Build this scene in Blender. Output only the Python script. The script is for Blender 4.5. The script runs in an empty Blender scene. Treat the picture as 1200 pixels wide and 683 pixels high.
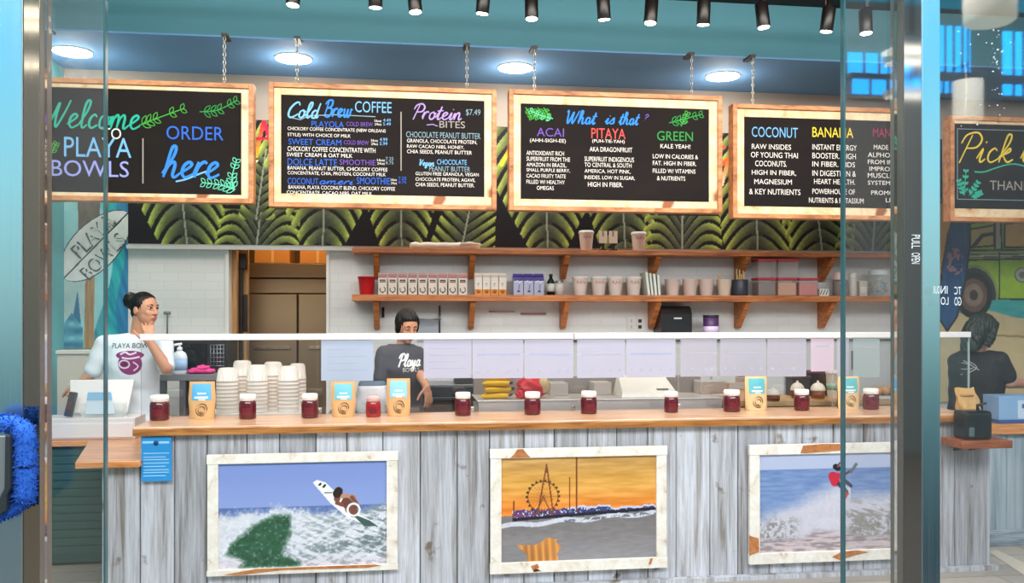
import bpy, bmesh, math, random
import numpy as np
from mathutils import Vector, Matrix
from mathutils.bvhtree import BVHTree

scene = bpy.context.scene
COL = scene.collection
rnd = random.Random(7)

# ------------------------------------------------------------------ camera, world, exposure
FPX, TH, HOR, CAMZ = 1000.0, math.radians(7.3), 368.0, 1.6
cam_data = bpy.data.cameras.new('camera')
cam_data.sensor_width = 36.0
cam_data.lens = FPX * 36.0 / 1200.0
cam_data.shift_y = (HOR - 341.5) / 1200.0
cam_data.clip_start = 0.02
cam = bpy.data.objects.new('camera', cam_data)
cam.location = (0, 0, CAMZ)
cam.rotation_euler = (math.pi / 2, 0, -TH)
COL.objects.link(cam)
scene.camera = cam

scene.view_settings.view_transform = 'Standard'
scene.view_settings.look = 'None'
scene.view_settings.gamma = 1.0
scene.view_settings.use_curve_mapping = False
scene.view_settings.exposure = 0.25


def lin(h):
    """sRGB hex or 0..255 triple -> linear rgb"""
    if isinstance(h, str):
        h = h.lstrip('#')
        h = [int(h[i:i + 2], 16) for i in (0, 2, 4)]
    out = []
    for c in h[:3]:
        c = c / 255.0
        out.append(c / 12.92 if c <= 0.04045 else ((c + 0.055) / 1.055) ** 2.4)
    return out


world = bpy.data.worlds.new('sky')
scene.world = world
world.use_nodes = True
wn = world.node_tree
wn.nodes.clear()
w_out = wn.nodes.new('ShaderNodeOutputWorld')
w_bg = wn.nodes.new('ShaderNodeBackground')
w_bg.inputs['Strength'].default_value = 1.1
w_tc = wn.nodes.new('ShaderNodeTexCoord')
w_sep = wn.nodes.new('ShaderNodeSeparateXYZ')
w_map = wn.nodes.new('ShaderNodeMapRange')
w_map.inputs['From Min'].default_value = -0.4
w_map.inputs['From Max'].default_value = 0.6
w_ramp = wn.nodes.new('ShaderNodeValToRGB')
cr = w_ramp.color_ramp
cr.elements[0].position = 0.0
cr.elements[0].color = (*lin('16272f'), 1)
cr.elements[1].position = 1.0
cr.elements[1].color = (*lin('b9d9f5'), 1)
for p, c in ((0.22, '1c3a44'), (0.33, '587e80'), (0.43, 'a0c4c0'), (0.55, 'a2e0e6'), (0.68, '58cdf7'), (0.8, '6fcbf5')):
    e = cr.elements.new(p)
    e.color = (*lin(c), 1)
wn.links.new(w_tc.outputs['Generated'], w_sep.inputs[0])
wn.links.new(w_sep.outputs['Z'], w_map.inputs['Value'])
wn.links.new(w_map.outputs[0], w_ramp.inputs['Fac'])
wn.links.new(w_ramp.outputs['Color'], w_bg.inputs['Color'])
wn.links.new(w_bg.outputs[0], w_out.inputs['Surface'])


def lamp(name, kind, loc, energy, color=(1, 1, 1), aim=None, **kw):
    l = bpy.data.lights.new(name, kind)
    l.energy = energy
    l.color = color
    for k, v in kw.items():
        setattr(l, k, v)
    o = bpy.data.objects.new(name, l)
    o.location = loc
    d = Vector(aim) - Vector(loc) if aim is not None else Vector((0, 0, -1))
    o.rotation_euler = d.to_track_quat('-Z', 'Y').to_euler()
    COL.objects.link(o)
    return o


# unseen fill lamps added to brighten the counter front, shelves and shop
lamp('corridor_fill_light', 'AREA', (0.6, 0.2, 4.4), 380, (1.0, 0.95, 0.90), aim=(0.8, 5.0, 0.9), shape='RECTANGLE', size=9.0, size_y=1.6)
lamp('shop_fill_light', 'AREA', (0.9, 4.6, 4.0), 190, (1.0, 0.92, 0.83), aim=(0.9, 6.6, 1.6), shape='RECTANGLE', size=6.5, size_y=0.8)

lamp('facade_fill_light', 'AREA', (1.0, -3.2, 4.9), 480, (1.0, 0.97, 0.93), aim=(1.0, -5.6, 1.0), shape='RECTANGLE', size=9.0, size_y=2.0)  # unseen lamp added to brighten the facade that the steel mirrors

# ------------------------------------------------------------------ geometry from the camera model
ST, CT = math.sin(TH), math.cos(TH)


def W(px, py, D):
    u = (px - 600.0) / FPX
    v = (HOR - py) / FPX
    t = D / (CT - u * ST)
    return Vector((t * (ST + u * CT), D, CAMZ + t * v))


def X(px, D):
    return W(px, 0, D).x


def Z(py, px, D):
    return W(px, py, D).z


def S(px, D):
    return FPX * (CT - (px - 600.0) / FPX * ST) / D


# ------------------------------------------------------------------ materials
MATS = {}


def nt(name):
    m = bpy.data.materials.new(name)
    m.use_nodes = True
    t = m.node_tree
    b = t.nodes['Principled BSDF']
    return m, t, b


def M(hexc, rough=0.5, metal=0.0, spec=0.5, emit=None, strength=0.0, alpha=None, trans=None, coat=0.0):
    key = (str(hexc), rough, metal, spec, str(emit), strength, trans, coat)
    if key in MATS:
        return MATS[key]
    m, t, b = nt('mat_' + str(len(MATS)))
    c = lin(hexc) if isinstance(hexc, str) else list(hexc)
    b.inputs['Base Color'].default_value = (*c, 1)
    b.inputs['Roughness'].default_value = rough
    b.inputs['Metallic'].default_value = metal
    b.inputs['Specular IOR Level'].default_value = spec
    if coat:
        b.inputs['Coat Weight'].default_value = coat
        b.inputs['Coat Roughness'].default_value = 0.12
    if emit is not None:
        b.inputs['Emission Color'].default_value = (*lin(emit), 1)
        b.inputs['Emission Strength'].default_value = strength
    if trans:
        b.inputs['Transmission Weight'].default_value = trans
    # faint surface grain so that nothing is perfectly flat
    if emit is None and not trans:
        no = t.nodes.new('ShaderNodeTexNoise')
        no.inputs['Scale'].default_value = 35.0
        no.inputs['Detail'].default_value = 3.0
        mx = t.nodes.new('ShaderNodeMix')
        mx.data_type = 'RGBA'
        mx.blend_type = 'MULTIPLY'
        mx.inputs['Factor'].default_value = 0.10
        mx.inputs['A'].default_value = (*c, 1)
        t.links.new(no.outputs['Color'], mx.inputs['B'])
        t.links.new(mx.outputs['Result'], b.inputs['Base Color'])
    MATS[key] = m
    return m


def emission(name, hexc, strength):
    m = bpy.data.materials.new(name)
    m.use_nodes = True
    t = m.node_tree
    t.nodes.clear()
    o = t.nodes.new('ShaderNodeOutputMaterial')
    e = t.nodes.new('ShaderNodeEmission')
    e.inputs['Color'].default_value = (*lin(hexc), 1)
    e.inputs['Strength'].default_value = strength
    t.links.new(e.outputs[0], o.inputs['Surface'])
    return m


def wood(name, stops, scale=(2, 2, 30), rough=0.45, coat=0.0, noise=4.0, bump=0.15, blot=None, tint=False, fine=0.0):
    """streaky wood: noise squeezed across the grain; scale is per object axis"""
    m, t, b = nt(name)
    N, L = t.nodes.new, t.links.new
    tc = N('ShaderNodeTexCoord')
    mp = N('ShaderNodeMapping')
    mp.inputs['Scale'].default_value = scale
    L(tc.outputs['Object'], mp.inputs['Vector'])
    vec = mp.outputs['Vector']
    if tint:
        va = N('ShaderNodeAttribute')
        va.attribute_name = 'tint'
        ad = N('ShaderNodeVectorMath')
        ad.operation = 'MULTIPLY_ADD'
        L(va.outputs['Color'], ad.inputs[0])
        ad.inputs[1].default_value = (37, 61, 23)
        L(vec, ad.inputs[2])
        vec = ad.outputs[0]
    no = N('ShaderNodeTexNoise')
    no.inputs['Scale'].default_value = noise
    no.inputs['Detail'].default_value = 6
    no.inputs['Roughness'].default_value = 0.62
    no.inputs['Distortion'].default_value = 0.6
    L(vec, no.inputs['Vector'])
    rp = N('ShaderNodeValToRGB')
    els = rp.color_ramp.elements
    els[0].position, els[0].color = stops[0][0], (*lin(stops[0][1]), 1)
    els[1].position, els[1].color = stops[-1][0], (*lin(stops[-1][1]), 1)
    for p, c in stops[1:-1]:
        e = els.new(p)
        e.color = (*lin(c), 1)
    L(no.outputs['Fac'], rp.inputs['Fac'])
    col = rp.outputs['Color']
    if blot:
        hx, thr, bs = blot
        n2 = N('ShaderNodeTexNoise')
        n2.inputs['Scale'].default_value = bs
        n2.inputs['Detail'].default_value = 4
        L(tc.outputs['Object'], n2.inputs['Vector'])
        r2 = N('ShaderNodeValToRGB')
        r2.color_ramp.elements[0].position = thr
        r2.color_ramp.elements[0].color = (0, 0, 0, 1)
        r2.color_ramp.elements[1].position = thr + 0.07
        r2.color_ramp.elements[1].color = (1, 1, 1, 1)
        L(n2.outputs['Fac'], r2.inputs['Fac'])
        mx = N('ShaderNodeMix')
        mx.data_type = 'RGBA'
        L(r2.outputs['Color'], mx.inputs['Factor'])
        L(col, mx.inputs['A'])
        mx.inputs['B'].default_value = (*lin(hx), 1)
        col = mx.outputs['Result']
    if tint:
        hv = N('ShaderNodeHueSaturation')
        sp = N('ShaderNodeSeparateColor')
        L(va.outputs['Color'], sp.inputs[0])
        mr = N('ShaderNodeMapRange')
        mr.inputs['To Min'].default_value = 0.72
        mr.inputs['To Max'].default_value = 1.12
        L(sp.outputs[0], mr.inputs['Value'])
        L(mr.outputs[0], hv.inputs['Value'])
        L(col, hv.inputs['Color'])
        col = hv.outputs['Color']
    if fine:
        m3 = N('ShaderNodeMapping')
        m3.inputs['Scale'].default_value = (90, 90, 3.5)
        L(vec if tint else tc.outputs['Object'], m3.inputs['Vector'])
        if tint:
            m3.inputs['Scale'].default_value = (8, 8, 5)
        n3 = N('ShaderNodeTexNoise')
        n3.inputs['Scale'].default_value = 1.0
        n3.inputs['Detail'].default_value = 6
        n3.inputs['Roughness'].default_value = .7
        L(m3.outputs[0], n3.inputs['Vector'])
        r3 = N('ShaderNodeValToRGB')
        r3.color_ramp.elements[0].position = .36
        r3.color_ramp.elements[0].color = (*lin('8f8075'), 1)
        r3.color_ramp.elements[1].position = .56
        r3.color_ramp.elements[1].color = (1, 1, 1, 1)
        L(n3.outputs['Fac'], r3.inputs['Fac'])
        m4 = N('ShaderNodeMix')
        m4.data_type = 'RGBA'
        m4.blend_type = 'MULTIPLY'
        m4.inputs['Factor'].default_value = fine
        L(col, m4.inputs['A'])
        L(r3.outputs['Color'], m4.inputs['B'])
        col = m4.outputs['Result']
    L(col, b.inputs['Base Color'])
    b.inputs['Roughness'].default_value = rough
    if coat:
        b.inputs['Coat Weight'].default_value = coat
        b.inputs['Coat Roughness'].default_value = 0.15
    if bump:
        bp = N('ShaderNodeBump')
        bp.inputs['Strength'].default_value = bump
        bp.inputs['Distance'].default_value = 0.01
        L(no.outputs['Fac'], bp.inputs['Height'])
        L(bp.outputs[0], b.inputs['Normal'])
    return m


def attr_mat(name, rough=0.5, spec=0.4):
    """a printed or painted surface: its artwork is carried per corner"""
    m, t, b = nt(name)
    a = t.nodes.new('ShaderNodeAttribute')
    a.attribute_name = 'print'
    t.links.new(a.outputs['Color'], b.inputs['Base Color'])
    b.inputs['Roughness'].default_value = rough
    b.inputs['Specular IOR Level'].default_value = spec
    return m


def pane_mat(name, refl, tint='ffffff', rough=0.02):
    m = bpy.data.materials.new(name)
    m.use_nodes = True
    t = m.node_tree
    t.nodes.clear()
    N, L = t.nodes.new, t.links.new
    o = N('ShaderNodeOutputMaterial')
    mix = N('ShaderNodeMixShader')
    tr = N('ShaderNodeBsdfTransparent')
    tr.inputs['Color'].default_value = (*lin(tint), 1)
    gl = N('ShaderNodeBsdfGlossy')
    gl.inputs['Roughness'].default_value = rough
    lw = N('ShaderNodeLayerWeight')
    lw.inputs['Blend'].default_value = 0.3
    mr = N('ShaderNodeMapRange')
    mr.inputs['To Min'].default_value = refl
    mr.inputs['To Max'].default_value = 0.75
    L(lw.outputs['Fresnel'], mr.inputs['Value'])
    L(mr.outputs[0], mix.inputs['Fac'])
    L(tr.outputs[0], mix.inputs[1])
    L(gl.outputs[0], mix.inputs[2])
    L(mix.outputs[0], o.inputs['Surface'])
    return m


def paper_mat(name, hexc, through=0.35):
    m = bpy.data.materials.new(name)
    m.use_nodes = True
    t = m.node_tree
    t.nodes.clear()
    N, L = t.nodes.new, t.links.new
    o = N('ShaderNodeOutputMaterial')
    mix = N('ShaderNodeMixShader')
    mix.inputs['Fac'].default_value = through
    d = N('ShaderNodeBsdfDiffuse')
    d.inputs['Color'].default_value = (*lin(hexc), 1)
    tl = N('ShaderNodeBsdfTranslucent')
    tl.inputs['Color'].default_value = (*lin(hexc), 1)
    L(d.outputs[0], mix.inputs[1])
    L(tl.outputs[0], mix.inputs[2])
    L(mix.outputs[0], o.inputs['Surface'])
    return m


def clear_plastic(name, hexc, opac, rough=0.15):
    """thin clear plastic: mostly transparent, some milky diffuse, a gloss"""
    m = bpy.data.materials.new(name)
    m.use_nodes = True
    t = m.node_tree
    t.nodes.clear()
    N, L = t.nodes.new, t.links.new
    o = N('ShaderNodeOutputMaterial')
    mix = N('ShaderNodeMixShader')
    mix.inputs['Fac'].default_value = opac
    tr = N('ShaderNodeBsdfTransparent')
    b = N('ShaderNodeBsdfPrincipled')
    b.inputs['Base Color'].default_value = (*lin(hexc), 1)
    b.inputs['Roughness'].default_value = rough
    L(tr.outputs[0], mix.inputs[1])
    L(b.outputs[0], mix.inputs[2])
    L(mix.outputs[0], o.inputs['Surface'])
    return m


def steel(name, hexc, rough, streak=0.06, axis='Z'):
    m, t, b = nt(name)
    N, L = t.nodes.new, t.links.new
    tc = N('ShaderNodeTexCoord')
    mp = N('ShaderNodeMapping')
    mp.inputs['Scale'].default_value = {'Z': (60, 60, 1.2), 'X': (1.5, 60, 90)}[axis]
    L(tc.outputs['Object'], mp.inputs['Vector'])
    no = N('ShaderNodeTexNoise')
    no.inputs['Scale'].default_value = 3
    no.inputs['Detail'].default_value = 4
    L(mp.outputs[0], no.inputs['Vector'])
    mr = N('ShaderNodeMapRange')
    mr.inputs['To Min'].default_value = max(0.02, rough - streak)
    mr.inputs['To Max'].default_value = rough + streak
    L(no.outputs['Fac'], mr.inputs['Value'])
    L(mr.outputs[0], b.inputs['Roughness'])
    b.inputs['Base Color'].default_value = (*lin(hexc), 1)
    b.inputs['Metallic'].default_value = 1.0
    return m


# ------------------------------------------------------------------ mesh builder
class MB:
    def __init__(s):
        s.v, s.f, s.mi, s.mats, s.col, s.smooth = [], [], [], [], [], []

    def slot(s, mat):
        if mat not in s.mats:
            s.mats.append(mat)
        return s.mats.index(mat)

    def add(s, verts, faces, mat=None, col=None, smooth=False):
        k = len(s.v)
        s.v += [Vector(p) for p in verts]
        i = s.slot(mat)
        for f in faces:
            s.f.append([k + q for q in f])
            s.mi.append(i)
            s.col.append(col)
            s.smooth.append(smooth)
        return s

    def box(s, lo, hi, mat=None, col=None, rot=None, piv=None):
        (x0, y0, z0), (x1, y1, z1) = lo, hi
        vs = [Vector(p) for p in ((x0, y0, z0), (x1, y0, z0), (x1, y1, z0), (x0, y1, z0), (x0, y0, z1), (x1, y0, z1), (x1, y1, z1), (x0, y1, z1))]
        if rot is not None:
            pv = Vector(piv) if piv is not None else (Vector(lo) + Vector(hi)) / 2
            vs = [rot @ (p - pv) + pv for p in vs]
        return s.add(vs, [(0, 3, 2, 1), (4, 5, 6, 7), (0, 1, 5, 4), (1, 2, 6, 5), (2, 3, 7, 6), (3, 0, 4, 7)], mat, col)

    def pbox(s, px0, px1, pt, pb, D0, D1, mat=None, col=None):
        """box whose front face (at D0) covers that pixel rectangle of the photograph"""
        pm = (px0 + px1) / 2
        return s.box((X(px0, D0), D0, Z(pb, pm, D0)), (X(px1, D0), D1, Z(pt, pm, D0)), mat, col)

    def prism(s, pts, y0, y1, mat=None, col=None):
        """polygon in the x-z plane pushed from y0 to y1"""
        n = len(pts)
        vs = [(p[0], y0, p[1]) for p in pts] + [(p[0], y1, p[1]) for p in pts]
        fs = [list(range(n)), list(range(2 * n - 1, n - 1, -1))]
        fs += [(i, i + n, (i + 1) % n + n, (i + 1) % n) for i in range(n)]
        return s.add(vs, fs, mat, col)

    def flat(s, pts, y, mat=None, col=None):
        return s.add([(p[0], y, p[1]) for p in pts], [list(range(len(pts)))], mat, col)

    def tube(s, pts, radii, n=12, mat=None, col=None, cap=True, smooth=True):
        pts = [Vector(p) for p in pts]
        if not hasattr(radii, '__len__'):
            radii = [radii] * len(pts)
        vs, fs = [], []
        up = None
        for i, p in enumerate(pts):
            d = (pts[min(i + 1, len(pts) - 1)] - pts[max(i - 1, 0)])
            if d.length < 1e-9:
                d = Vector((0, 0, 1))
            d.normalize()
            if up is None:
                up = Vector((0, 0, 1)) if abs(d.z) < 0.9 else Vector((1, 0, 0))
            a = d.cross(up)
            if a.length < 1e-6:
                a = d.orthogonal()
            a.normalize()
            b = d.cross(a)
            up = -b if False else up
            for k in range(n):
                t = 2 * math.pi * k / n
                vs.append(p + (a * math.cos(t) + b * math.sin(t)) * radii[i])
        for i in range(len(pts) - 1):
            for k in range(n):
                fs.append((i * n + k, i * n + (k + 1) % n, (i + 1) * n + (k + 1) % n, (i + 1) * n + k))
        s.add(vs, fs, mat, col, smooth)
        if cap:
            k0 = len(s.v) - len(vs)
            i = s.slot(mat)
            s.f.append([k0 + k for k in range(n)][::-1]); s.mi.append(i); s.col.append(col); s.smooth.append(False)
            s.f.append([k0 + (len(pts) - 1) * n + k for k in range(n)]); s.mi.append(i); s.col.append(col); s.smooth.append(False)
        return s

    def lathe(s, prof, c, n=24, mat=None, col=None, sx=1.0, sy=1.0, smooth=True, rot=None):
        """profile of (radius, height) turned about the vertical through c"""
        c = Vector(c)
        vs, fs = [], []
        for r, h in prof:
            for k in range(n):
                t = 2 * math.pi * k / n
                p = Vector((r * math.cos(t) * sx, r * math.sin(t) * sy, h))
                vs.append((rot @ p if rot is not None else p) + c)
        for i in range(len(prof) - 1):
            for k in range(n):
                fs.append((i * n + k, i * n + (k + 1) % n, (i + 1) * n + (k + 1) % n, (i + 1) * n + k))
        if prof[0][0] > 1e-5:
            fs.append(list(range(n))[::-1])
        if prof[-1][0] > 1e-5:
            fs.append([(len(prof) - 1) * n + k for k in range(n)])
        return s.add(vs, fs, mat, col, smooth)

    def ball(s, c, r, mat=None, n=16, m=10, rot=None, col=None):
        if not hasattr(r, '__len__'):
            r = (r, r, r)
        c = Vector(c)
        vs, fs = [], []

        def P(p):
            p = Vector(p)
            return (rot @ p if rot is not None else p) + c
        vs.append(P((0, 0, -r[2])))
        for i in range(1, m):
            ph = -math.pi / 2 + math.pi * i / m
            for k in range(n):
                t = 2 * math.pi * k / n
                vs.append(P((r[0] * math.cos(ph) * math.cos(t), r[1] * math.cos(ph) * math.sin(t), r[2] * math.sin(ph))))
        vs.append(P((0, 0, r[2])))
        for k in range(n):
            fs.append((0, 1 + (k + 1) % n, 1 + k))
            fs.append((len(vs) - 1, 1 + (m - 2) * n + k, 1 + (m - 2) * n + (k + 1) % n))
        for i in range(m - 2):
            for k in range(n):
                fs.append((1 + i * n + k, 1 + i * n + (k + 1) % n, 1 + (i + 1) * n + (k + 1) % n, 1 + (i + 1) * n + k))
        return s.add(vs, fs, mat, col, True)

    def ribbon(s, pts, w, y, mat=None, col=None):
        """flat stroke of width w in the x-z plane at depth y; w may taper"""
        n = len(pts)
        if not hasattr(w, '__len__'):
            w = [w] * n
        vs = []
        for i in range(n):
            a, b = Vector(pts[max(i - 1, 0)]), Vector(pts[min(i + 1, n - 1)])
            d = b - a
            if d.length < 1e-9:
                d = Vector((1, 0))
            d.normalize()
            nn = Vector((-d.y, d.x))
            p = Vector(pts[i])
            q0, q1 = p + nn * w[i] / 2, p - nn * w[i] / 2
            yy = y - i * 1e-5          # a stroke lies on top of where it crosses itself
            vs += [(q0.x, yy, q0.y), (q1.x, yy, q1.y)]
        return s.add(vs, [(2 * i, 2 * i + 1, 2 * i + 3, 2 * i + 2) for i in range(n - 1)], mat, col)

    def merge(s, o):
        k = len(s.v)
        s.v += o.v
        for f, mi, c, sm in zip(o.f, o.mi, o.col, o.smooth):
            s.f.append([k + q for q in f])
            s.mi.append(s.slot(o.mats[mi]))
            s.col.append(c)
            s.smooth.append(sm)
        return s

    def mesh(s, name, off=(0, 0, 0)):
        off = Vector(off)
        me = bpy.data.meshes.new(name)
        me.from_pydata([tuple(p - off) for p in s.v], [], s.f)
        for m in s.mats:
            me.materials.append(m)
        me.polygons.foreach_set('material_index', s.mi)
        me.polygons.foreach_set('use_smooth', s.smooth)
        if any(c is not None for c in s.col):
            for nm in ('print', 'tint'):
                at = me.color_attributes.new(nm, 'FLOAT_COLOR', 'CORNER')
                buf = []
                for p, c in zip(me.polygons, s.col):
                    if c is None:
                        c = (0.5, 0.5, 0.5)
                    if hasattr(c[0], '__len__'):
                        for q in c:
                            buf += [*q, 1.0]
                    else:
                        buf += [*c, 1.0] * p.loop_total
                at.data.foreach_set('color', buf)
        me.update()
        return me


def root_loc(p):
    while p.parent:
        p = p.parent
    return p.location


def obj(name, mb, parent=None, loc=None, bevel=0.0, seg=2):
    off = root_loc(parent) if parent is not None else Vector(loc or (0, 0, 0))
    me = mb.mesh(name, off) if isinstance(mb, MB) else mb
    o = bpy.data.objects.new(name, me)
    if parent is not None:
        o.parent = parent
    else:
        o.location = off
    COL.objects.link(o)
    if bevel:
        b = o.modifiers.new('bevel', 'BEVEL')
        b.width = bevel
        b.segments = seg
        b.limit_method = 'ANGLE'
        b.angle_limit = math.radians(40)
    return o


def tag(o, label=None, cat=None, group=None, kind=None):
    if label:
        o['label'] = label
    if cat:
        o['category'] = cat
    if group:
        o['group'] = group
    if kind:
        o['kind'] = kind
    return o


def thing(name, label, cat, loc, group=None):
    o = bpy.data.objects.new(name, None)
    o.empty_display_size = 0.05
    o.location = loc
    COL.objects.link(o)
    return tag(o, label, cat, group)


def dup(root, loc, label=None, group=None, rz=None, scale=None):
    r = root.copy()
    COL.objects.link(r)
    r.location = loc
    if rz is not None:
        r.rotation_euler = (0, 0, rz)
    if scale is not None:
        r.scale = scale
    tag(r, label, None, group)
    for ch in list(root.children):
        c = ch.copy()
        COL.objects.link(c)
        c.parent = r
        for g in list(ch.children):
            d = g.copy()
            COL.objects.link(d)
            d.parent = c
    return r


def struct(name, mb, parent=None, bevel=0.0):
    o = obj(name, mb, parent, bevel=bevel)
    if parent is None:
        o['kind'] = 'structure'
    return o


# ------------------------------------------------------------------ lettering
def smooth_line(pts, n=6):
    pts = [Vector(p) for p in pts]
    if len(pts) < 3:
        return pts
    out = []
    for i in range(len(pts) - 1):
        p0, p1, p2, p3 = pts[max(i - 1, 0)], pts[i], pts[i + 1], pts[min(i + 2, len(pts) - 1)]
        for k in range(n):
            t = k / n
            out.append(0.5 * ((2 * p1) + (p2 - p0) * t + (2 * p0 - 5 * p1 + 4 * p2 - p3) * t * t + (3 * p1 - p0 - 3 * p2 + p3) * t ** 3))
    out.append(pts[-1])
    return out


GLY = {
    'e': (.42, [[(0, .12), (.2, .28), (.3, .42), (.2, .5), (.08, .38), (.07, .15), (.2, 0), (.42, .12)]]),
    'l': (.30, [[(0, .12), (.2, .6), (.24, .95), (.14, 1.0), (.08, .75), (.1, .15), (.18, 0), (.3, .12)]]),
    'c': (.38, [[(.3, .4), (.2, .5), (.08, .35), (.08, .12), (.2, 0), (.38, .12)]]),
    'o': (.42, [[(.22, .5), (.08, .38), (.08, .1), (.2, 0), (.33, .12), (.33, .38), (.22, .5), (.3, .4), (.42, .42)]]),
    'm': (.72, [[(0, .12), (.06, .45), (.1, 0)], [(.1, 0), (.13, .35), (.24, .5), (.3, .38), (.31, 0)], [(.31, 0), (.35, .35), (.46, .5), (.53, .38), (.54, .08), (.6, 0), (.72, .12)]]),
    'n': (.52, [[(0, .12), (.06, .45), (.1, 0)], [(.1, 0), (.14, .35), (.26, .5), (.33, .38), (.34, .08), (.4, 0), (.52, .12)]]),
    'h': (.52, [[(0, .12), (.2, .65), (.22, .95), (.12, 1), (.08, .75), (.06, 0)], [(.06, 0), (.12, .35), (.25, .5), (.32, .38), (.32, .08), (.4, 0), (.52, .12)]]),
    'r': (.36, [[(0, .12), (.08, .5), (.07, .25), (.06, 0)], [(.065, .22), (.13, .42), (.24, .52), (.33, .45)]]),
    'd': (.46, [[(.32, .42), (.2, .5), (.08, .36), (.08, .1), (.18, 0), (.3, .12), (.38, .98)], [(.37, .9), (.33, .2), (.36, .02), (.46, .12)]]),
    'a': (.46, [[(.32, .42), (.2, .5), (.08, .36), (.08, .1), (.18, 0), (.3, .12), (.34, .5)], [(.34, .5), (.33, .2), (.36, .02), (.46, .12)]]),
    'w': (.62, [[(0, .4), (.06, .5), (.08, .15), (.16, 0), (.28, .15), (.3, .48), (.3, .15), (.38, 0), (.5, .15), (.52, .5), (.62, .42)]]),
    't': (.34, [[(0, .12), (.16, .5), (.22, .9)], [(.2, .85), (.14, .15), (.2, 0), (.34, .12)], [(.02, .58), (.36, .62)]]),
    'i': (.26, [[(0, .12), (.12, .48), (.1, .1), (.16, 0), (.26, .12)], [(.15, .68), (.17, .74)]]),
    's': (.36, [[(0, .1), (.16, .48), (.2, .52), (.22, .3), (.26, .1), (.14, 0), (.02, .06)]]),
    'k': (.46, [[(0, .12), (.2, .65), (.22, .95), (.12, 1), (.08, .75), (.06, 0)], [(.08, .2), (.26, .5), (.3, .4), (.12, .26)], [(.12, .26), (.3, .02), (.46, .12)]]),
    'u': (.5, [[(0, .12), (.08, .5), (.08, .12), (.18, 0), (.32, .15), (.34, .5)], [(.34, .5), (.34, .12), (.4, 0), (.5, .12)]]),
    'p': (.46, [[(0, .12), (.1, .5), (.06, -.4)], [(.08, .2), (.2, .48), (.32, .4), (.3, .1), (.18, 0), (.08, .1)], [(.28, .06), (.46, .12)]]),
    'g': (.46, [[(.32, .42), (.2, .5), (.08, .36), (.08, .1), (.18, 0), (.3, .12), (.34, .5)], [(.34, .5), (.3, -.3), (.14, -.38), (.1, -.2), (.46, .12)]]),
    'y': (.46, [[(0, .12), (.06, .5), (.1, .12), (.2, .05), (.32, .5)], [(.34, .5), (.28, -.3), (.14, -.38), (.1, -.2), (.46, .12)]]),
    'W': (.95, [[(0, .85), (.1, 1), (.14, .4), (.22, 0), (.4, .5), (.5, .9), (.48, .4), (.56, 0), (.75, .5), (.88, 1.0)]]),
    'C': (.6, [[(.55, .8), (.48, .98), (.3, .95), (.08, .6), (.05, .2), (.2, 0), (.4, .08), (.6, .25)]]),
    'B': (.62, [[(.1, 0), (.22, .95)], [(.02, .75), (.2, 1.0), (.48, .98), (.46, .65), (.2, .52)], [(.2, .52), (.5, .5), (.55, .2), (.35, -.02), (.1, .05)]]),
    'P': (.6, [[(.12, -.05), (.28, .95)], [(.02, .65), (.12, .95), (.42, 1.04), (.6, .8), (.5, .52), (.2, .48)]]),
    'V': (.6, [[(0, .85), (.1, 1), (.2, .02), (.36, .5), (.52, 1.0)]]),
    '?': (.4, [[(.05, .8), (.2, 1), (.35, .8), (.2, .5), (.18, .3)], [(.15, .05), (.18, .02)]]),
    ' ': (.35, []),
}


def script(mb, s, box, D, y, mat, wpx=1.6, slant=0.25, col2=None):
    """joined chalk handwriting fitted into a pixel box (ascender to baseline)"""
    x0, x1, yt, yb = box
    strokes, cx = [], 0.0
    for ch in s:
        w, st = GLY[ch]
        for k in st:
            strokes.append([(cx + p[0] + slant * p[1], p[1]) for p in k])
        cx += w
    xs = [p[0] for k in strokes for p in k]
    a, b = min(xs), max(xs)
    pm = (x0 + x1) / 2
    sc = S(pm, D)
    for si, k in enumerate(strokes):
        line = [((X(x0 + (p[0] - a) / (b - a) * (x1 - x0), D)), Z(yb - p[1] * (yb - yt), pm, D)) for p in k]
        line = smooth_line([Vector(p) for p in line], 5)
        n = len(line)
        ws = [wpx / sc * (0.75 + 0.45 * abs(math.sin(3.1 * i / max(n - 1, 1)))) for i in range(n)]
        mb.ribbon([(p.x, p.y) for p in line], ws, y - si * 1.5e-4, mat)
    return mb


_TXT = {}


def text_geo(s):
    if s in _TXT:
        return _TXT[s]
    cu = bpy.data.curves.new('t', 'FONT')
    cu.body = s
    cu.size = 1.0
    cu.resolution_u = 3
    o = bpy.data.objects.new('t', cu)
    TSC.collection.objects.link(o)
    TSC.view_layers[0].update()
    dg = TSC.view_layers[0].depsgraph
    ev = o.evaluated_get(dg)
    me = bpy.data.meshes.new_from_object(ev)
    vs = [tuple(v.co) for v in me.vertices]
    fs = [list(p.vertices) for p in me.polygons]
    bpy.data.objects.remove(o)
    bpy.data.curves.remove(cu)
    bpy.data.meshes.remove(me)
    _TXT[s] = (vs, fs)
    return _TXT[s]


TSC = bpy.data.scenes.new('lettering_work')


def text(mb, s, box, D, y, mat, mirror=False, shear=0.0):
    """caps lettering stretched to a pixel box"""
    vs, fs = text_geo(s)
    if not vs:
        return mb
    x0, x1, yt, yb = box
    xs = [p[0] for p in vs]
    ys = [p[1] for p in vs]
    a, b, c, d = min(xs), max(xs), min(ys), max(ys)
    pm = (x0 + x1) / 2
    out = []
    for p in vs:
        tx = (p[0] - a) / max(b - a, 1e-6)
        ty = (p[1] - c) / max(d - c, 1e-6)
        if mirror:
            tx = 1 - tx
        out.append((X(x0 + (tx + shear * (ty - .5)) * (x1 - x0), D), y, Z(yb - ty * (yb - yt), pm, D)))
    return mb.add(out, fs, mat)


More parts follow.
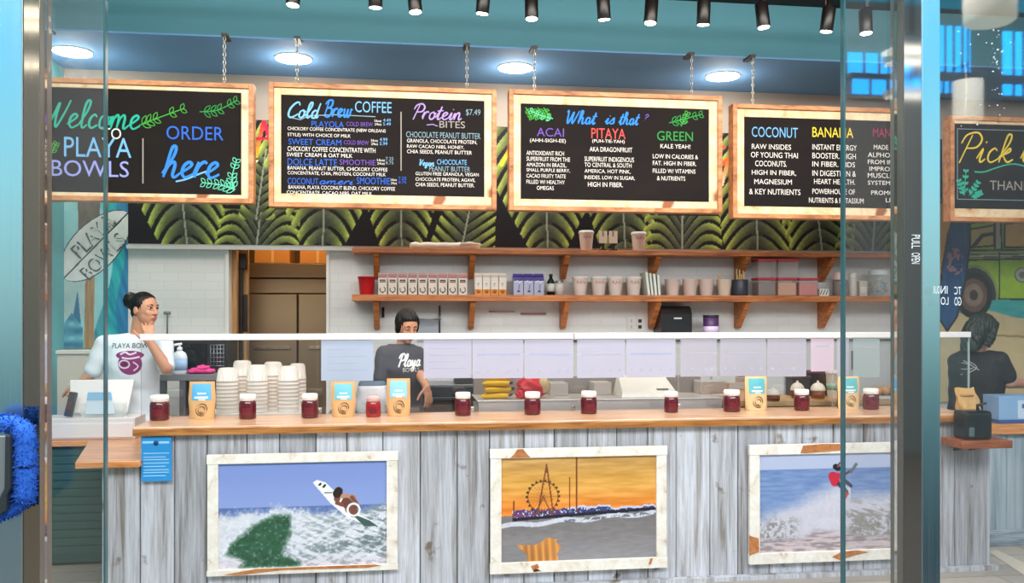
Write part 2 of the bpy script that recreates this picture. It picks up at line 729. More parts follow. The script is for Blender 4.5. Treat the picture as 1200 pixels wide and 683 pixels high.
def vnoise(x, y, seed=0):
    """smooth value noise for the printed pictures"""
    xi, yi = np.floor(x).astype(int), np.floor(y).astype(int)
    xf, yf = x - xi, y - yi
    xf, yf = xf * xf * (3 - 2 * xf), yf * yf * (3 - 2 * yf)

    def h(a, b):
        n = (a * 374761393 + b * 668265263 + seed * 1442695041) & 0x7fffffff
        n = (n ^ (n >> 13)) * 1274126177 & 0x7fffffff
        return ((n ^ (n >> 16)) & 0xffff) / 65535.0
    return (h(xi, yi) * (1 - xf) + h(xi + 1, yi) * xf) * (1 - yf) + (h(xi, yi + 1) * (1 - xf) + h(xi + 1, yi + 1) * xf) * yf


def fbm(x, y, seed=0, oct=4):
    t, a, s = 0, 0.5, 0
    for i in range(oct):
        t = t + a * vnoise(x * 2 ** i, y * 2 ** i, seed + i * 17)
        s += a
        a *= 0.55
    return t / s


def inpoly(px, py, poly):
    r = np.zeros(px.shape, bool)
    n = len(poly)
    for i in range(n):
        x0, y0 = poly[i]
        x1, y1 = poly[(i + 1) % n]
        c = ((y0 > py) != (y1 > py)) & (px < (x1 - x0) * (py - y0) / (y1 - y0 + 1e-12) + x0)
        r ^= c
    return r


def seg_dist(px, py, a, b):
    dx, dy = b[0] - a[0], b[1] - a[1]
    t = np.clip(((px - a[0]) * dx + (py - a[1]) * dy) / (dx * dx + dy * dy + 1e-12), 0, 1)
    return np.hypot(px - a[0] - t * dx, py - a[1] - t * dy)


def picture(name, lo, hi, y, nx, ny, func, mat, parent):
    """flat print: a fine grid of cells, each with the colour of the artwork there (func(u, v) with v up)"""
    off = root_loc(parent) if parent is not None else Vector((0, 0, 0))
    gx = np.linspace(lo[0], hi[0], nx + 1) - off.x
    gz = np.linspace(lo[1], hi[1], ny + 1) - off.z
    vx, vz = np.meshgrid(gx, gz)
    co = np.stack([vx, np.full_like(vx, y - off.y), vz], -1).reshape(-1, 3)
    i, j = np.meshgrid(np.arange(nx), np.arange(ny))
    a = (j * (nx + 1) + i).ravel()
    quads = np.stack([a, a + 1, a + nx + 2, a + nx + 1], -1)
    me = bpy.data.meshes.new(name)
    me.from_pydata(co.tolist(), [], quads.tolist())
    u, v = np.meshgrid(np.linspace(0, 1, nx + 1), np.linspace(0, 1, ny + 1))
    rgb = func(u, v)
    rgb = np.clip(rgb, 0, 1)
    rgb = np.where(rgb <= 0.04045, rgb / 12.92, ((rgb + 0.055) / 1.055) ** 2.4)
    at = me.color_attributes.new('print', 'FLOAT_COLOR', 'POINT')
    buf = np.concatenate([rgb, np.ones(rgb.shape[:2] + (1,))], -1).reshape(-1)
    at.data.foreach_set('color', buf.astype(np.float32))
    me.materials.append(mat)
    o = bpy.data.objects.new(name, me)
    if parent is not None:
        o.parent = parent
    COL.objects.link(o)
    return o


def c3(h):
    h = h.lstrip('#')
    return np.array([int(h[i:i + 2], 16) for i in (0, 2, 4)]) / 255.0


def mixc(a, b, t):
    t = np.asarray(t)[..., None]
    return a * (1 - t) + b * t


def sstep(a, b, x):
    t = np.clip((x - a) / (b - a), 0, 1)
    return t * t * (3 - 2 * t)
# ================================================================== THE SETTING
def PXv(x, D):
    r = x / D
    u = (r * CT - ST) / (CT + r * ST)
    return 600 + FPX * u


def PYv(z, px, D):
    return HOR - (z - CAMZ) * FPX * (CT - (px - 600) / FPX * ST) / D


def painting(name, box, D, step, func, mat, parent, zr=None):
    """flat painted or printed area standing at depth D"""
    x0, x1, yt, yb = box
    pm = (x0 + x1) / 2
    lo = (X(x0, D), Z(yb, pm, D))
    hi = (X(x1, D), Z(yt, pm, D))
    if zr:
        lo, hi = (lo[0], zr[0]), (hi[0], zr[1])

    def f(u, v):
        x = lo[0] + (hi[0] - lo[0]) * u
        z = lo[1] + (hi[1] - lo[1]) * v
        px = PXv(x, D)
        return func(px, PYv(z, np.full_like(px, pm), D), u, v)
    return picture(name, lo, hi, D, int((x1 - x0) / step), int((yb - yt) / step), f, mat, parent)


D_W, D_B, D_S = 7.45, 6.33, 6.45          # back wall, menu boards, soffit face
XL, XR = -2.77, X(1290, D_W)
ZC = 4.05                                  # black ceiling
ZS = 3.635                                 # underside of the soffit

# floor -------------------------------------------------------------
fl_m, t, b = nt('floor_planks')
tc = t.nodes.new('ShaderNodeTexCoord')
mp = t.nodes.new('ShaderNodeMapping')
mp.inputs['Scale'].default_value = (1, 1, 1)
br = t.nodes.new('ShaderNodeTexBrick')
br.inputs['Scale'].default_value = 1.0
br.inputs['Brick Width'].default_value = 1.2
br.inputs['Row Height'].default_value = 0.2
br.inputs['Mortar Size'].default_value = 0.004
br.inputs['Color1'].default_value = (*lin('9a948c'), 1)
br.inputs['Color2'].default_value = (*lin('c4bcae'), 1)
br.inputs['Mortar'].default_value = (*lin('6f6b66'), 1)
no = t.nodes.new('ShaderNodeTexNoise')
m2 = t.nodes.new('ShaderNodeMapping')
m2.inputs['Scale'].default_value = (3, 40, 1)
no.inputs['Detail'].default_value = 5
mx = t.nodes.new('ShaderNodeMix')
mx.data_type = 'RGBA'
mx.blend_type = 'OVERLAY'
mx.inputs['Factor'].default_value = 0.5
L = t.links.new
L(tc.outputs['Object'], mp.inputs[0]); L(mp.outputs[0], br.inputs[0]); L(tc.outputs['Object'], m2.inputs[0]); L(m2.outputs[0], no.inputs[0])
L(br.outputs['Color'], mx.inputs['A']); L(no.outputs['Fac'], mx.inputs['B']); L(mx.outputs['Result'], b.inputs['Base Color'])
b.inputs['Roughness'].default_value = 0.35
struct('floor', MB().box((-5.2, 1.9, -0.1), (5.6, 12, 0), fl_m))
struct('floor_corridor', MB().box((-5.2, 0, -0.1), (4.2, 1.9, 0), M('6a6056', .6)).box((-7.5, -7, -0.1), (8.6, 0, 0), M('6a6056', .6)))

def on_floor(px, py, z=.002):
    u, v = (px - 600) / FPX, (HOR - py) / FPX
    t = (z - CAMZ) / v
    return Vector((t * (ST + u * CT), t * (CT - u * ST), z))


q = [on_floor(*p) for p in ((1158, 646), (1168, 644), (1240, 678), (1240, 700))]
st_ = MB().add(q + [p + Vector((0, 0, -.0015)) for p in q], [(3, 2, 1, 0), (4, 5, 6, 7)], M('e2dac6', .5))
struct('floor_glare', st_)  # pale strip painted in for the light reflected on the floor

# ceiling and soffit ---------------------------------------------------
black = M('17181b', 0.85)
struct('ceiling', MB().box((XL - .2, 2.2, ZC), (XR + .2, 10.6, ZC + .1), black))
teal = M('4a8594', 0.7)
blue = M('6c9dd0', 0.75)
so = MB()
so.box((XL, D_S, ZS), (XR, D_S + .06, ZC), teal)
so.box((XL, D_S + .001, ZS - .012), (XR, D_W, ZS), blue)
struct('soffit', so)

# back wall with the doorway ----------------------------------------------
DX0, DX1, DZ = X(268, D_W), X(383, D_W), Z(292, 326, D_W)
tile_m, t, b = nt('white_tile')
tc = t.nodes.new('ShaderNodeTexCoord')
mp = t.nodes.new('ShaderNodeMapping')
mp.inputs['Rotation'].default_value = (math.pi / 2, 0, 0)
br = t.nodes.new('ShaderNodeTexBrick')
for k, v in (('Scale', 1.0), ('Brick Width', .22), ('Row Height', .075), ('Mortar Size', .003)):
    br.inputs[k].default_value = v
br.inputs['Color1'].default_value = (*lin('d6d3d0'), 1)
br.inputs['Color2'].default_value = (*lin('d2cfcc'), 1)
br.inputs['Mortar'].default_value = (*lin('cac7c4'), 1)
t.links.new(tc.outputs['Object'], mp.inputs[0]); t.links.new(mp.outputs[0], br.inputs[0]); t.links.new(br.outputs['Color'], b.inputs['Base Color'])
b.inputs['Roughness'].default_value = 0.3
wallpaint = M('bdb0a4', 0.85)
wb = MB()
zt = Z(290, 600, D_W)
zm = Z(149, 600, D_W)
for x0, x1, z0, z1, m in ((XL, DX0, 0, zt, tile_m), (DX0, DX1, DZ, zt, tile_m), (DX1, XR, 0, zt, tile_m), (XL, XR, zt, ZC, wallpaint)):
    wb.box((x0, D_W, z0), (x1, D_W + .12, z1), m)
wall_back = struct('wall_back', wb)
pr = attr_mat('painted_wall', 0.75)

LEAVES = [  # cx at the top, cx at the bottom, top, bottom, half width top, half width bottom, spacing, slope, arch
    (203, 220, 150, 296, 94, 30, 15, .75, 0), (306, 300, 250, 296, 46, 50, 12, -.9, 1), (312, 300, 182, 262, 12, 22, 11, -.9, 2),
    (383, 378, 150, 296, 98, 22, 16, .72, 0), (467, 471, 150, 296, 70, 24, 15, .72, 0), (560, 540, 200, 296, 22, 40, 13, -.75, 2),
    (638, 642, 150, 296, 96, 20, 15, .7, 0), (726, 733, 150, 296, 66, 28, 15, .72, 0), (800, 799, 250, 296, 44, 48, 13, -.85, 1),
    (884, 888, 150, 296, 56, 38, 14, .8, 0), (948, 964, 150, 296, 62, 36, 13, .75, 0), (1026, 1022, 240, 296, 36, 46, 13, -.8, 1), (1094, 1090, 220, 296, 34, 34, 13, .7, 0)]


def leaf_mural(px, py, u, v):
    rgb = np.ones(px.shape + (3,)) * c3('17141c')
    cd, cm, cl = c3('4c534c'), c3('7c8a50'), c3('bccf62')
    for (ca, cb, y0, y1, wa, wb_, sp, sl, mode) in LEAVES:
        tt = np.clip((py - y0) / (y1 - y0), 0, 1)
        cx = ca + (cb - ca) * tt
        hw = wa + (wb_ - wa) * tt
        dx = px - cx
        a = np.abs(dx) / hw
        if mode == 0:
            ph = (py - y0 - hw * .95 * np.clip(a, 0, 1.2) ** 1.7) / (sp * 1.25)
        elif mode == 1:
            ph = (py - y0 + 46 * (a * (1.35 - a * 1.0)) + 0 * dx) / sp
            ph = (py - y0 + 34 * np.sin(np.clip(a, 0, 1) * 2.3) * .9) / sp
        else:
            ph = (py - y0 + .75 * np.abs(dx)) / sp
        fr = ph - np.floor(ph)
        width = .84 - .30 * a
        fin = (fr < width) & (a < 1) & (py > y0) & (py < y1)
        # the part near the midrib of a broad leaf is closed
        if mode == 0:
            fin |= (a < .16) & (py > y0) & (py < y1)
        g = np.clip(a * 1.08, 0, 1)
        col = np.where(g[..., None] < .55, mixc(cd, cm, g / .55), mixc(cm, cl, (g - .55) / .45))
        col = col * (1.08 - .45 * (fr / np.maximum(width, .1)))[..., None]
        rib = (np.abs(dx) < 1.0) & (py > y0) & (py < y1)
        rgb = np.where(fin[..., None], col, rgb)
        rgb = np.where(rib[..., None], c3('9aa08a'), rgb)
    rgb *= (.92 + .16 * vnoise(px / 3, py / 3, 5))[..., None]
    # bits of the big hand-painted word that show between the boards
    for a, b, w, ca, cb in (((300, 190), (309, 150), 2.4, 'f0c030', 'd8264a'), ((309, 150), (318, 176), 2.4, 'd8264a', 'd8264a'), ((300, 171), (318, 170), 1.6, 'd8264a', 'c02040'),
                            ((296, 196), (301, 196), 1.4, 'e8e8e0', 'e8e8e0'), ((588, 194), (597, 176), 2.2, 'f0e030', 'f09020'), ((846, 166), (849, 167), 1.6, 'e04030', 'e04030'),
                            ((846, 212), (853, 182), 2.0, 'f4d8b0', 'f06020'), ((841, 192), (853, 180), 1.6, 'e04030', 'f06020')):
        m = seg_dist(px, py, a, b) < w
        tt = np.clip((py - a[1]) / (b[1] - a[1] + 1e-6), 0, 1)
        rgb = np.where(m[..., None], mixc(c3(ca), c3(cb), tt), rgb)
    return rgb


for i, (a, b_) in enumerate(((150, 1104),)):
    painting('leaf_mural', (a, b_, 149, 291), D_W - .006, 1.0, leaf_mural, pr, wall_back, (zt, zm))


def surf_mural(px, py, u, v):
    n = fbm(px / 9, py / 14, 3)
    rgb = mixc(c3('7cc3c8'), c3('9fd3d2'), n)
    # wave on the right
    w = px > 118 + 14 * np.sin((py - 240) / 40.0)
    st = fbm((px - .35 * py) / 5, py / 30, 8)
    rgb = np.where(w[..., None], mixc(c3('17708c'), c3('3fb9b4'), st * 1.3 - .15), rgb)
    w2 = px > 141 + 5 * np.sin(py / 21)
    rgb = np.where(w2[..., None], mixc(c3('215f8c'), c3('3f93b5'), st), rgb)
    # rock and trunk
    rock = inpoly(px, py, [(91, 236), (118, 232), (116, 262), (92, 272)])
    rgb = np.where(rock[..., None], mixc(c3('4a443c'), c3('7d6f5c'), n), rgb)
    tr = inpoly(px, py, [(100, 322), (111, 318), (110, 412), (98, 412)])
    rgb = np.where(tr[..., None], mixc(c3('7a5c3c'), c3('c9a26e'), fbm(px / 2, py / 30, 4)), rgb)
    # water at the foot, pale splash
    sp = inpoly(px, py, [(76, 330), (100, 322), (98, 372), (84, 378), (74, 372)])
    rgb = np.where(sp[..., None], mixc(c3('c9cdbf'), c3('8fb7bb'), n), rgb)
    rgb = np.where(inpoly(px, py, [(84, 378), (91, 340), (95, 380)])[..., None], c3('1f6f92'), rgb)
    foot = inpoly(px, py, [(72, 415), (72, 384), (84, 366), (97, 384), (98, 415)])
    rgb = np.where(foot[..., None], mixc(c3('1d6c8b'), c3('8ed2d8'), np.sin(py / 2.6) * .5 * vnoise(px / 6, py / 6, 1) + .35), rgb)
    rgb = np.where((py > 408)[..., None], mixc(c3('2d7f86'), c3('6b7d62'), n), rgb)
    # the painted surfboard: a long lens from lower left to upper right
    ax, ay, bx, by = 75, 326, 150, 249
    L_ = math.hypot(bx - ax, by - ay)
    tx, ty = (bx - ax) / L_, (by - ay) / L_
    al = ((px - ax) * tx + (py - ay) * ty) / L_
    la = (px - ax) * -ty + (py - ay) * tx
    hw = 27 * np.sqrt(np.clip(1 - (2 * al - 1) ** 2, 0, 1)) ** 1.15 * (1.02 - .12 * al)
    brd = (np.abs(la) < hw) & (al > 0) & (al < 1)
    rim = (np.abs(la) < hw + 1.3) & (al > -.01) & (al < 1.01)
    rgb = np.where(rim[..., None], c3('33403f'), rgb)
    rgb = np.where(brd[..., None], mixc(c3('c3c9c5'), c3('e2e6e2'), n), rgb)
    rgb = np.where((brd & (np.abs(la) < .9))[..., None], c3('3c4544'), rgb)
    return rgb


painting('surf_mural', (75, 150, 230, 415), D_W - .006, .6, surf_mural, pr, wall_back)


def text_rot(mb, s, cx, cy, ln, ht, ang, D, y, mat):
    vs, fs = text_geo(s)
    xs, ys = [p[0] for p in vs], [p[1] for p in vs]
    a, b, c, d = min(xs), max(xs), min(ys), max(ys)
    ca, sa = math.cos(ang), math.sin(ang)
    out = []
    for p in vs:
        q = ((p[0] - a) / (b - a) - .5) * ln
        r = ((p[1] - c) / (d - c) - .5) * ht
        px, py = cx + q * ca - r * sa, cy - q * sa - r * ca
        out.append((X(px, D), y, Z(py, cx, D)))
    return mb.add(out, fs, mat)


lt = MB()
ink = M('4a5655', .8)
pale = M('d5dad6', .8)
an = math.radians(45.8)
for s, cx, cy, ln in (('PLAYA', 110, 276, 58), ('BOWLS', 122, 300, 62)):
    text_rot(lt, s, cx - .6, cy + .4, ln + 2, 17, an, D_W, D_W - .009, ink)
    text_rot(lt, s, cx + .5, cy - .3, ln - 2, 13, an, D_W, D_W - .011, pale)
text_rot(lt, 'THE', 133, 264, 12, 5, an, D_W, D_W - .009, ink)
obj('mural_lettering', lt, wall_back)


def car_mural(px, py, u, v):
    n = fbm(px / 8, py / 8, 11)
    rgb = mixc(c3('cbb78a'), c3('d9c79c'), n)                       # sand
    rgb = np.where((py < 368 + 5 * np.sin(px / 17))[..., None], mixc(c3('2a9aa0'), c3('54bdb4'), fbm(px / 20, py / 3, 2)), rgb)
    rgb = np.where((py < 345)[..., None], c3('d9a55c'), rgb)
    rgb = np.where((np.abs(py - 392 - .05 * (px - 1150)) < 1.2)[..., None], c3('a68a5e'), rgb)
    K = c3('2a2a24')

    def fill(poly, c, edge=1.1):
        nonlocal rgb
        m = inpoly(px, py, poly)
        if edge:
            dmin = np.full(px.shape, 1e9)
            for i in range(len(poly)):
                dmin = np.minimum(dmin, seg_dist(px, py, poly[i], poly[(i + 1) % len(poly)]))
            rgb = np.where((dmin < edge)[..., None], K, rgb)
        rgb = np.where(m[..., None] & ((dmin > edge)[..., None] if edge else True), c, rgb)
    lime = mixc(c3('8fb62c'), c3('b4d83c'), n)
    fill([(1132, 300), (1134, 262), (1300, 250), (1300, 352), (1164, 350), (1150, 322), (1132, 318)], lime)
    fill([(1134, 270), (1165, 264), (1165, 288), (1134, 291)], c3('c9b56a'))
    fill([(1138, 289), (1150, 274), (1164, 272), (1164, 276), (1153, 278), (1144, 289)], K, 0)
    fill([(1166, 258), (1173, 258), (1174, 294), (1166, 294)], c3('b9b9a0'))
    fill([(1177, 262), (1300, 254), (1300, 286), (1177, 290)], mixc(c3('d9a662'), c3('e6c27a'), n))
    fill([(1132, 294), (1300, 290), (1300, 300), (1132, 305)], c3('a3ad7c'))
    fill([(1132, 299), (1300, 296), (1300, 298), (1132, 302)], c3('d5d8b0'), .6)
    rgb = np.where((np.abs(px - 1171) < .9)[..., None] & ((py > 295) & (py < 350))[..., None], K, rgb)
    # fender, tyre, hub
    r = np.hypot(px - 1141, (py - 346) * .82)
    for ro, c in ((29, '8d9a5a'), (26, '3a3d38'), (22, '20201f'), (16, '6d5347'), (11, '8c7765'), (5, '3a2c28')):
        m = (r < ro) & (px > 1122) if ro < 25 else (r < ro) & (px > 1132) & (py < 352)
        rgb = np.where(m[..., None], c3(c) * (.85 + .3 * n[..., None]), rgb)
    r = np.hypot(px - 1198, py - 322)
    rgb = np.where((r < 9)[..., None], K, rgb)
    rgb = np.where((r < 8)[..., None], c3('b0b2a6'), rgb)
    rgb = np.where((r < 4)[..., None], c3('77796f'), rgb)
    # blue surfboard standing at the left
    fill([(1119, 250), (1137, 250), (1137, 285), (1132, 325), (1122, 370), (1110, 388), (1100, 372), (1104, 315), (1111, 275)], mixc(c3('1d3f74'), c3('2f6da0'), fbm(px / 3, py / 20, 3)))
    fl = fbm(px / 3.2, py / 3.2, 21)
    m = (np.hypot((px - 1119) / 10, (py - 308) / 17) < 1) & (fl > .52)
    rgb = np.where(m[..., None], c3('b3808f'), rgb)
    return rgb


painting('car_mural', (1086, 1285, 240, 470), D_W - .02, .8, car_mural, pr, wall_back)
tr = MB().pbox(148, 414, 288, 292.5, D_W - .03, D_W, M('dedbd6', .5))
obj('tile_edge_strip', tr, wall_back)
tr = MB()
for a, b_ in ((264.5, 268.5), (382.5, 386)):
    tr.box((X(a, D_W), D_W - .015, 0), (X(b_, D_W), D_W + .12, DZ + .02), M('dcd9d4', .5))
obj('door_casing', tr, wall_back)

# side walls -----------------------------------------------------------
tealwall = M('5fb2b8', 0.7)
struct('wall_left', MB().box((XL - .12, 2.2, 0), (XL, D_W + .12, ZC), tealwall))
struct('wall_right', MB().box((XR, 2.2, 0), (XR + .12, D_W + .12, ZC), M('b9b2a6', .8)))

# low cream partition by the left mural
cream = M('cfc6ba', .6)
pw = MB()
pw.pbox(67, 121, 413.5, 640, 6.9, 7.0, cream)
pw.pbox(65, 122, 410.5, 414.5, 6.88, 7.02, M('ddd6cc', .5))
struct('wall_partition', pw)

# back room seen through the doorway ------------------------------------------
warm = M('a88a68', .8)
br_ = MB()
br_.box((DX0 - 1.2, 10.4, 0), (DX1 + 1.6, 10.5, ZC), warm)
br_.box((DX0 - 1.3, D_W + .12, 0), (DX0 - 1.2, 10.5, ZC), warm)
br_.box((DX1 + 1.6, D_W + .12, 0), (DX1 + 1.7, 10.5, ZC), warm)
struct('wall_backroom', br_)
lamp('backroom_bulb', 'AREA', ((DX0 + DX1) / 2 + .1, 7.95, 2.95), 14, (1.0, .62, .3), aim=((DX0 + DX1) / 2 + .1, 8.4, 1.4), size=.5)

# ------------------------------------------------------------------ storefront of sliding glass doors
D_G = 1.60
steel_d = steel('steel_stile', '9c9c9a', .055, .02)
steel_s = steel('steel_side', 'a09a92', .34, .06)
steel_l = steel('steel_edge', 'd6e4ea', .22, .06)
steel_w = steel('steel_warm', 'b5ab9c', .06, .02)
glass = pane_mat('door_glass', .085)
edge_m = M('2f5d62', .15, spec=.8)


def slab(mb, px0, px1, ang, D, thick, mat, z0=0.0, z1=2.75):
    """upright metal face from px0 to px1 turned by ang about its left edge"""
    xa, xb = X(px0, D), X(px1, D)
    w = (xb - xa)
    d = w * math.tan(ang)
    vs = [(xa, D, z0), (xb, D + d, z0), (xb, D + d + thick, z0), (xa, D + thick, z0), (xa, D, z1), (xb, D + d, z1), (xb, D + d + thick, z1), (xa, D + thick, z1)]
    mb.add(vs, [(0, 3, 2, 1), (4, 5, 6, 7), (0, 1, 5, 4), (1, 2, 6, 5), (2, 3, 7, 6), (3, 0, 4, 7)], mat)
    return mb


dl = bpy.data.objects.new('door_1', None)
dl['kind'] = 'structure'
dl.location = (X(40, D_G), D_G, 0)
COL.objects.link(dl)
m1 = slab(MB(), 27.5, 46.5, 0, D_G, .002, steel_w)
slab(m1, 27.5, 46.5, 0, D_G + .002, .054, steel_s)
obj('stile', m1, dl, bevel=.002)
m1 = MB()
xa, xb = X(-60, D_G), X(27, D_G)
m1.add([(xa, D_G + .03, 0), (xb, D_G - .002, 0), (xb, D_G + .05, 0), (xa, D_G + .08, 0), (xa, D_G + .03, 2.75), (xb, D_G - .002, 2.75), (xb, D_G + .05, 2.75), (xa, D_G + .08, 2.75)],
       [(0, 3, 2, 1), (4, 5, 6, 7), (0, 1, 5, 4), (1, 2, 6, 5), (2, 3, 7, 6), (3, 0, 4, 7)], steel_l)
obj('stile_face', m1, dl, bevel=.002)
m1 = MB().box((X(47, D_G), D_G + .02, .02), (X(117.2, D_G), D_G + .03, 2.75), glass)
obj('glass_pane', m1, dl)
m1 = MB().box((X(117.0, D_G), D_G + .018, .02), (X(119.4, D_G), D_G + .032, 2.75), edge_m)
obj('glass_edge', m1, dl)

dr = bpy.data.objects.new('door_2', None)
dr['kind'] = 'structure'
dr.location = (X(1080, D_G), D_G, 0)
COL.objects.link(dr)
m1 = slab(MB(), 1059, 1080.5, 0, D_G, .002, steel_d)
slab(m1, 1059, 1080.5, 0, D_G + .002, .048, steel_s)
obj('stile', m1, dr, bevel=.002)
m1 = slab(MB(), 1080.5, 1110, math.radians(22), D_G - .002, .05, steel_l)
obj('stile_face', m1, dr, bevel=.002)
m1 = MB().box((X(996.4, D_G), D_G + .02, .02), (X(1058, D_G), D_G + .03, 2.75), glass)
obj('glass_pane', m1, dr)
m1 = MB().box((X(994.3, D_G), D_G + .018, .02), (X(996.4, D_G), D_G + .032, 2.75), edge_m)
obj('glass_edge', m1, dr)
m1 = MB().box((X(1104, D_G), D_G + .06, .02), (X(1420, D_G), D_G + .07, 2.75), glass)
obj('glass_pane', m1, dr)
# etched notices, read from the other side of the glass
wt = M('dfe6e6', .6)
m1 = MB()
for s, bx in (('IN', (1101, 1109, 335, 344)), ('OUR', (1092, 1100, 335, 344)), ('TC', (1117, 1125, 336, 345)), ('LO', (1101, 1110, 348, 357)), ('GO', (1117, 1125, 348, 358))):
    text(m1, s, bx, D_G, D_G - .004, wt, mirror=True)
obj('etched_notice', m1, dr)
m1 = MB()
for s, y0, y1 in (('PULL', 275, 291), ('OPEN', 296, 309)):
    vs, fs = text_geo(s)
    xs, ys = [p[0] for p in vs], [p[1] for p in vs]
    out = []
    for p in vs:
        q = (p[0] - min(xs)) / (max(xs) - min(xs))
        r = (p[1] - min(ys)) / (max(ys) - min(ys))
        out.append((X(1068 + r * 10, D_G), D_G - .0005, Z(y0 + q * (y1 - y0), 1070, D_G)))
    m1.add(out, fs, wt)
obj('etched_lettering', m1, dr)

m1 = MB()
r9 = random.Random(12)
wd = clear_plastic('droplet', 'dfe9ee', .75, .1)
for k in range(46):
    px = r9.choice((r9.gauss(1135, 6), r9.gauss(1163, 8), r9.gauss(1170, 7)))
    p = W(px, r9.uniform(30, 148), D_G + .06)
    m1.ball(p, r9.uniform(.0008, .002), wd, 8, 6)
o = obj('water_drops', m1, dr)
o['kind'] = 'stuff'
# blue fuzzy sleeve around the pull handle at the left door edge
hd = thing('pull_handle', 'grey door pull handle wrapped in a fuzzy blue sleeve at the left edge', 'door handle', (X(12, D_G), D_G - .06, Z(548, 12, D_G)))
hg = MB()


def hp(px, py):
    return (X(px, D_G - .06), Z(py, 10, D_G - .06))


hg.prism([hp(-60, 509), hp(13, 509), hp(13.5, 566), hp(6, 580), hp(5, 597), hp(-60, 600)], D_G - .075, D_G - .06, M('9aa3a4', .35, .6))
obj('handle_plate', hg, hd, bevel=.002)
hg = MB()
hg.prism([hp(12, 507), hp(18, 509), hp(18, 570), hp(14, 578), hp(13, 596), hp(3, 602), hp(4, 583), hp(11, 570)], D_G - .08, D_G - .055, M('2c3336', .4))
obj('handle_edge', hg, hd, bevel=.002)
hf = MB()
ring = [(-60, 495), (-20, 494.5), (8, 495), (22, 498), (29.5, 508), (30.5, 530), (30.5, 560), (29, 582), (22, 593), (10, 599), (-5, 603), (-60, 611)]
ring = smooth_line([Vector(p) for p in ring], 6)
_l = [0.0]
for _a, _b in zip(ring, ring[1:]):
    _l.append(_l[-1] + (_b - _a).length)
_r2 = []
for _k in range(64):
    _t = _l[-1] * _k / 63
    _i = max(i for i in range(len(_l)) if _l[i] <= _t + 1e-9)
    _i = min(_i, len(ring) - 2)
    _r2.append(ring[_i].lerp(ring[_i + 1], (_t - _l[_i]) / max(_l[_i + 1] - _l[_i], 1e-9)))
ring = _r2
pts = [Vector((X(p.x, D_G - .05), D_G - .055, Z(p.y, 10, D_G - .05))) for p in ring]
rr = [.0155 if p.y < 500 else (.0195 if p.y < 585 else .0115) for p in ring]
bl = M('2a68cc', .95)
bl2 = M('1f50ac', .95)
hf.tube(pts, [r * .86 for r in rr], 14, bl)
for i in range(0, len(pts)):
    for k in range(60):
        j = min(len(pts) - 2, i)
        p = pts[j].lerp(pts[j + 1], rnd.random())
        d = (pts[j + 1] - pts[j]).normalized()
        a = rnd.random() * 2 * math.pi
        e1 = d.cross(Vector((0, 1, 0))).normalized()
        nrm = e1 * math.cos(a) + Vector((0, 1, 0)) * math.sin(a)
        q = p + nrm * rr[j] * .8
        tip = q + nrm * .0042 + Vector((rnd.uniform(-.004, .004), rnd.uniform(-.003, .003), rnd.uniform(-.004, .004)))
        side = d * .0016 + Vector((rnd.uniform(-.001, .001), 0, rnd.uniform(-.001, .001)))
        s2 = nrm.cross(side).normalized() * .0016
        hf.add([q - side, q + side, q + s2, tip], [(0, 1, 3), (1, 2, 3), (2, 0, 3)], bl if rnd.random() < .6 else bl2)
obj('fuzzy_sleeve', hf, hd)

# ------------------------------------------------------------------ across the corridor (behind the camera; seen in glass and steel)
facade_m = M('8a8885', .8)
fb = MB()
fb.box((-7.5, -6.1, 0), (8.6, -6.0, 5.2), facade_m)
wall_front = struct('wall_front', fb)
win_m = emission('lit_blue_window', '18a4ff', 7.0)


def mirror_rect(px0, px1, pt, pb, DM, Yb):
    """where a thing must stand behind the camera for glass at DM to show it in that place"""
    D = 2 * DM - Yb
    pm = (px0 + px1) / 2
    return X(px0, D), X(px1, D), Z(pb, pm, D), Z(pt, pm, D)


n = 1
for (a, b_, t_, u_, DM) in ((1098, 1138, 30, 85, D_G + .06), (1177, 1222, 37, 89, D_G + .06), (1098, 1129, 95, 110, D_G + .06), (1177, 1222, 99, 113, D_G + .06), (1000, 1080, 92, 112, D_G + .02), (995, 1066, 62, 88, D_G + .02)):
    x0, x1, z0, z1 = mirror_rect(a, b_, t_, u_, DM, -5.98)
    w = MB()
    w.box((x0, -6.0, z0), (x1, -5.985, z1), win_m)
    o = struct('window_%d' % n, w)
    f = MB()
    for k in range(1, 4):
        xx = x0 + (x1 - x0) * k / 4
        f.box((xx - .012, -5.99, z0), (xx + .012, -5.965, z1), facade_m)
    f.box((x0 - .04, -5.99, z1), (x1 + .04, -5.95, z1 + .05), facade_m)
    f.box((x0 - .04, -5.99, z0 - .05), (x1 + .04, -5.95, z0), facade_m)
    obj('window_frame', f, o)
    n += 1

strip_m = emission('corridor_strip', 'f4efe2', 4.0)
for k, (yy, zz, x0, x1) in enumerate(((-1.2, 3.05, -3.2, -1.72), (-2.2, 3.3, -3.6, -2.1), (-3.6, 3.45, -4.2, -2.65), (-1.2, 3.05, 2.66, 2.94), (-2.2, 3.3, 3.28, 3.58), (-3.6, 3.45, 4.12, 4.5))):
    w = MB()
    w.box((x0, yy - .06, zz + .02), (x1, yy + .06, zz + .07), M('d5d5d2', .5))
    tl = thing('strip_light', 'white corridor ceiling light %s' % ('nearest the left door', 'in the middle on the left', 'farthest on the left', 'nearest the right door', 'in the middle on the right', 'farthest on the right')[k], 'ceiling light', ((x0 + x1) / 2, yy, zz), 'corridor ceiling lights')
    obj('housing', w, tl)
    obj('diffuser', MB().box((x0 + .01, yy - .045, zz), (x1 - .01, yy + .045, zz + .02), strip_m), tl)
    obj('hanger', MB().tube([((x0 + x1) / 2, yy, zz + .07), ((x0 + x1) / 2, yy, 5.0)], .006, 6, black), tl)
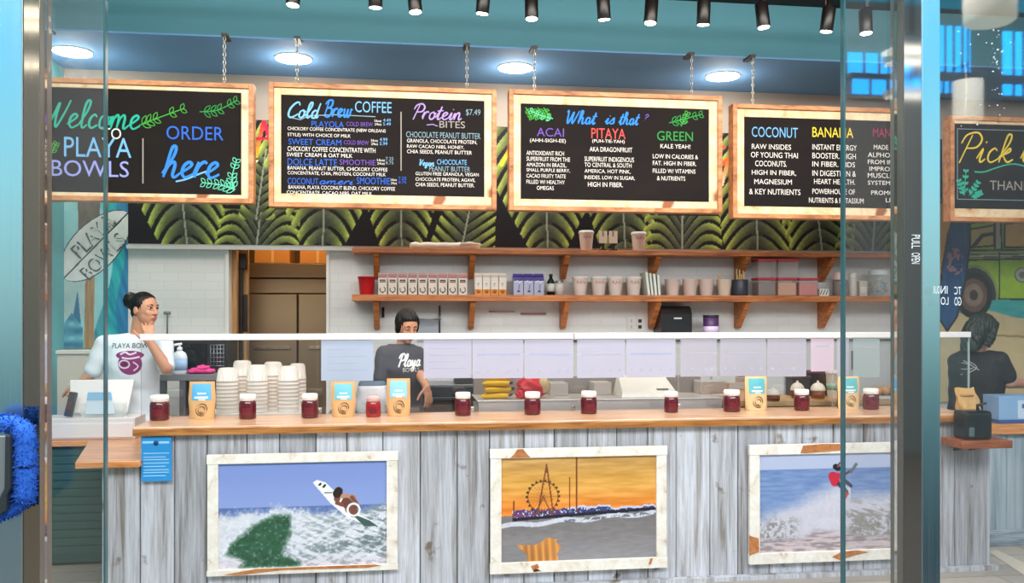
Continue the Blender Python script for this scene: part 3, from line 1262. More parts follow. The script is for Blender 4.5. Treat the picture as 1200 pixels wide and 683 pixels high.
for k, (px, pt, pb, lab) in enumerate(((1161, -10, 26, 'large pale drum pendant lamp hung across the corridor'), (1135, 95, 141, 'slim pale cylinder pendant lamp hung across the corridor'))):
    x0, x1, z0, z1 = mirror_rect(px - (26 if k == 0 else 15), px + (26 if k == 0 else 15), pt, pb, D_G + .06, -2.6 - 2 * k)
    pl = thing('pendant_lamp', lab, 'lamp', ((x0 + x1) / 2, -2.6 - 2 * k, z0), 'corridor pendant lamps')
    r = (x1 - x0) / 2
    w = MB().lathe([(r * .92, 0), (r, .02), (r, z1 - z0)], ((x0 + x1) / 2, -2.6 - 2 * k, z0), 24, M('e8e4d6', .7, emit='f2ead2', strength=1.3))
    obj('shade', w, pl)
    w = MB().tube([((x0 + x1) / 2, -2.6 - 2 * k, z1), ((x0 + x1) / 2, -2.6 - 2 * k, 5.0)], .01, 8, black)
    obj('cord', w, pl)
# ================================================================== MENU BOARDS
pine = wood('pine_cream', [(.25, 'b9783f'), (.40, 'e2bf90'), (.6, 'f0dcb8'), (.8, 'dba974')], (3, 3, 3), .5, noise=2.2, blot=('9c5a2e', .63, 4.0))
pine_o = wood('pine_orange', [(.3, '8a4f2a'), (.5, 'c48150'), (.7, 'dda473')], (2, 6, 6), .5, noise=3, blot=('8d4d28', .68, 5.0))
slate_m, t, b = nt('chalkboard')
no = t.nodes.new('ShaderNodeTexNoise')
no.inputs['Scale'].default_value = 2.5
no.inputs['Detail'].default_value = 5
rp = t.nodes.new('ShaderNodeValToRGB')
rp.color_ramp.elements[0].color = (*lin('151112'), 1)
rp.color_ramp.elements[1].color = (*lin('272120'), 1)
t.links.new(no.outputs['Fac'], rp.inputs['Fac'])
t.links.new(rp.outputs['Color'], b.inputs['Base Color'])
b.inputs['Roughness'].default_value = 0.85
b.inputs['Specular IOR Level'].default_value = 0.2
CH = {k: M(v, .9, spec=.1) for k, v in dict(white='f4efe9', blue='3f8df0', lblue='7fbdf2', teal='35b59a', green='4fae4a', purple='b79ae0', red='f0605a', yellow='f5d94a', grey='8fa9b8', dblue='3d6fd6', lpurple='a3a8ee', violet='7a5cb8', dgreen='3f9a50', mint='6fd9b5', magenta='a03058', taupe='a9a39c').items()}
DB = D_B - .004
chain_m = M('c9c2b4', .35, .8)


def board(px0, px1, pyt, pyb, ix0, ix1, iyt, iyb, label, chains, pm):
    """px box of the outer frame and of the slate; pm: pixel column the heights were read at"""
    x0, x1, z0, z1 = X(px0, D_B), X(px1, D_B), Z(pyb, pm, D_B), Z(pyt, pm, D_B)
    a0, a1, c0, c1 = X(ix0, D_B), X(ix1, D_B), Z(iyb, pm, D_B), Z(iyt, pm, D_B)
    t = thing('menu_board', label, 'menu board', ((x0 + x1) / 2, D_B, z0), 'framed chalkboard menus over the counter')
    m = MB()
    w = .034
    for lo, hi in (((x0, D_B - .03, z0), (x0 + w, D_B + .07, z1)), ((x1 - w, D_B - .03, z0), (x1, D_B + .07, z1)), ((x0 + w, D_B - .03, z1 - w), (x1 - w, D_B + .07, z1)), ((x0 + w, D_B - .03, z0), (x1 - w, D_B + .07, z0 + w))):
        m.box(lo, hi, pine_o)
    obj('outer_frame', m, t, bevel=.003)
    m = MB()
    for lo, hi in (((x0 + w, D_B - .012, z0 + w), (a0, D_B + .03, z1 - w)), ((a1, D_B - .012, z0 + w), (x1 - w, D_B + .03, z1 - w)), ((a0, D_B - .012, c1), (a1, D_B + .03, z1 - w)), ((a0, D_B - .012, z0 + w), (a1, D_B + .03, c0))):
        m.box(lo, hi, pine)
    obj('inner_frame', m, t, bevel=.003)
    obj('chalkboard', MB().box((a0, D_B, c0), (a1, D_B + .03, c1), slate_m), t)
    for cx in chains:
        xx = X(cx, D_B)
        m = MB()
        y = D_B + .03
        ztop = ZS - .012
        if y < D_S:
            ztop = ZS - .035
            m.box((xx - .022, y - .01, ZS - .032), (xx + .022, D_S + .05, ZS - .013), M('35302c', .5))
            m.box((xx - .006, y - .006, ZS - .05), (xx + .006, y + .006, ZS - .03), M('35302c', .5))
        nl = max(3, int((ztop - z1) / .028))
        for k in range(nl):
            za, zb = z1 + (ztop - z1) * k / nl, z1 + (ztop - z1) * (k + 1) / nl
            zc, hh = (za + zb) / 2, (zb - za) * .62
            ring = [Vector((xx + .009 * math.cos(q) * (1 if k % 2 else .25), y + .009 * math.cos(q) * (.25 if k % 2 else 1), zc + hh * math.sin(q))) for q in [2 * math.pi * j / 10 for j in range(11)]]
            m.tube(ring, .0032, 6, chain_m, cap=False)
        obj('hanging_chain', m, t)
    return t


def sprig(m, pts, nleaf, ll, lw, D, y, mat, filled=False, one=False):
    """chalk twig given in photo pixels: a stem with pairs of leaf outlines"""
    line = smooth_line([Vector(p) for p in pts], 6)
    sc = S(line[0].x, D)

    def q(p):
        return (X(p.x, D), Z(p.y, p.x, D))
    m.ribbon([q(p) for p in line], 1.1 / sc, y, mat)
    for k in range(nleaf):
        i = int((k + 1) / (nleaf + .3) * (len(line) - 1))
        p = line[i]
        d = (line[min(i + 1, len(line) - 1)] - line[max(i - 1, 0)]).normalized()
        for sgn in (-1, 1):
            a = Vector((d.x * .72 - d.y * sgn * .7, d.y * .72 + d.x * sgn * .7))
            l = ll * (1 - .35 * k / nleaf)
            nrm = Vector((-a.y, a.x))
            o = [p + a * l * s_ + nrm * lw * math.sin(math.pi * s_) * e for s_, e in [(s_ / 6, 1) for s_ in range(7)] + [(1 - s_ / 6, -1) for s_ in range(1, 7)]]
            if filled:
                vs = [(*q(v),) for v in o]
                m.flat(vs, y, mat)
            else:
                m.ribbon([q(v) for v in o], .9 / sc, y, mat)


def lines_px(m, rows, D, y, parent=None):
    for row in rows:
        if row is None:
            obj('chalk_lettering', m, parent)
            m = MB()
            continue
        s, bx, c = row
        text(m, s, bx, D, y, CH[c] if isinstance(c, str) else c)
    return m


# --- board 1: welcome
b1 = board(38, 298, 95.5, 237, 46, 283, 106, 227, 'chalkboard reading Welcome and ORDER here, leftmost over the register', (262, 50), 180)
m = MB()
script(m, 'Welcome', (54, 164, 118, 150), DB, DB, CH['teal'], 2.3)
obj('chalk_heading', m, b1)
m = MB()
script(m, 'here', (190, 257, 172, 208), DB, DB, CH['blue'], 3.2)
lines_px(m, [('TO', (120, 142, 150, 163), 'white'), ('PLAYA', (75, 154, 161, 184), 'lblue'), ('BOWLS', (60, 151, 188, 207), 'lpurple'), ('ORDER', (195, 262, 148, 164), 'dblue')], DB, DB)
m.ribbon([(X(167.5, DB), Z(162, 167, DB)), (X(167.5, DB), Z(215, 167, DB))], 1.4 / S(167, DB), DB, CH['taupe'])
ul = smooth_line([Vector((206, 213)), Vector((218, 210)), Vector((235, 203)), Vector((246, 199))])
m.ribbon([(X(p.x, DB), Z(p.y, 225, DB)) for p in ul], 2.0 / S(225, DB), DB, CH['lblue'])
sprig(m, [(163, 147), (180, 140), (216, 127)], 5, 11, 2.2, DB, DB, CH['green'])
sprig(m, [(234, 131), (255, 129), (277, 118)], 5, 10, 2.0, DB, DB, CH['dgreen'])
sprig(m, [(276, 222), (260, 217), (238, 214)], 6, 10, 2.0, DB, DB, CH['mint'])
sprig(m, [(274, 224), (272, 208), (277, 188)], 5, 9, 2.0, DB, DB, CH['mint'])
sprig(m, [(60, 182), (63, 174), (66, 168)], 3, 6, 1.5, DB, DB, CH['green'])
obj('chalk_lettering', m, b1)

# --- board 2: cold brew
b2 = board(315.5, 581.5, 101.5, 244.5, 329.5, 567.5, 115, 229, 'chalkboard reading Cold Brew COFFEE and Protein BITES', (347.5, 547.5), 449)
m = MB()
script(m, 'Cold', (338, 376, 120, 138), DB, DB, CH['lblue'], 1.9)
script(m, 'Brew', (380, 413, 118, 137), DB, DB, CH['blue'], 1.9)
script(m, 'Protein', (484, 541, 123, 140), DB, DB, CH['purple'], 1.6)
script(m, 'Vegan', (492, 509, 187, 194), DB, DB, CH['lblue'], 1.0)
W_ = 'white'
obj('chalk_heading', m, b2)
m = lines_px(MB(), [
    ('COFFEE', (416, 459, 119, 132), 'lblue'), ('PLAYOLA', (365, 403, 142, 149), 'dblue'), ('COLD BREW', (406, 437, 143, 148), 'violet'),
    ('16oz', (439, 447, 140, 143), W_), ('24oz', (439, 447, 144, 147), W_), ('4.49', (449, 458, 139, 142.5), 'lblue'), ('5.49', (449, 458, 143.5, 147), 'lblue'),
    ('CHICKORY COFFEE CONCENTRATE (NEW ORLEANS', (337, 452, 150, 155), W_), ('STYLE) WITH CHOICE OF MILK', (337, 411, 156.5, 161.5), W_),
    None, ('SWEET CREAM', (338, 400, 163, 170), 'dblue'), ('COLD BREW', (403, 432, 164.5, 169.5), 'violet'), ('16oz', (435, 443, 163, 166), W_), ('24oz', (435, 443, 167, 170), W_), ('4.99', (445, 454, 161.5, 165.5), 'lblue'), ('5.99', (445, 454, 166.5, 170), 'lblue'),
    ('CHICKORY COFFEE CONCENTRATE WITH', (337, 440, 172.5, 178), W_), ('SWEET CREAM & OAT MILK', (336, 413, 179.5, 184), W_),
    None, ('DOLCE LATTE', (337, 395, 186, 194), 'dblue'), ('SMOOTHIE', (398, 440, 187, 193.5), 'violet'), ('16oz', (442, 451, 186, 189), W_), ('24oz', (442, 451, 190, 193), W_), ('7.25', (452, 461, 184, 188), 'grey'), ('8.75', (452, 461, 189, 192.5), 'grey'),
    ('BANANA, PEANUT BUTTER, CHICKORY COFFEE', (337, 454, 195.5, 200.5), W_), ('CONCENTRATE, CHIA, PROTEIN, COCONUT MILK', (337, 452, 201.5, 206), W_),
    None, ('COCONUT', (337, 373, 208.5, 216), 'dblue'), ('SMOOTHIE', (418, 457, 208, 216), 'dblue'), ('16oz', (458, 465, 209, 212), W_), ('24oz', (458, 465, 213, 216), W_), ('7.25', (467, 476, 207, 211), 'dblue'), ('8.75', (467, 476, 212, 215), 'dblue'),
    ('BANANA, PLAYA COCONUT BLEND, CHICKORY COFFEE', (338, 463, 218, 223), W_), ('CONCENTRATE, CACAO NIBS, OAT MILK', (336, 436, 224, 228.5), W_),
    None, ('$7.49', (546, 563, 128, 136), 'grey'), ('BITES', (515, 545, 142, 150), 'taupe'),
    None, ('CHOCOLATE PEANUT BUTTER', (476, 563, 155, 162), 'grey'), ('GRANOLA, CHOCOLATE PROTEIN,', (477, 559, 163.5, 168.5), W_), ('RAW CACAO NIBS, HONEY,', (477, 544, 170, 174.5), W_), ('CHIA SEEDS, PEANUT BUTTER', (477, 553, 176, 181), W_),
    None, ('CHOCOLATE', (512, 547, 187, 193), 'lblue'), ('PEANUT BUTTER', (503, 551, 195, 201), 'grey'), ('GLUTEN FREE GRANOLA, VEGAN', (487, 561, 202, 206.5), W_), ('CHOCOLATE PROTEIN, AGAVE,', (487, 557, 208.5, 213), W_), ('CHIA SEEDS, PEANUT BUTTER.', (487, 556, 214.5, 219.5), W_)], DB, DB, b2)
script(m, 'ameri', (375, 415, 208, 216), DB, DB, CH['dblue'], 1.0)
m.ribbon([(X(470, DB), Z(131, 470, DB)), (X(470, DB), Z(200, 470, DB))], 1.3 / S(470, DB), DB, CH['taupe'])
for pts, c in ((((342, 141), (352, 143), (362, 138), (395, 136), (440, 137)), 'grey'), (((500, 145), (507, 144), (513, 146)), 'purple')):
    m.ribbon([(X(p[0], DB), Z(p[1], 449, DB)) for p in pts], 1.0 / S(449, DB), DB, CH[c])
obj('chalk_lettering', m, b2)

# --- board 3: what is that
b3 = board(596, 845, 109.5, 248.5, 610, 830.5, 125, 235, 'chalkboard reading What is that with ACAI, PITAYA and GREEN columns', (627, 812), 720)
m = MB()
script(m, 'What', (665, 700, 130, 145), DB, DB, CH['blue'], 1.8)
script(m, 'is', (709, 720, 132, 145), DB, DB, CH['blue'], 1.6)
script(m, 'that', (725, 750, 132, 146), DB, DB, CH['blue'], 1.6)
script(m, '?', (755, 760, 134, 142), DB, DB, CH['violet'], 1.1)
obj('chalk_heading', m, b3)
m = MB()
lines_px(m, [
    ('ACAI', (629, 661, 150, 160), 'violet'), ('(AHH-SIGH-EE)', (621, 663, 162.5, 168), W_), ('ANTIOXIDANT RICH', (617, 661, 177, 182), W_), ('SUPERFRUIT FROM THE', (617, 668, 184, 189), W_), ('AMAZON IN BRAZIL.', (617, 664, 191, 195.5), W_), ('SMALL PURPLE BERRY,', (617, 668, 197.5, 202), W_), ('CACAO FRUITY TASTE', (617, 663, 204, 208.5), W_), ('FILLED W/ HEALTHY', (617, 662, 211, 215.5), W_), ('OMEGAS', (629, 649, 218, 222.5), W_)], DB, DB)
obj('chalk_lettering', m, b3)
m = MB()
lines_px(m, [
    ('PITAYA', (693, 733, 150.5, 162.5), 'red'), ('(PUH-TIE-YAH)', (694, 732, 163.5, 168.5), W_), ('AKA DRAGONFRUIT', (691, 741, 172.5, 178), W_), ('SUPERFRUIT INDIGENOUS', (685, 743, 184, 189.5), W_), ('TO CENTRAL & SOUTH', (685, 740, 191, 196), W_), ('AMERICA. HOT PINK,', (685, 739, 198.5, 203.5), W_), ('INSIDES. LOW IN SUGAR,', (685, 744, 206, 211), W_), ('HIGH IN FIBER.', (689, 730, 213.5, 219), W_)], DB, DB)
obj('chalk_lettering', m, b3)
m = MB()
lines_px(m, [
    ('GREEN', (770, 812, 154, 165), 'dgreen'), ('KALE YEAH!', (774, 809, 169, 174), W_), ('LOW IN CALORIES &', (765, 818, 181, 186), W_), ('FAT. HIGH IN FIBER.', (765, 816, 189, 194), W_), ('FILLED W/ VITAMINS', (765, 815, 198, 203), W_), ('& NUTRIENTS', (770, 803, 206.5, 211.5), W_)], DB, DB)
obj('chalk_lettering', m, b3)
m = MB()
for px in (616, 623, 630, 637):
    sprig(m, [(px, 126), (px + 4, 132), (px + 7, 139)], 3, 5, 1.2, DB, DB, CH['green'])
sprig(m, [(648, 139), (636, 136), (622, 130)], 4, 6, 1.3, DB, DB, CH['mint'])
sprig(m, [(784, 144), (800, 140), (822, 134)], 5, 8, 1.8, DB, DB, CH['dgreen'])
sprig(m, [(798, 148), (802, 140), (806, 132)], 3, 6, 1.5, DB, DB, CH['green'])
obj('chalk_leaves', m, b3)

# --- board 4: coconut, banana, mango
b4 = board(857.5, 1090, 125, 257, 871.5, 1078, 139.5, 243, 'chalkboard with COCONUT and BANANA columns, fourth from the left', (884, 1066), 950)
m = MB()
lines_px(m, [
    ('COCONUT', (881, 935, 149, 161), 'lblue'), ('RAW INSIDES', (881, 927, 169, 175), W_), ('OF YOUNG THAI', (880, 935, 178.5, 185), W_), ('COCONUTS.', (885, 922, 188.5, 195), W_), ('HIGH IN FIBER,', (881, 933, 199.5, 206), W_), ('MAGNESIUM', (884, 928, 210, 216), W_), ('& KEY NUTRIENTS', (878, 938, 221.5, 228), W_)], DB, DB)
obj('chalk_lettering', m, b4)
m = MB()
lines_px(m, [
    ('BANANA', (952, 1000, 149.5, 161), 'yellow'), ('INSTANT ENERGY', (952, 1004, 169.5, 176), W_), ('BOOSTER. HIGH', (952, 1003, 179.5, 186), W_), ('IN FIBER. AIDS', (952, 1002, 189.5, 195.5), W_), ('IN DIGESTION &', (952, 1003, 200, 206.5), W_), ('HEART HEALTH.', (954, 1002, 210, 216), W_), ('POWERHOUSE OF', (952, 1002, 221.5, 227.5), W_), ('NUTRIENTS & POTASSIUM', (948, 1012, 232, 238), W_)], DB, DB)
obj('chalk_lettering', m, b4)
m = MB()
lines_px(m, [
    ('MANGO', (1023, 1059, 150.5, 161), 'magenta'), ('MADE FROM', (1024, 1060, 170, 175.5), W_), ('ALPHONSO', (1017, 1060, 179, 184.5), W_), ('FROM INDIA', (1017, 1060, 187.5, 192.5), W_), ('IMPROVES', (1019, 1056, 195.5, 200.5), W_), ('MUSCLES &', (1017, 1058, 203, 208.5), W_), ('SYSTEM, SKIN', (1017, 1064, 212, 217.5), W_), ('PROMOTES', (1021, 1060, 223.5, 228.5), W_), ('LIFE', (1038, 1052, 232, 237), W_)], DB, DB)
obj('chalk_lettering', m, b4)

# --- board 5: pick up
b5 = board(1111.5, 1330, 137.5, 260, 1116.5, 1318, 146, 245, 'chalkboard reading Pick up and THANKS behind the right glass pane', (1135, 1310), 1160)
m = MB()
script(m, 'Pick', (1124, 1187, 157, 190), DB, DB, CH['yellow'], 1.9)
script(m, 'up', (1196, 1232, 157, 190), DB, DB, CH['yellow'], 1.9)
lines_px(m, [('THANKS', (1160, 1214, 212, 223), 'taupe'), ('A BUNCH', (1225, 1280, 212, 223), 'taupe')], DB, DB)
sw = smooth_line([Vector(p) for p in ((1142, 202), (1153, 202), (1170, 196), (1186, 192), (1200, 194), (1222, 200))])
m.ribbon([(X(p.x, DB), Z(p.y, 1180, DB)) for p in sw], 1.7 / S(1180, DB), DB, CH['teal'])
bd = [(1122, 152), (1312, 152), (1312, 234), (1122, 234), (1122, 152)]
for i in range(4):
    m.ribbon([(X(bd[i][0], DB), Z(bd[i][1], 1160, DB)), (X(bd[i + 1][0], DB), Z(bd[i + 1][1], 1160, DB))], .8 / S(1160, DB), DB, CH['grey'])
for a in ((1130, 228, 1132, 200), (1136, 229, 1146, 214), (1130, 229, 1124, 212), (1138, 231, 1149, 226)):
    sprig(m, [(a[0], a[1]), ((a[0] + a[2]) / 2, (a[1] + a[3]) / 2), (a[2], a[3])], 4, 6, 1.6, DB, DB, CH['teal'], filled=True)
obj('chalk_lettering', m, b5)

# ================================================================== LIGHTS IN THE SHOP
lens_m = emission('spot_lens', 'fff4e0', 22.0)
can_m = M('15110f', .35, .3)
spots = [(126, -3), (225, 0), (343, 9), (440, 12), (487, 17), (565, 19), (623, 25), (708, 26), (762, 30), (824, 32), (895, 35), (968, 40), (1015, 42)]
ORD = ['first', 'second', 'third', 'fourth', 'fifth', 'sixth', 'seventh', 'eighth', 'ninth', 'tenth', 'eleventh', 'twelfth', 'thirteenth']
D_T = 5.6
trk = MB().box((-2.5, D_T - .02, 3.80), (3.6, D_T + .02, 3.835), can_m)
for xx in (-2.0, -.6, .8, 2.2, 3.4):
    trk.tube([(xx, D_T, 3.835), (xx, D_T, ZC)], .008, 8, can_m)
tr_ = obj('track_rail', trk, None, (0, D_T, 3.8))
tag(tr_, 'black lighting track rail hung under the dark ceiling', 'light track')
for k, (px, pb) in enumerate(spots):
    base = W(px, pb - 3, D_T)
    t = thing('track_spotlight', '%s black cylinder spotlight on the track, counting from the left' % ORD[k], 'spotlight', (base.x, D_T, 3.78), 'black spotlights on the ceiling track')
    aim_board = k % 3 != 1
    tgt = Vector((base.x + .05, D_B - .05, 2.55)) if aim_board else Vector((base.x, 5.0, .98))
    ln = .165
    d = Vector((.10 * math.sin(k * 2.1), .12 if k % 2 else -.06, -1)).normalized()
    p1 = Vector((base.x, D_T, base.z))
    p0 = p1 - d * ln
    m = MB().tube([p0, p0 + d * .004, p1 - d * .004, p1], [.041, .045, .045, .043], 20, can_m)
    obj('lamp_body', m, t)
    m = MB()
    m.box((base.x - .012, D_T - .012, p0.z + .02), (base.x + .012, D_T + .012, 3.785), can_m)
    m.box((base.x - .02, D_T - .018, 3.78), (base.x + .02, D_T + .018, 3.7995), can_m)
    m.tube([p0 + Vector((0, 0, .06)), p0 + d * .06], .014, 8, can_m)
    obj('yoke', m, t)
    m = MB().tube([p1 + d * .0005, p1 + d * .002], .038, 20, lens_m, smooth=False)
    obj('lens', m, t)
    lp = lamp('spot_beam', 'SPOT', p1 + d * .01, 7 if aim_board else 42, (1.0, .90, .78), aim=tgt, spot_size=math.radians(62), spot_blend=.8, shadow_soft_size=.04)

disc_m = emission('recessed_disc', 'fff3e2', 16.0)
for k, (px, py) in enumerate(((85, 58), (344, 66), (604, 77), (847, 87))):
    tD = (ZS - CAMZ) * FPX * (CT - (px - 600) / FPX * ST) / (HOR - py)
    c = W(px, py, tD)
    c.z = ZS - .012
    t = thing('recessed_light', 'round recessed ceiling light, %s from the left in the blue soffit' % ORD[k], 'ceiling light', c, 'round recessed lights in the blue soffit')
    m = MB().lathe([(.115, -.012), (.142, -.008), (.15, 0), (.15, .012), (.115, .012)], c, 28, M('e9e7e2', .4))
    obj('trim_ring', m, t)
    m = MB().lathe([(0.0, -.018), (.138, -.013), (.138, -.006)], c, 28, disc_m)
    obj('lit_disc', m, t)
    lamp('recessed_spot', 'SPOT', (c.x, c.y, c.z - .03), 70, (1.0, .90, .80), spot_size=math.radians(120), spot_blend=.7, shadow_soft_size=.12)
    lamp('recessed_beam', 'POINT', (c.x, c.y, c.z - .16), 6, (1.0, .91, .80), shadow_soft_size=.1)
# ================================================================== COUNTER
D_CF, D_P, D_CB = 4.90, 4.95, 5.42
ZTOP, ZSL = .98, .93
plank = wood('whitewashed_plank', [(.24, '5b524b'), (.34, '928b86'), (.43, 'b5b5ba'), (.58, 'cfd1d9'), (.8, 'b9bec9')], (11, 11, .6), .7, noise=1.6, bump=.3, fine=.4, tint=True, blot=('7d6e62', .655, 6.5))
honey = wood('honey_wood', [(.3, 'a4622c'), (.5, 'd58c50'), (.7, 'e9ab72')], (1.2, 14, 14), .32, noise=3.0, coat=.35, bump=.05)
honey_d = wood('honey_edge', [(.3, '7b4a20'), (.5, 'ab6e34'), (.7, 'c88c4c')], (1.2, 14, 14), .4, noise=3.0, bump=.05)


def planks(mb, x0, x1, y, z0, z1, w, th, mat, seed):
    r = random.Random(seed)
    x = x0
    while x < x1 - .01:
        e = min(x + w * r.uniform(.88, 1.1), x1)
        if x1 - e < .05:
            e = x1
        c = [r.random(), r.random(), r.random()]
        dy = r.uniform(0, .007)
        g_ = .002
        b_ = .006
        mb.add([(x + b_, y - th + dy, z0), (e - b_, y - th + dy, z0), (e - g_, y - th + dy + b_, z0), (e - g_, y, z0), (x + g_, y, z0), (x + g_, y - th + dy + b_, z0),
                (x + b_, y - th + dy, z1), (e - b_, y - th + dy, z1), (e - g_, y - th + dy + b_, z1), (e - g_, y, z1), (x + g_, y, z1), (x + g_, y - th + dy + b_, z1)],
               [(0, 1, 7, 6), (1, 2, 8, 7), (2, 3, 9, 8), (3, 4, 10, 9), (4, 5, 11, 10), (5, 0, 6, 11), (0, 5, 4, 3, 2, 1), (6, 7, 8, 9, 10, 11)], mat, c)
        x = e
    return mb


XC0, XC1 = X(119, D_P), X(1160, D_P)
XT0, XT1 = X(155, D_CF), X(1142, D_CF)
ct = thing('counter', 'long service counter of whitewashed planks under a honey wood top', 'counter', ((XC0 + XC1) / 2, D_P, 0))
m = MB()
XS = X(164, D_P)          # the top steps down to a low ledge left of here
planks(m, XS, XC1, D_P + .02, .02, ZSL, .196, .022, plank, 3)
planks(m, XC0, XS, D_P + .02, .02, .765, .2, .022, plank, 9)
obj('plank_front', m, ct)
m = MB()
m.box((XS, D_P + .02, 0), (XC1 - .02, D_CB - .04, ZSL), M('2b2724', .9))
m.box((XC0, D_P + .02, 0), (XS, D_CB - .04, .765), M('2b2724', .9))
obj('counter_body', m, ct)
m = MB()
rnd2 = random.Random(4)
y = D_P
while y < D_CB - .03:
    e = min(y + .2, D_CB - .03)
    c = [rnd2.random() for _ in range(3)]
    m.box((XC1 - .02, y + .001, .02), (XC1, e - .001, ZSL), plank, c)
    y = e
obj('plank_end', m, ct)
m = MB()
m.box((XT0, D_CF, ZSL), (XT1, D_CB, ZTOP), wood('honey_top', [(.3, 'b98560'), (.5, 'dcae8a'), (.7, 'ecc8ab')], (1.2, 14, 14), .3, noise=3.0, coat=.4, bump=.05))
obj('countertop', m, ct, bevel=.004)
m = MB().box((XT0 + .002, D_CF - .003, ZSL + .002), (XT1 - .002, D_CF + .004, ZTOP - .012), honey_d)
obj('countertop_edge', m, ct, bevel=.001)
m = MB().box((XC0 - .01, D_P - .045, 0), (XC1 + .03, D_P - .002, .025), plank, [.6, .3, .2])
obj('base_trim', m, ct)

# low register ledge at the left end
lg = thing('register_ledge', 'low honey wood register ledge with dark green front at the counter end', 'counter', (X(100, 5.6), 5.6, 0))
zl, zl2 = .80, .765
D_L2 = 5.69
xL = X(40, D_L2) - .3
m = MB()
xR = X(163.5, D_CF)
xq = X(88, D_CF - .03)
tg = [(xq, D_CF - .03), (X(163.5, D_CF - .03), D_CF - .03), (xR, D_L2 - .19), (X(118, D_L2) - .02, D_L2 - .19)]
n = len(tg)
m.add([(p[0], p[1], zl2) for p in tg] + [(p[0], p[1], zl) for p in tg], [list(range(n))[::-1], list(range(n, 2 * n))] + [(i, (i + 1) % n, (i + 1) % n + n, i + n) for i in range(n)], honey)
obj('low_shelf', m, ct, bevel=.003)
m = MB()
pts = [(X(118, D_L2) - .02, D_L2 - .188), (xR, D_L2 - .188), (xR, 5.98), (xL, 5.98), (xL, D_L2), (X(118, D_L2) - .08, D_L2)]
n = len(pts)
vs = [(p[0], p[1], zl2) for p in pts] + [(p[0], p[1], zl) for p in pts]
m.add(vs, [list(range(n))[::-1], list(range(n, 2 * n))] + [(i, (i + 1) % n, (i + 1) % n + n, i + n) for i in range(n)], honey)
obj('ledge_top', m, lg, bevel=.003)
m = MB()
m.box((xL, D_L2 + .05, .02), (X(119, 5.2), D_L2 + .07, zl2), M('2f5450', .6))
k = .06
zz = .08
while zz < zl2 - .05:
    m.box((xL, D_L2 + .044, zz), (X(119, 5.2), D_L2 + .05, zz + .045), M('345b56', .6))
    zz += .052
obj('green_front', m, lg)
obj('ledge_body', MB().box((xL, D_L2 + .07, 0), (X(163.5, D_CF), 5.97, zl2), M('54504b', .8)), lg)

# ------------------------------------------------------------------ framed pictures on the counter front
pm_ = attr_mat('photo_print', .35, .5)
frame_w = wood('frame_whitewood', [(.25, 'a88a6a'), (.4, 'e3d9cb'), (.6, 'f1ece4'), (.8, 'e3d6c6')], (5, 5, 5), .6, noise=2.5)
stain_m = wood('bare_wood', [(.3, '9c5a2c'), (.5, 'b87540'), (.7, 'c98a58')], (9, 9, 9), .6, noise=3)


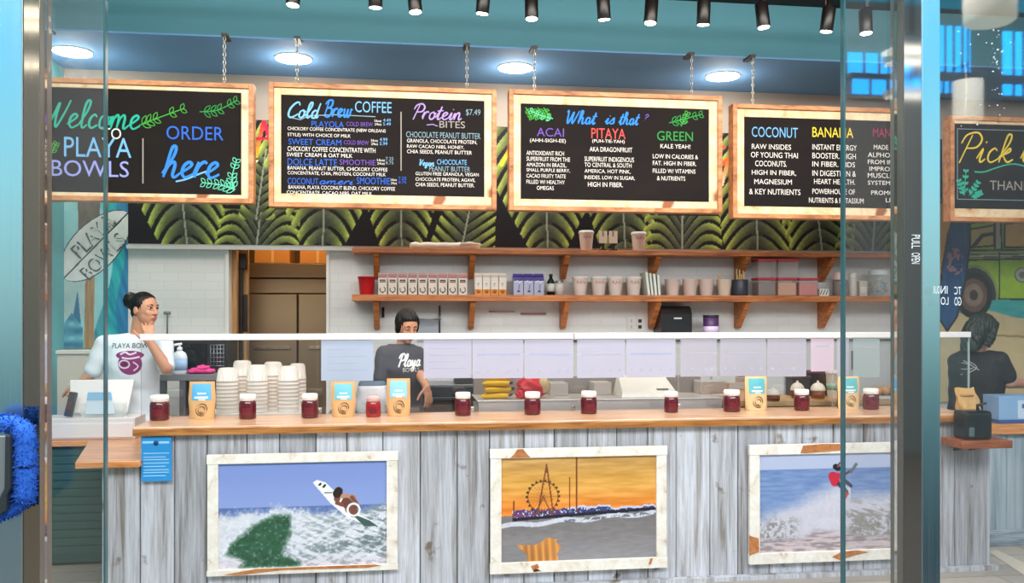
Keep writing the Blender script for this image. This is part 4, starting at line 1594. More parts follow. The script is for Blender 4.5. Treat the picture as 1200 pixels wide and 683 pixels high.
def surf_one(px, py, u, v):
    n = fbm(px / 5, py / 5, 31)
    n2 = fbm(px / 16, py / 16, 32)
    fo = fbm(px / 3.2, py / 3.2, 33, 5)
    sky = mixc(c3('9aa9d8'), c3('7f95d2'), v)
    rgb = sky
    sea = v < .575
    rgb = np.where(sea[..., None], mixc(c3('4a63a0'), c3('6b84b8'), n), rgb)
    crest = .50 + .04 * np.sin(u * 7) + .05 * (n2 - .5) + .05 * (u > .3)
    wf = sstep(crest + .05, crest - .05, v + .12 * (fo - .5))
    st = fbm((px * .85 + py * .55) / 11, (py * .9 - px * .32) / 2.4, 36, 5)
    st2 = fbm((px * .7 - py * .5) / 7, (py + px * .4) / 3.0, 37, 4)
    kk = np.clip(.35 + 1.1 * (u - .35) + .9 * (.33 - v), .12, 1)
    water = mixc(c3('dadce6'), c3('66787c'), sstep(.40, .64, .6 * st + .4 * st2) * kk)
    water = mixc(water, c3('f0f1f5'), sstep(.58, .72, fo) * .6)
    water = mixc(water, c3('d9c9d2'), sstep(.14, .0, v) * .5)
    rgb = mixc(rgb, water, wf)
    ga = np.zeros(px.shape)
    for k_ in range(9):
        jx, jy = .012 * math.cos(k_ * .7 + 1) * (k_ > 0), .02 * math.sin(k_ * .7 + 1) * (k_ > 0)
        ga = ga + inpoly(u + jx + .03 * (n - .5), v + jy + .05 * (fo - .5), [(.04, .14), (.08, .24), (.2, .40), (.33, .50), (.42, .50), (.42, .30), (.37, .12), (.50, .03), (.46, 0), (.10, 0), (.16, .06)]) / 9.0
    rgb = mixc(rgb, mixc(c3('173d28'), c3('33694a'), n), ga * (.97 - .3 * sstep(.58, .75, fo)))
    # board, then the rider
    brd = inpoly(u, v, [(.555, .80), (.58, .825), (.63, .80), (.72, .66), (.82, .50), (.93, .40), (.86, .385), (.76, .46), (.66, .60)])
    rgb = np.where(brd[..., None], c3('f2f3f5'), rgb)
    for a, b_, w in (((.595, .775), (.602, .79), .008), ((.62, .755), (.628, .775), .008), ((.63, .70), (.665, .70), .007)):
        rgb = np.where((seg_dist(u, v, a, b_) < w)[..., None], c3('2a2c30'), rgb)
    sh = inpoly(u, v, [(.78, .50), (.90, .42), (.95, .36), (.86, .37)])
    rgb = np.where(sh[..., None], c3('3d5a56'), rgb)
    sk = c3('7a4a38')
    for a, b_, w, c in (((.705, .70), (.70, .64), .02, sk), ((.70, .69), (.71, .71), .026, c3('2b1a18')), ((.74, .66), (.80, .645), .018, c3('b98a76')), ((.79, .65), (.835, .55), .012, sk), ((.755, .60), (.79, .54), .030, c3('6a3f30')), ((.775, .54), (.80, .50), .028, sk), ((.70, .60), (.73, .58), .012, sk)):
        rgb = np.where((np.hypot(*(np.array([1.0, .62])[:, None, None] * 0 + 0, 0)) if False else seg_dist(u, v * .62, (a[0], a[1] * .62), (b_[0], b_[1] * .62)) < w)[..., None], c, rgb)
    r = np.hypot(u - .80, (v - .53) * .62)
    rgb = np.where(((r > .030) & (r < .042))[..., None], c3('eef0f2'), rgb)
    return rgb


def sunset(px, py, u, v):
    n = fbm(u * 5, v * 26, 41)
    sky = mixc(c3('e8842c'), c3('dba24c'), sstep(.45, .75, v))
    sky = mixc(sky, c3('c79a58'), sstep(.75, 1.0, v))
    sky = sky + ((n - .5) * .22)[..., None]
    rgb = sky
    hz = .44 + .05 * u
    beach = mixc(c3('8f8c90'), c3('7b7676'), sstep(.0, .4, v)) + ((fbm(px / 9, py / 2.2, 42) - .5) * .09)[..., None]
    rgb = np.where((v < hz)[..., None], beach, rgb)
    surf = np.abs(v - (.345 + .09 * u + .012 * np.sin(u * 20))) < .022
    rgb = np.where(surf[..., None], mixc(c3('b9bccb'), c3('dcdfe8'), fbm(px / 3, py / 2, 44)), rgb)
    dark = (v < .355 + .09 * u) & (v > .33 + .085 * u) & (u > .4) & (fbm(px / 4, py / 2, 45) > .5)
    rgb = np.where(dark[..., None], c3('6f7280'), rgb)
    # pier with its lights
    top = .475 + .045 * u + .03 * vnoise(u * 40, u * 3, 46) - .02 * (u > .7)
    bot = .385 + .075 * u
    pier = (v < top) & (v > bot) & (u > .07)
    ch = vnoise(px / 1.3, py / 1.3, 47)
    pc = mixc(c3('1b2140'), c3('5c62a8'), ch)
    pc = np.where((ch > .8)[..., None], c3('e6e9f6'), pc)
    pc = np.where(((ch < .22) & (u < .4))[..., None], c3('b0385c'), pc)
    rgb = np.where(pier[..., None], pc, rgb)
    rgb = np.where((pier & (v < bot + .03))[..., None], c3('15192a'), rgb)
    roof = pier & (v > top - .018) & (u > .42)
    rgb = np.where(roof[..., None], c3('c6cbe4'), rgb)
    # big wheel
    asp = (656 - 534) / (769 - 587)
    rr = np.hypot(u - .265, (v - .62) * asp)
    an = np.arctan2((v - .62) * asp, u - .265)
    rgb = np.where((np.abs(rr - .097) < .0035)[..., None], c3('7a4a20'), rgb)
    rgb = np.where(((np.abs(rr - .103) < .008) & (np.cos(an * 22) > .2))[..., None], c3('3c2a20'), rgb)
    W2 = c3('7a4620')
    for k in range(11):
        q = math.pi * k / 11
        rgb = np.where((seg_dist(u, v * asp, (.265 - .095 * math.cos(q), .62 * asp - .095 * math.sin(q)), (.265 + .095 * math.cos(q), .62 * asp + .095 * math.sin(q))) < .0012)[..., None], mixc(rgb, W2, np.full(u.shape, .55)), rgb)
    for a, b_, w in (((.23, .46), (.285, .90), .005), ((.33, .46), (.29, .90), .005), ((.265, .62), (.22, .45), .004), ((.265, .62), (.32, .45), .004), ((.287, .86), (.287, .93), .004), ((.435, .48), (.435, .80), .003), ((.48, .48), (.48, 1.0), .0052), ((.08, .44), (.08, .58), .006)):
        rgb = np.where((seg_dist(u, v * asp, (a[0], a[1] * asp), (b_[0], b_[1] * asp)) < w)[..., None], c3('7c4024'), rgb)
    # puddle with the sky in it
    pd = inpoly(u + .03 * (vnoise(px / 4, py / 3, 50) - .5), v, [(.09, .165), (.2, .155), (.30, .225), (.36, .20), (.37, .12), (.36, .03), (.35, 0), (.17, 0), (.15, .07)])
    st = np.abs(np.sin(u * 70 + v * 3)) * vnoise(u * 18, v * 3, 52)
    rgb = np.where(pd[..., None], mixc(c3('e8a052'), c3('9c6430'), st), rgb)
    rgb = rgb * (1 - .10 * sstep(.2, 0, v) * (u < .2))[..., None]
    return rgb


def surf_two(px, py, u, v):
    u2 = (px - 890) / 153.0
    n = fbm(px / 5, py / 5, 61)
    n2 = fbm(px / 18, py / 14, 62)
    fo = fbm(px / 3.0, py / 3.0, 63, 5)
    rgb = np.ones(px.shape + (3,)) * c3('b9c1dc')
    rgb = np.where((v < .845)[..., None], mixc(c3('5a78b0'), c3('8fa6cc'), fbm(px / 14, py / 2, 64)), rgb)
    # spray thrown up to the right
    sp = sstep(-.10, .16, (.36 + .36 * np.clip(u2, 0, .62) / .62 * 1.0 + .14 * (n2 - .5)) - v) * (u2 < .70)
    sp2 = sstep(-.06, .1, (.58 + .1 * (n2 - .5)) - v) * (u2 > .64)
    f = np.clip(sp + sp2, 0, 1)
    rgb = mixc(rgb, mixc(c3('c3bfcc'), c3('dad6de'), fo), f * .95)
    sidem = np.clip(sstep(.36, .22, u2) + sstep(.60, .72, u2), 0, 1)
    dk = sstep(.42, .60, fo) * sstep(.44, .30, v + .14 * (n2 - .5)) * sidem
    rgb = mixc(rgb, mixc(c3('6a6864'), c3('a3a09c'), n), dk * .85)
    cv = fbm((px * .9 + py * .5) / 12, (py - px * .35) / 3, 67)
    rgb = mixc(rgb, c3('8d8a82'), sstep(.45, .62, cv) * sstep(.60, .40, v) * sstep(.60, .75, u2) * .8)
    sd_ = sstep(.21, .12, v + .04 * np.sin(u2 * 9) + .06 * (n2 - .5))
    rgb = mixc(rgb, mixc(c3('93868a'), c3('c9babd'), sstep(.35, .65, fbm(px / 12, py / 2, 66))), sd_)
    asp = .79

    def sd(a, b_):
        return seg_dist(u2, v * asp, (a[0], a[1] * asp), (b_[0], b_[1] * asp))
    for a, b_, w, c in (((.563, .765), (.582, .70), .036, 'c8283c'), ((.575, .775), (.61, .765), .022, 'c8283c'), ((.60, .76), (.66, .785), .013, 'b8303c'), ((.66, .785), (.72, .83), .009, '5a3a34'),
                        ((.585, .86), (.60, .845), .024, '1e1a20'), ((.615, .90), (.60, .86), .007, '7a4a44'), ((.61, .68), (.665, .60), .017, '333a54'), ((.63, .74), (.70, .66), .015, '333a54'), ((.66, .60), (.675, .575), .010, '8a4038'),
                        ((.635, .49), (.675, .58), .010, 'b8483c'), ((.70, .80), (.74, .88), .012, '6a6f74')):
        rgb = np.where((sd(a, b_) < w)[..., None], c3(c), rgb)
    return rgb


def framed(px0, px1, pyt, pyb, ix0, ix1, iyt, iyb, label, func, pm, bare=()):
    D = D_P - .03
    x0, x1, z0, z1 = X(px0, D), X(px1, D), Z(pyb, pm, D), Z(pyt, pm, D)
    a0, a1, c0, c1 = X(ix0, D), X(ix1, D), Z(iyb, pm, D), Z(iyt, pm, D)
    t = thing('framed_picture', label, 'framed picture', ((x0 + x1) / 2, D, z0), 'framed beach pictures on the counter front')
    for lo, hi, c in (((x0, D - .012, z0), (x1, D + .016, c0), 0), ((x0, D - .014, c1), (x1, D + .016, z1), 1), ((x0 + .003, D - .01, c0), (a0, D + .016, c1), 2), ((a1, D - .01, c0), (x1 - .003, D + .016, c1), 3)):
        obj('frame_board', MB().box(lo, hi, frame_w), t, bevel=.003)
    obj('backing', MB().box((a0, D + .008, c0), (a1, D + .016, c1), M('4c4a48', .8)), t)
    for k, poly in enumerate(bare):
        q = [(X(p[0], D - .014), Z(p[1], pm, D - .014)) for p in poly]
        obj('bare_patch', MB().prism(q, D - .0152, D - .0138, stain_m), t)
    painting('printed_photo', (ix0, ix1, iyt, iyb), D + .006, .65, func, pm_, t, (c0, c1))
    return t


framed(242.5, 466.5, 530.5, 671, 256, 453, 541.5, 664, 'white framed picture of a surfer on a green wave, leftmost on the counter front', surf_one, 354, [[(262, 670), (300, 664.5), (352, 664.3), (440, 664.3), (446, 666), (430, 668), (330, 667), (280, 671)]])
framed(574, 781.5, 524, 668.5, 587.5, 769, 535, 656, 'white framed picture of an orange sunset over a pier with a big wheel', sunset, 678, [[(598, 534.8), (603, 530), (606, 525), (613, 524.6), (617, 530), (622, 534.8)], [(622, 661), (630, 659), (632, 663), (625, 667), (634, 667), (626, 668.2)], [(762, 658), (765, 656.5), (763, 664), (760, 665)]])
framed(877.5, 1075, 520, 659, 890, 1062, 532, 646.5, 'white framed picture of a surfer in red above white spray', surf_two, 935, [[(938, 531), (941, 522), (962, 520.6), (985, 521), (992, 526), (984, 529), (960, 530.5), (944, 531.5)], [(877.8, 625), (882, 627), (889, 629), (889.6, 645), (886, 646), (877.8, 649)], [(975, 654), (986, 648.5), (1004, 647), (1018, 650), (1003, 653), (984, 658)]])

# blue notice hung on the planks
D = D_P - .03
t = thing('notice_sign', 'bright blue hanging notice with pale lines under the counter top', 'sign', (X(183, D), D, Z(564, 183, D)))
m = MB().pbox(165.5, 201, 512, 564, D, D + .006, M('2792d6', .45))
obj('panel', m, t, bevel=.002)
m = MB()
li = M('9fd4f4', .6)
for k, yy in enumerate((530.5, 535, 538, 542, 546, 550, 553, 557)):
    m.pbox(168, 198 - (4 if k % 3 == 1 else 0), yy, yy + 1.0, D - .0015, D, li)
m.pbox(167, 180, 517, 519.5, D - .0015, D, li)
m.pbox(186, 198, 517, 519.5, D - .0015, D, li)
obj('printed_lines', m, t)
m = MB().lathe([(0, 0), (.012, .002), (.012, .006)], (X(183, D), D - .002, Z(519, 183, D)), 14, M('15406e', .5), rot=Matrix.Rotation(math.radians(90), 3, 'X'))
obj('suction_hook', m, t)
# ================================================================== WALL SHELVES
shelf_m = wood('shelf_wood', [(.3, '7e4420'), (.5, 'b56a34'), (.7, 'cf854a')], (1.2, 14, 14), .45, noise=3)
D_SF = 7.13
BR = (441, 553.5, 663.5, 769.5, 873, 973)
zU1, zU0 = Z(290.2, 413, D_SF), Z(295.8, 413, D_SF)
zL1, zL0 = Z(345.0, 413, D_SF), Z(352.6, 413, D_SF)
for (z0, z1, lab) in ((zU0, zU1, 'upper long wooden wall shelf under the leaf mural'), (zL0, zL1, 'lower long wooden wall shelf crowded with cartons and cups')):
    t = thing('wall_shelf', lab, 'shelf', (X(740, 7.3), 7.3, z0), 'wooden wall shelves')
    obj('shelf_board', MB().box((X(412.5, D_SF), D_SF, z0), (X(1082, D_SF), D_W - .002, z1), shelf_m), t, bevel=.004)
    for px in BR:
        xx = X(px, 7.25)
        h = .235 if z0 == zL0 else .2
        yw = D_W - .003
        pts = [(D_SF + .045, z0), (yw, z0), (yw, z0 - h), (yw - .05, z0 - h), (D_SF + .05, z0 - .02)]
        m = MB()
        w = .024
        m.add([(xx - w, p[0], p[1]) for p in pts] + [(xx + w, p[0], p[1]) for p in pts], [list(range(5)), list(range(9, 4, -1))] + [(i, i + 5, (i + 1) % 5 + 5, (i + 1) % 5) for i in range(5)], shelf_m)
        obj('bracket', m, t, bevel=.003)

D_I = 7.27
cream_c = M('f0e4d4', .45)
redt = M('c22a34', .5)
maroon = M('5b1f24', .5)


def hpx(n, px, D=D_I):
    return n / S(px, D)


def carton(px0, px1, pt, zb, D, name, label, group, body, top, deco):
    x0, x1 = X(px0, D), X(px1, D)
    h = hpx(345.5 - pt, px0, D)
    w = x1 - x0
    cx = (x0 + x1) / 2
    t = thing(name, label, 'carton', (cx, D, zb), group)
    m = MB().box((x0, D - w / 2, zb), (x1, D + w / 2, zb + h * .8), body)
    obj('body', m, t, bevel=.002)
    m = MB()
    za, zt_ = zb + h * .8, zb + h * .95
    m.add([(x0, D - w / 2, za), (x1, D - w / 2, za), (x1, D + w / 2, za), (x0, D + w / 2, za), (x0, D, zt_), (x1, D, zt_)], [(0, 1, 5, 4), (2, 3, 4, 5), (0, 4, 3), (1, 2, 5), (3, 2, 1, 0)], top)
    m.box((x0, D - .003, zt_ - .004), (x1, D + .003, zb + h), top)
    obj('gable_top', m, t)
    m = MB()
    deco(m, x0, x1, zb, h, D - w / 2)
    obj('printed_label', m, t)
    return t


def deco_milk(m, x0, x1, z, h, y):
    w = x1 - x0
    m.box((x0 + w * .05, y - .0012, z + h * .77), (x1 - w * .05, y, z + h * .80), redt)
    m.box((x0 + w * .18, y - .0012, z + h * .56), (x1 - w * .18, y, z + h * .69), maroon)
    m.box((x0 + w * .25, y - .0018, z + h * .60), (x1 - w * .25, y - .001, z + h * .63), M('d8b8a8', .5))
    cx, cz, r = (x0 + x1) / 2, z + h * .24, w * .30
    m.ribbon([(cx + r * math.cos(a), cz + r * math.sin(a)) for a in [math.pi * .8 + k * .35 for k in range(15)]], w * .1, y - .0012, M('3c332c', .6))
    m.ribbon([(cx, cz - r * .8), (cx + .002, cz - r * 1.4)], w * .14, y - .0012, M('2b2420', .6))


def deco_orange(m, x0, x1, z, h, y):
    w = x1 - x0
    m.box((x0 + .001, y - .0012, z + .002), (x1 - .001, y, z + h * .26), M('f0a03c', .5))
    cx, cz = (x0 + x1) / 2, z + h * .17
    m.lathe([(0, 0), (w * .27, .0008), (w * .27, .002)], (cx, y - .0018, cz), 12, M('d9731c', .5), rot=Matrix.Rotation(math.radians(90), 3, 'X'))
    m.ribbon([(cx - w * .2, z + h * .5), (cx + w * .15, z + h * .53)], w * .09, y - .0012, M('c98a6a', .5))
    m.ribbon([(cx - w * .02, z + h * .5), (cx - w * .05, z + h * .38)], w * .09, y - .0012, M('b9b4aa', .5))


def deco_purple(m, x0, x1, z, h, y):
    w = x1 - x0
    m.box((x0 + .001, y - .0012, z + h * .66), (x1 - .001, y, z + h * .79), M('4a3c92', .5))
    cx = (x0 + x1) / 2
    m.ribbon([(cx - w * .35, z + h * .60), (cx - w * .1, z + h * .66), (cx + w * .1, z + h * .58), (cx + w * .38, z + h * .65)], w * .1, y - .0016, M('f2f0f6', .5))
    m.ribbon([(cx + w * .1, z + h * .5), (cx + w * .02, z + h * .2)], w * .12, y - .0012, M('7c83c0', .5))
    m.box((cx - w * .12, y - .0012, z + h * .14), (cx + w * .16, y, z + h * .22), M('2d2f4c', .5))


# nine cream cartons beside the red bucket
pinkt = M('d9a6a0', .5)
first = carton(443.3, 453.6, 319.5, zL1, D_I, 'milk_carton', 'first cream milk carton beside the red bucket on the lower shelf', 'cream milk cartons on the lower shelf', cream_c, pinkt, deco_milk)
for k in range(1, 9):
    o = dup(first, (X(448.4 + 11.7 * k, D_I), D_I, zL1), '%s cream milk carton from the red bucket in the row of nine' % ORD[k])
first = carton(556, 564.8, 319.5, zL1, D_I, 'juice_carton', 'first white and orange carton from the left in the row of four', 'white and orange cartons on the lower shelf', M('f1e9dd', .45), M('ecdccc', .5), deco_orange)
for k in range(1, 4):
    dup(first, (X(560.4 + 9.4 * k, D_I), D_I, zL1), '%s white and orange carton from the left in the row of four' % ORD[k])
first = carton(601, 612.5, 320, zL1, D_I, 'berry_carton', 'leftmost of the three lavender and purple cartons on the lower shelf', 'lavender and purple cartons on the lower shelf', M('b9bcd6', .45), M('54469c', .5), deco_purple)
for k, s in ((1, 'middle'), (2, 'rightmost')):
    dup(first, (X(606.7 + 12.1 * k, D_I), D_I, zL1), '%s of the three lavender and purple cartons on the lower shelf' % s)

# red bucket
cx = X(429.7, D_I)
h = hpx(21.5, 430)
r = hpx(10.2, 430)
t = thing('red_bucket', 'bright red plastic bucket at the left end of the lower shelf', 'bucket', (cx, D_I, zL1))
m = MB().lathe([(r * .74, 0), (r * .78, .004), (r * .97, h * .94), (r * 1.04, h * .95), (r * 1.04, h), (r * .95, h), (r * .74, .01), (0, .01)], (cx, D_I, zL1), 28, M('cf1f2c', .35))
obj('tub', m, t)
m = MB().tube([(cx - r, D_I, zL1 + h * .95)] + [(cx + r * math.cos(a), D_I - r * 1.02 * math.sin(a), zL1 + h * (.95 - .2 * math.sin(a))) for a in [math.pi * (1 - k / 12) for k in range(1, 12)]] + [(cx + r, D_I, zL1 + h * .95)], .0022, 6, M('a81822', .4))
obj('handle', m, t)


def cup(px, pt, zb, D, wpx, pb, label, group, name='paper_cup', body='f3e6dc', mark='c8353c', lid=True, fill=None):
    cx = X(px, D)
    h = hpx(pb - pt, px, D)
    r = hpx(wpx / 2, px, D)
    t = thing(name, label, 'cup', (cx, D, zb), group)
    m = MB().lathe([(r * .74, 0), (r * .76, .002), (r * .97, h * (.88 if lid else .97)), (r * 1.0, h * (.9 if lid else .98)), (r * .94, h * (.9 if lid else 1.0)), (r * .72, h * .2), (0, h * .2)], (cx, D, zb), 28, M(body, .5))
    obj('cup_body', m, t)
    if lid:
        m = MB().lathe([(r * 1.03, h * .86), (r * 1.05, h * .9), (r * 1.02, h * .96), (r * .9, h), (r * .8, h * .985), (0, h * .985)], (cx, D, zb), 28, M('f6f0ea', .35))
        obj('lid', m, t)
    if mark:
        m = MB()
        mk = M(mark, .6)
        zz = zb + h * .68
        vs, fs = text_geo('PLAYA')
        a, b_ = min(p[0] for p in vs), max(p[0] for p in vs)
        c, d = min(p[1] for p in vs), max(p[1] for p in vs)
        rr = r * .92
        out = []
        for p in vs:
            an = ((p[0] - a) / (b_ - a) - .5) * 1.25
            out.append((cx + rr * 1.02 * math.sin(an), D - rr * 1.02 * math.cos(an), zz + ((p[1] - c) / (d - c) - .5) * h * .16))
        m.add(out, fs, mk)
        obj('red_lettering', m, t)
    return t


G = 'white cups with red lettering on the shelves'
for k, px in enumerate((679.5, 701.5, 721, 742.5)):
    cup(px, 323.5, zL1, D_I, 18.5, 346, '%s white paper cup with red lettering from the left on the lower shelf' % ORD[k], G)
cup(687, 267.5, zU1, D_I, 17.5, 291.5, 'white cup with red lettering on the upper shelf, left of two small cards', G)
cup(748.5, 268.5, zU1, D_I, 17.5, 291.5, 'white cup with red lettering on the upper shelf, right of two small cards', G)
for k, px in enumerate((787.8, 808.5, 827.5)):
    cup(px, 327, zL1, D_I, 18.5, 346.5, '%s plain white tub from the leaning booklets on the lower shelf' % ORD[k], 'plain white tubs on the lower shelf', 'tub', 'efdcd2', None, False)
t = cup(848.5, 327, zL1, D_I, 18, 346.5, 'cream tub holding a tan scoop on the lower shelf', None, 'tub', 'f1e2cc', None, False)
tan = M('d9b57c', .6)
m = MB().tube([(X(845, D_I), D_I, zL1 + .06), (X(843, D_I), D_I, zL1 + .17), (X(844, D_I), D_I, zL1 + .2)], [.008, .011, .004], 10, tan)
m.tube([(X(850, D_I), D_I + .02, zL1 + .06), (X(851.5, D_I), D_I + .02, zL1 + .16)], [.004, .004], 8, tan)
tag(obj('scoop', m, None, (X(845, D_I), D_I, zL1 + .06)), 'tan wooden scoop standing in the cream tub', 'scoop')
cx = X(867, D_I)
t = thing('dark_crock', 'dark slate crock holding a bundle of tan sticks on the lower shelf', 'crock', (cx, D_I, zL1))
r, h = hpx(9.4, 867), hpx(19, 867)
m = MB().lathe([(r * .95, 0), (r, .01), (r, h * .96), (r * .95, h), (r * .85, h), (r * .85, .02), (0, .02)], (cx, D_I, zL1), 24, M('3d3f4c', .4))
obj('crock_body', m, t)
for k in range(9):
    a = k * 2.4
    dx, dy = .022 * math.cos(a), .022 * math.sin(a)
    m = MB().tube([(cx + dx, D_I + dy, zL1 + .03), (cx + dx * 1.6 + .002, D_I + dy * 1.4, zL1 + h + hpx(9 + 4 * math.sin(k * 1.9), 867))], .0062, 7, tan)
    o = obj('tan_stick', m, None, (cx + dx, D_I + dy, zL1 + .03))
    tag(o, 'one of the tan wooden sticks standing in the dark crock', 'stick', 'tan sticks in the dark crock')

# dark bottle and small white tub between the cartons and the cups
cx = X(645.5, D_I)
t = thing('bottle', 'dark green bottle with a pale label between cartons and small white jar', 'bottle', (cx, D_I, zL1))
r, h = hpx(4.6, 645), hpx(25, 645)
m = MB().lathe([(r, 0), (r, h * .62), (r * .45, h * .8), (r * .4, h * .9)], (cx, D_I, zL1), 18, M('1d2a22', .15))
obj('bottle_body', m, t)
obj('label', MB().lathe([(r * 1.02, h * .18), (r * 1.02, h * .55)], (cx, D_I, zL1), 18, M('dfe2d4', .5)), t)
obj('cap', MB().lathe([(r * .5, h * .88), (r * .5, h), (0, h)], (cx, D_I, zL1), 14, M('16181a', .4)), t)
cx = X(655.5, D_I)
t = thing('small_jar', 'small white jar with a silver lid right of the dark bottle', 'jar', (cx, D_I, zL1))
r, h = hpx(5.4, 655), hpx(17, 655)
obj('jar_body', MB().lathe([(r, 0), (r, h * .8), (r * .9, h * .86)], (cx, D_I, zL1), 18, M('ddd6cf', .3)), t)
obj('lid', MB().lathe([(r * .95, h * .84), (r * .95, h), (0, h)], (cx, D_I, zL1), 18, M('c3c3c6', .25, .7)), t)

# leaning booklets
for k, (px, lean, c, lab) in enumerate(((757, .12, 'd6dccf', 'pale booklet leaning beside the last lettered cup'), (761, .12, '7c9a6a', 'green booklet leaning between two pale ones'), (765, .10, 'e3e6da', 'white booklet leaning right of the green one'), (769, .07, 'b4c0a0', 'grey green booklet leaning against the shelf bracket'))):
    cx = X(px, D_I)
    h = hpx(27 - k, px)
    m = MB()
    m.box((cx - .011, D_I - .1, zL1), (cx + .011, D_I + .08, zL1 + h), M(c, .6), rot=Matrix.Rotation(-lean, 3, 'Y'), piv=(cx, D_I, zL1))
    m.box((cx - .009, D_I - .098, zL1 + .002), (cx + .009, D_I - .1005, zL1 + h * .98), M('f0efe6', .7), rot=Matrix.Rotation(-lean, 3, 'Y'), piv=(cx, D_I, zL1))
    mn = min(v.z for v in m.v)
    for v in m.v:
        v.z += zL1 - mn + .0005
    tag(obj('booklet', m, None, (cx, D_I, zL1)), lab, 'booklet', 'booklets leaning on the lower shelf')

# clear bins with red lids
clear = clear_plastic('clear_bin', 'c9b8b4', .30)


def bin_(px0, px1, zb, hp, lab, fillc, group):
    x0, x1 = X(px0, D_I), X(px1, D_I)
    h = hpx(hp, px0)
    t = thing('storage_bin', lab, 'bin', ((x0 + x1) / 2, D_I, zb), group)
    m = MB().box((x0 + .004, D_I - .075, zb), (x1 - .004, D_I + .075, zb + h * .88), clear)
    obj('bin_body', m, t, bevel=.004)
    if fillc:
        m = MB().box((x0 + .009, D_I - .07, zb + .004), (x1 - .009, D_I + .07, zb + h * .74), M(fillc, .7))
        obj('contents', m, t, bevel=.008)
    m = MB().box((x0, D_I - .08, zb + h * .88), (x1, D_I + .08, zb + h), M('c2303c', .4))
    obj('lid', m, t, bevel=.003)
    return zb + h


GB = 'clear bins with red lids on the lower shelf'
zt_ = bin_(884, 905.5, zL1, 21, 'clear red-lidded bin of grey contents at the bottom left of the bin stack', '7d7370', GB)
bin_(884, 906, zt_ + .001, 21.5, 'empty clear red-lidded bin on top of the grey one', None, GB)
zt_ = bin_(907, 930, zL1, 21, 'clear red-lidded bin of peach contents at the bottom of the bin stack', 'e8b088', GB)
bin_(907.5, 931.5, zt_ + .001, 21.5, 'empty clear red-lidded bin on top of the peach one', None, GB)
bin_(931.5, 954.5, zL1, 21, 'clear red-lidded bin of pink contents right of the peach one', 'e8847c', GB)

# small things at the right end
cx = X(964, D_I)
t = thing('spice_box', 'small white box with black slanted stripes right of the pink bin', 'box', (cx, D_I, zL1))
w, h = hpx(6, 964), hpx(8.5, 964)
obj('box_body', MB().box((cx - w, D_I - .03, zL1), (cx + w, D_I + .03, zL1 + h), M('e9e2da', .5)), t, bevel=.002)
m = MB()
for k in (-1, 0, 1):
    m.ribbon([(cx + k * w * .6 - .012, zL1 + h * .2), (cx + k * w * .6 + .008, zL1 + h * .85)], .007, D_I - .0305, M('1f1c1b', .5))
obj('stripes', m, t)


def jar(px, wpx, hp, zb, D, lab, glassm, lidc, lidh, name, fill=None, group=None):
    cx = X(px, D)
    r, h = hpx(wpx / 2, px, D), hpx(hp, px, D)
    t = thing(name, lab, 'jar', (cx, D, zb), group)
    lz = h * (1 - lidh)
    m = MB().lathe([(r * .9, 0), (r, .006), (r, lz * .82), (r * .93, lz * .94), (r * .78, lz)], (cx, D, zb), 28, glassm)
    obj('jar_body', m, t)
    if fill:
        m = MB().lathe([(r * .86, .005), (r * .94, .012), (r * .94, lz * fill[1]), (0, lz * fill[1])], (cx, D, zb), 24, M(fill[0], .5))
        obj('contents', m, t)
    m = MB().lathe([(r * .84, lz * .97), (r * .86, lz), (r * .86, h * .985), (r * .8, h), (0, h)], (cx, D, zb), 28, M(lidc, .35))
    obj('lid', m, t)
    return t


clearj = clear_plastic('jar_glass', 'd5dcd8', .28, .05)
jar(984.5, 17, 27.5, zL1, D_I, 'brown filled jar with a pale pink lid near the right end of the lower shelf', clearj, 'ecc8be', .28, 'storage_jar', ('6b3a34', .95))
jar(999.5, 9, 27, zL1, D_I, 'narrow cream jar right of the brown filled jar', M('d9cfc4', .4), 'e9e2da', .2, 'storage_jar')
cx = X(1010, D_I)
t = thing('spice_box', 'pale upright box between the narrow jar and the wide glass jar', 'box', (cx, D_I, zL1))
obj('box_body', MB().box((cx - hpx(4.8, 1010), D_I - .03, zL1), (cx + hpx(4.8, 1010), D_I + .03, zL1 + hpx(18, 1010)), M('cfc4b0', .5)), t, bevel=.002)
obj('printed_label', MB().box((cx - hpx(3.6, 1010), D_I - .0308, zL1 + .03), (cx + hpx(3.6, 1010), D_I - .03, zL1 + .085), M('e6e0d2', .5)), t)
jar(1029.5, 26, 30.5, zL1, D_I, 'wide glass jar of blue and orange sweets at the shelf end', clearj, 'd9dde0', .17, 'storage_jar')
m = MB()
cx = X(1029.5, D_I)
for k in range(60):
    a = rnd.uniform(0, 6.28)
    rr = hpx(10.3, 1029) * math.sqrt(rnd.uniform(.3, 1))
    m.ball((cx + rr * math.cos(a), D_I + rr * math.sin(a), zL1 + rnd.uniform(.022, .14)), .0125, M(rnd.choice(['e09a4c', '8fb8bc', '6f9fae', '8fb8bc', 'c9793a']), .4), 8, 6)
o = obj('sweets', m, None, (cx, D_I, zL1))
tag(o, 'orange and blue sweets inside the wide glass jar', 'sweets', kind='stuff')

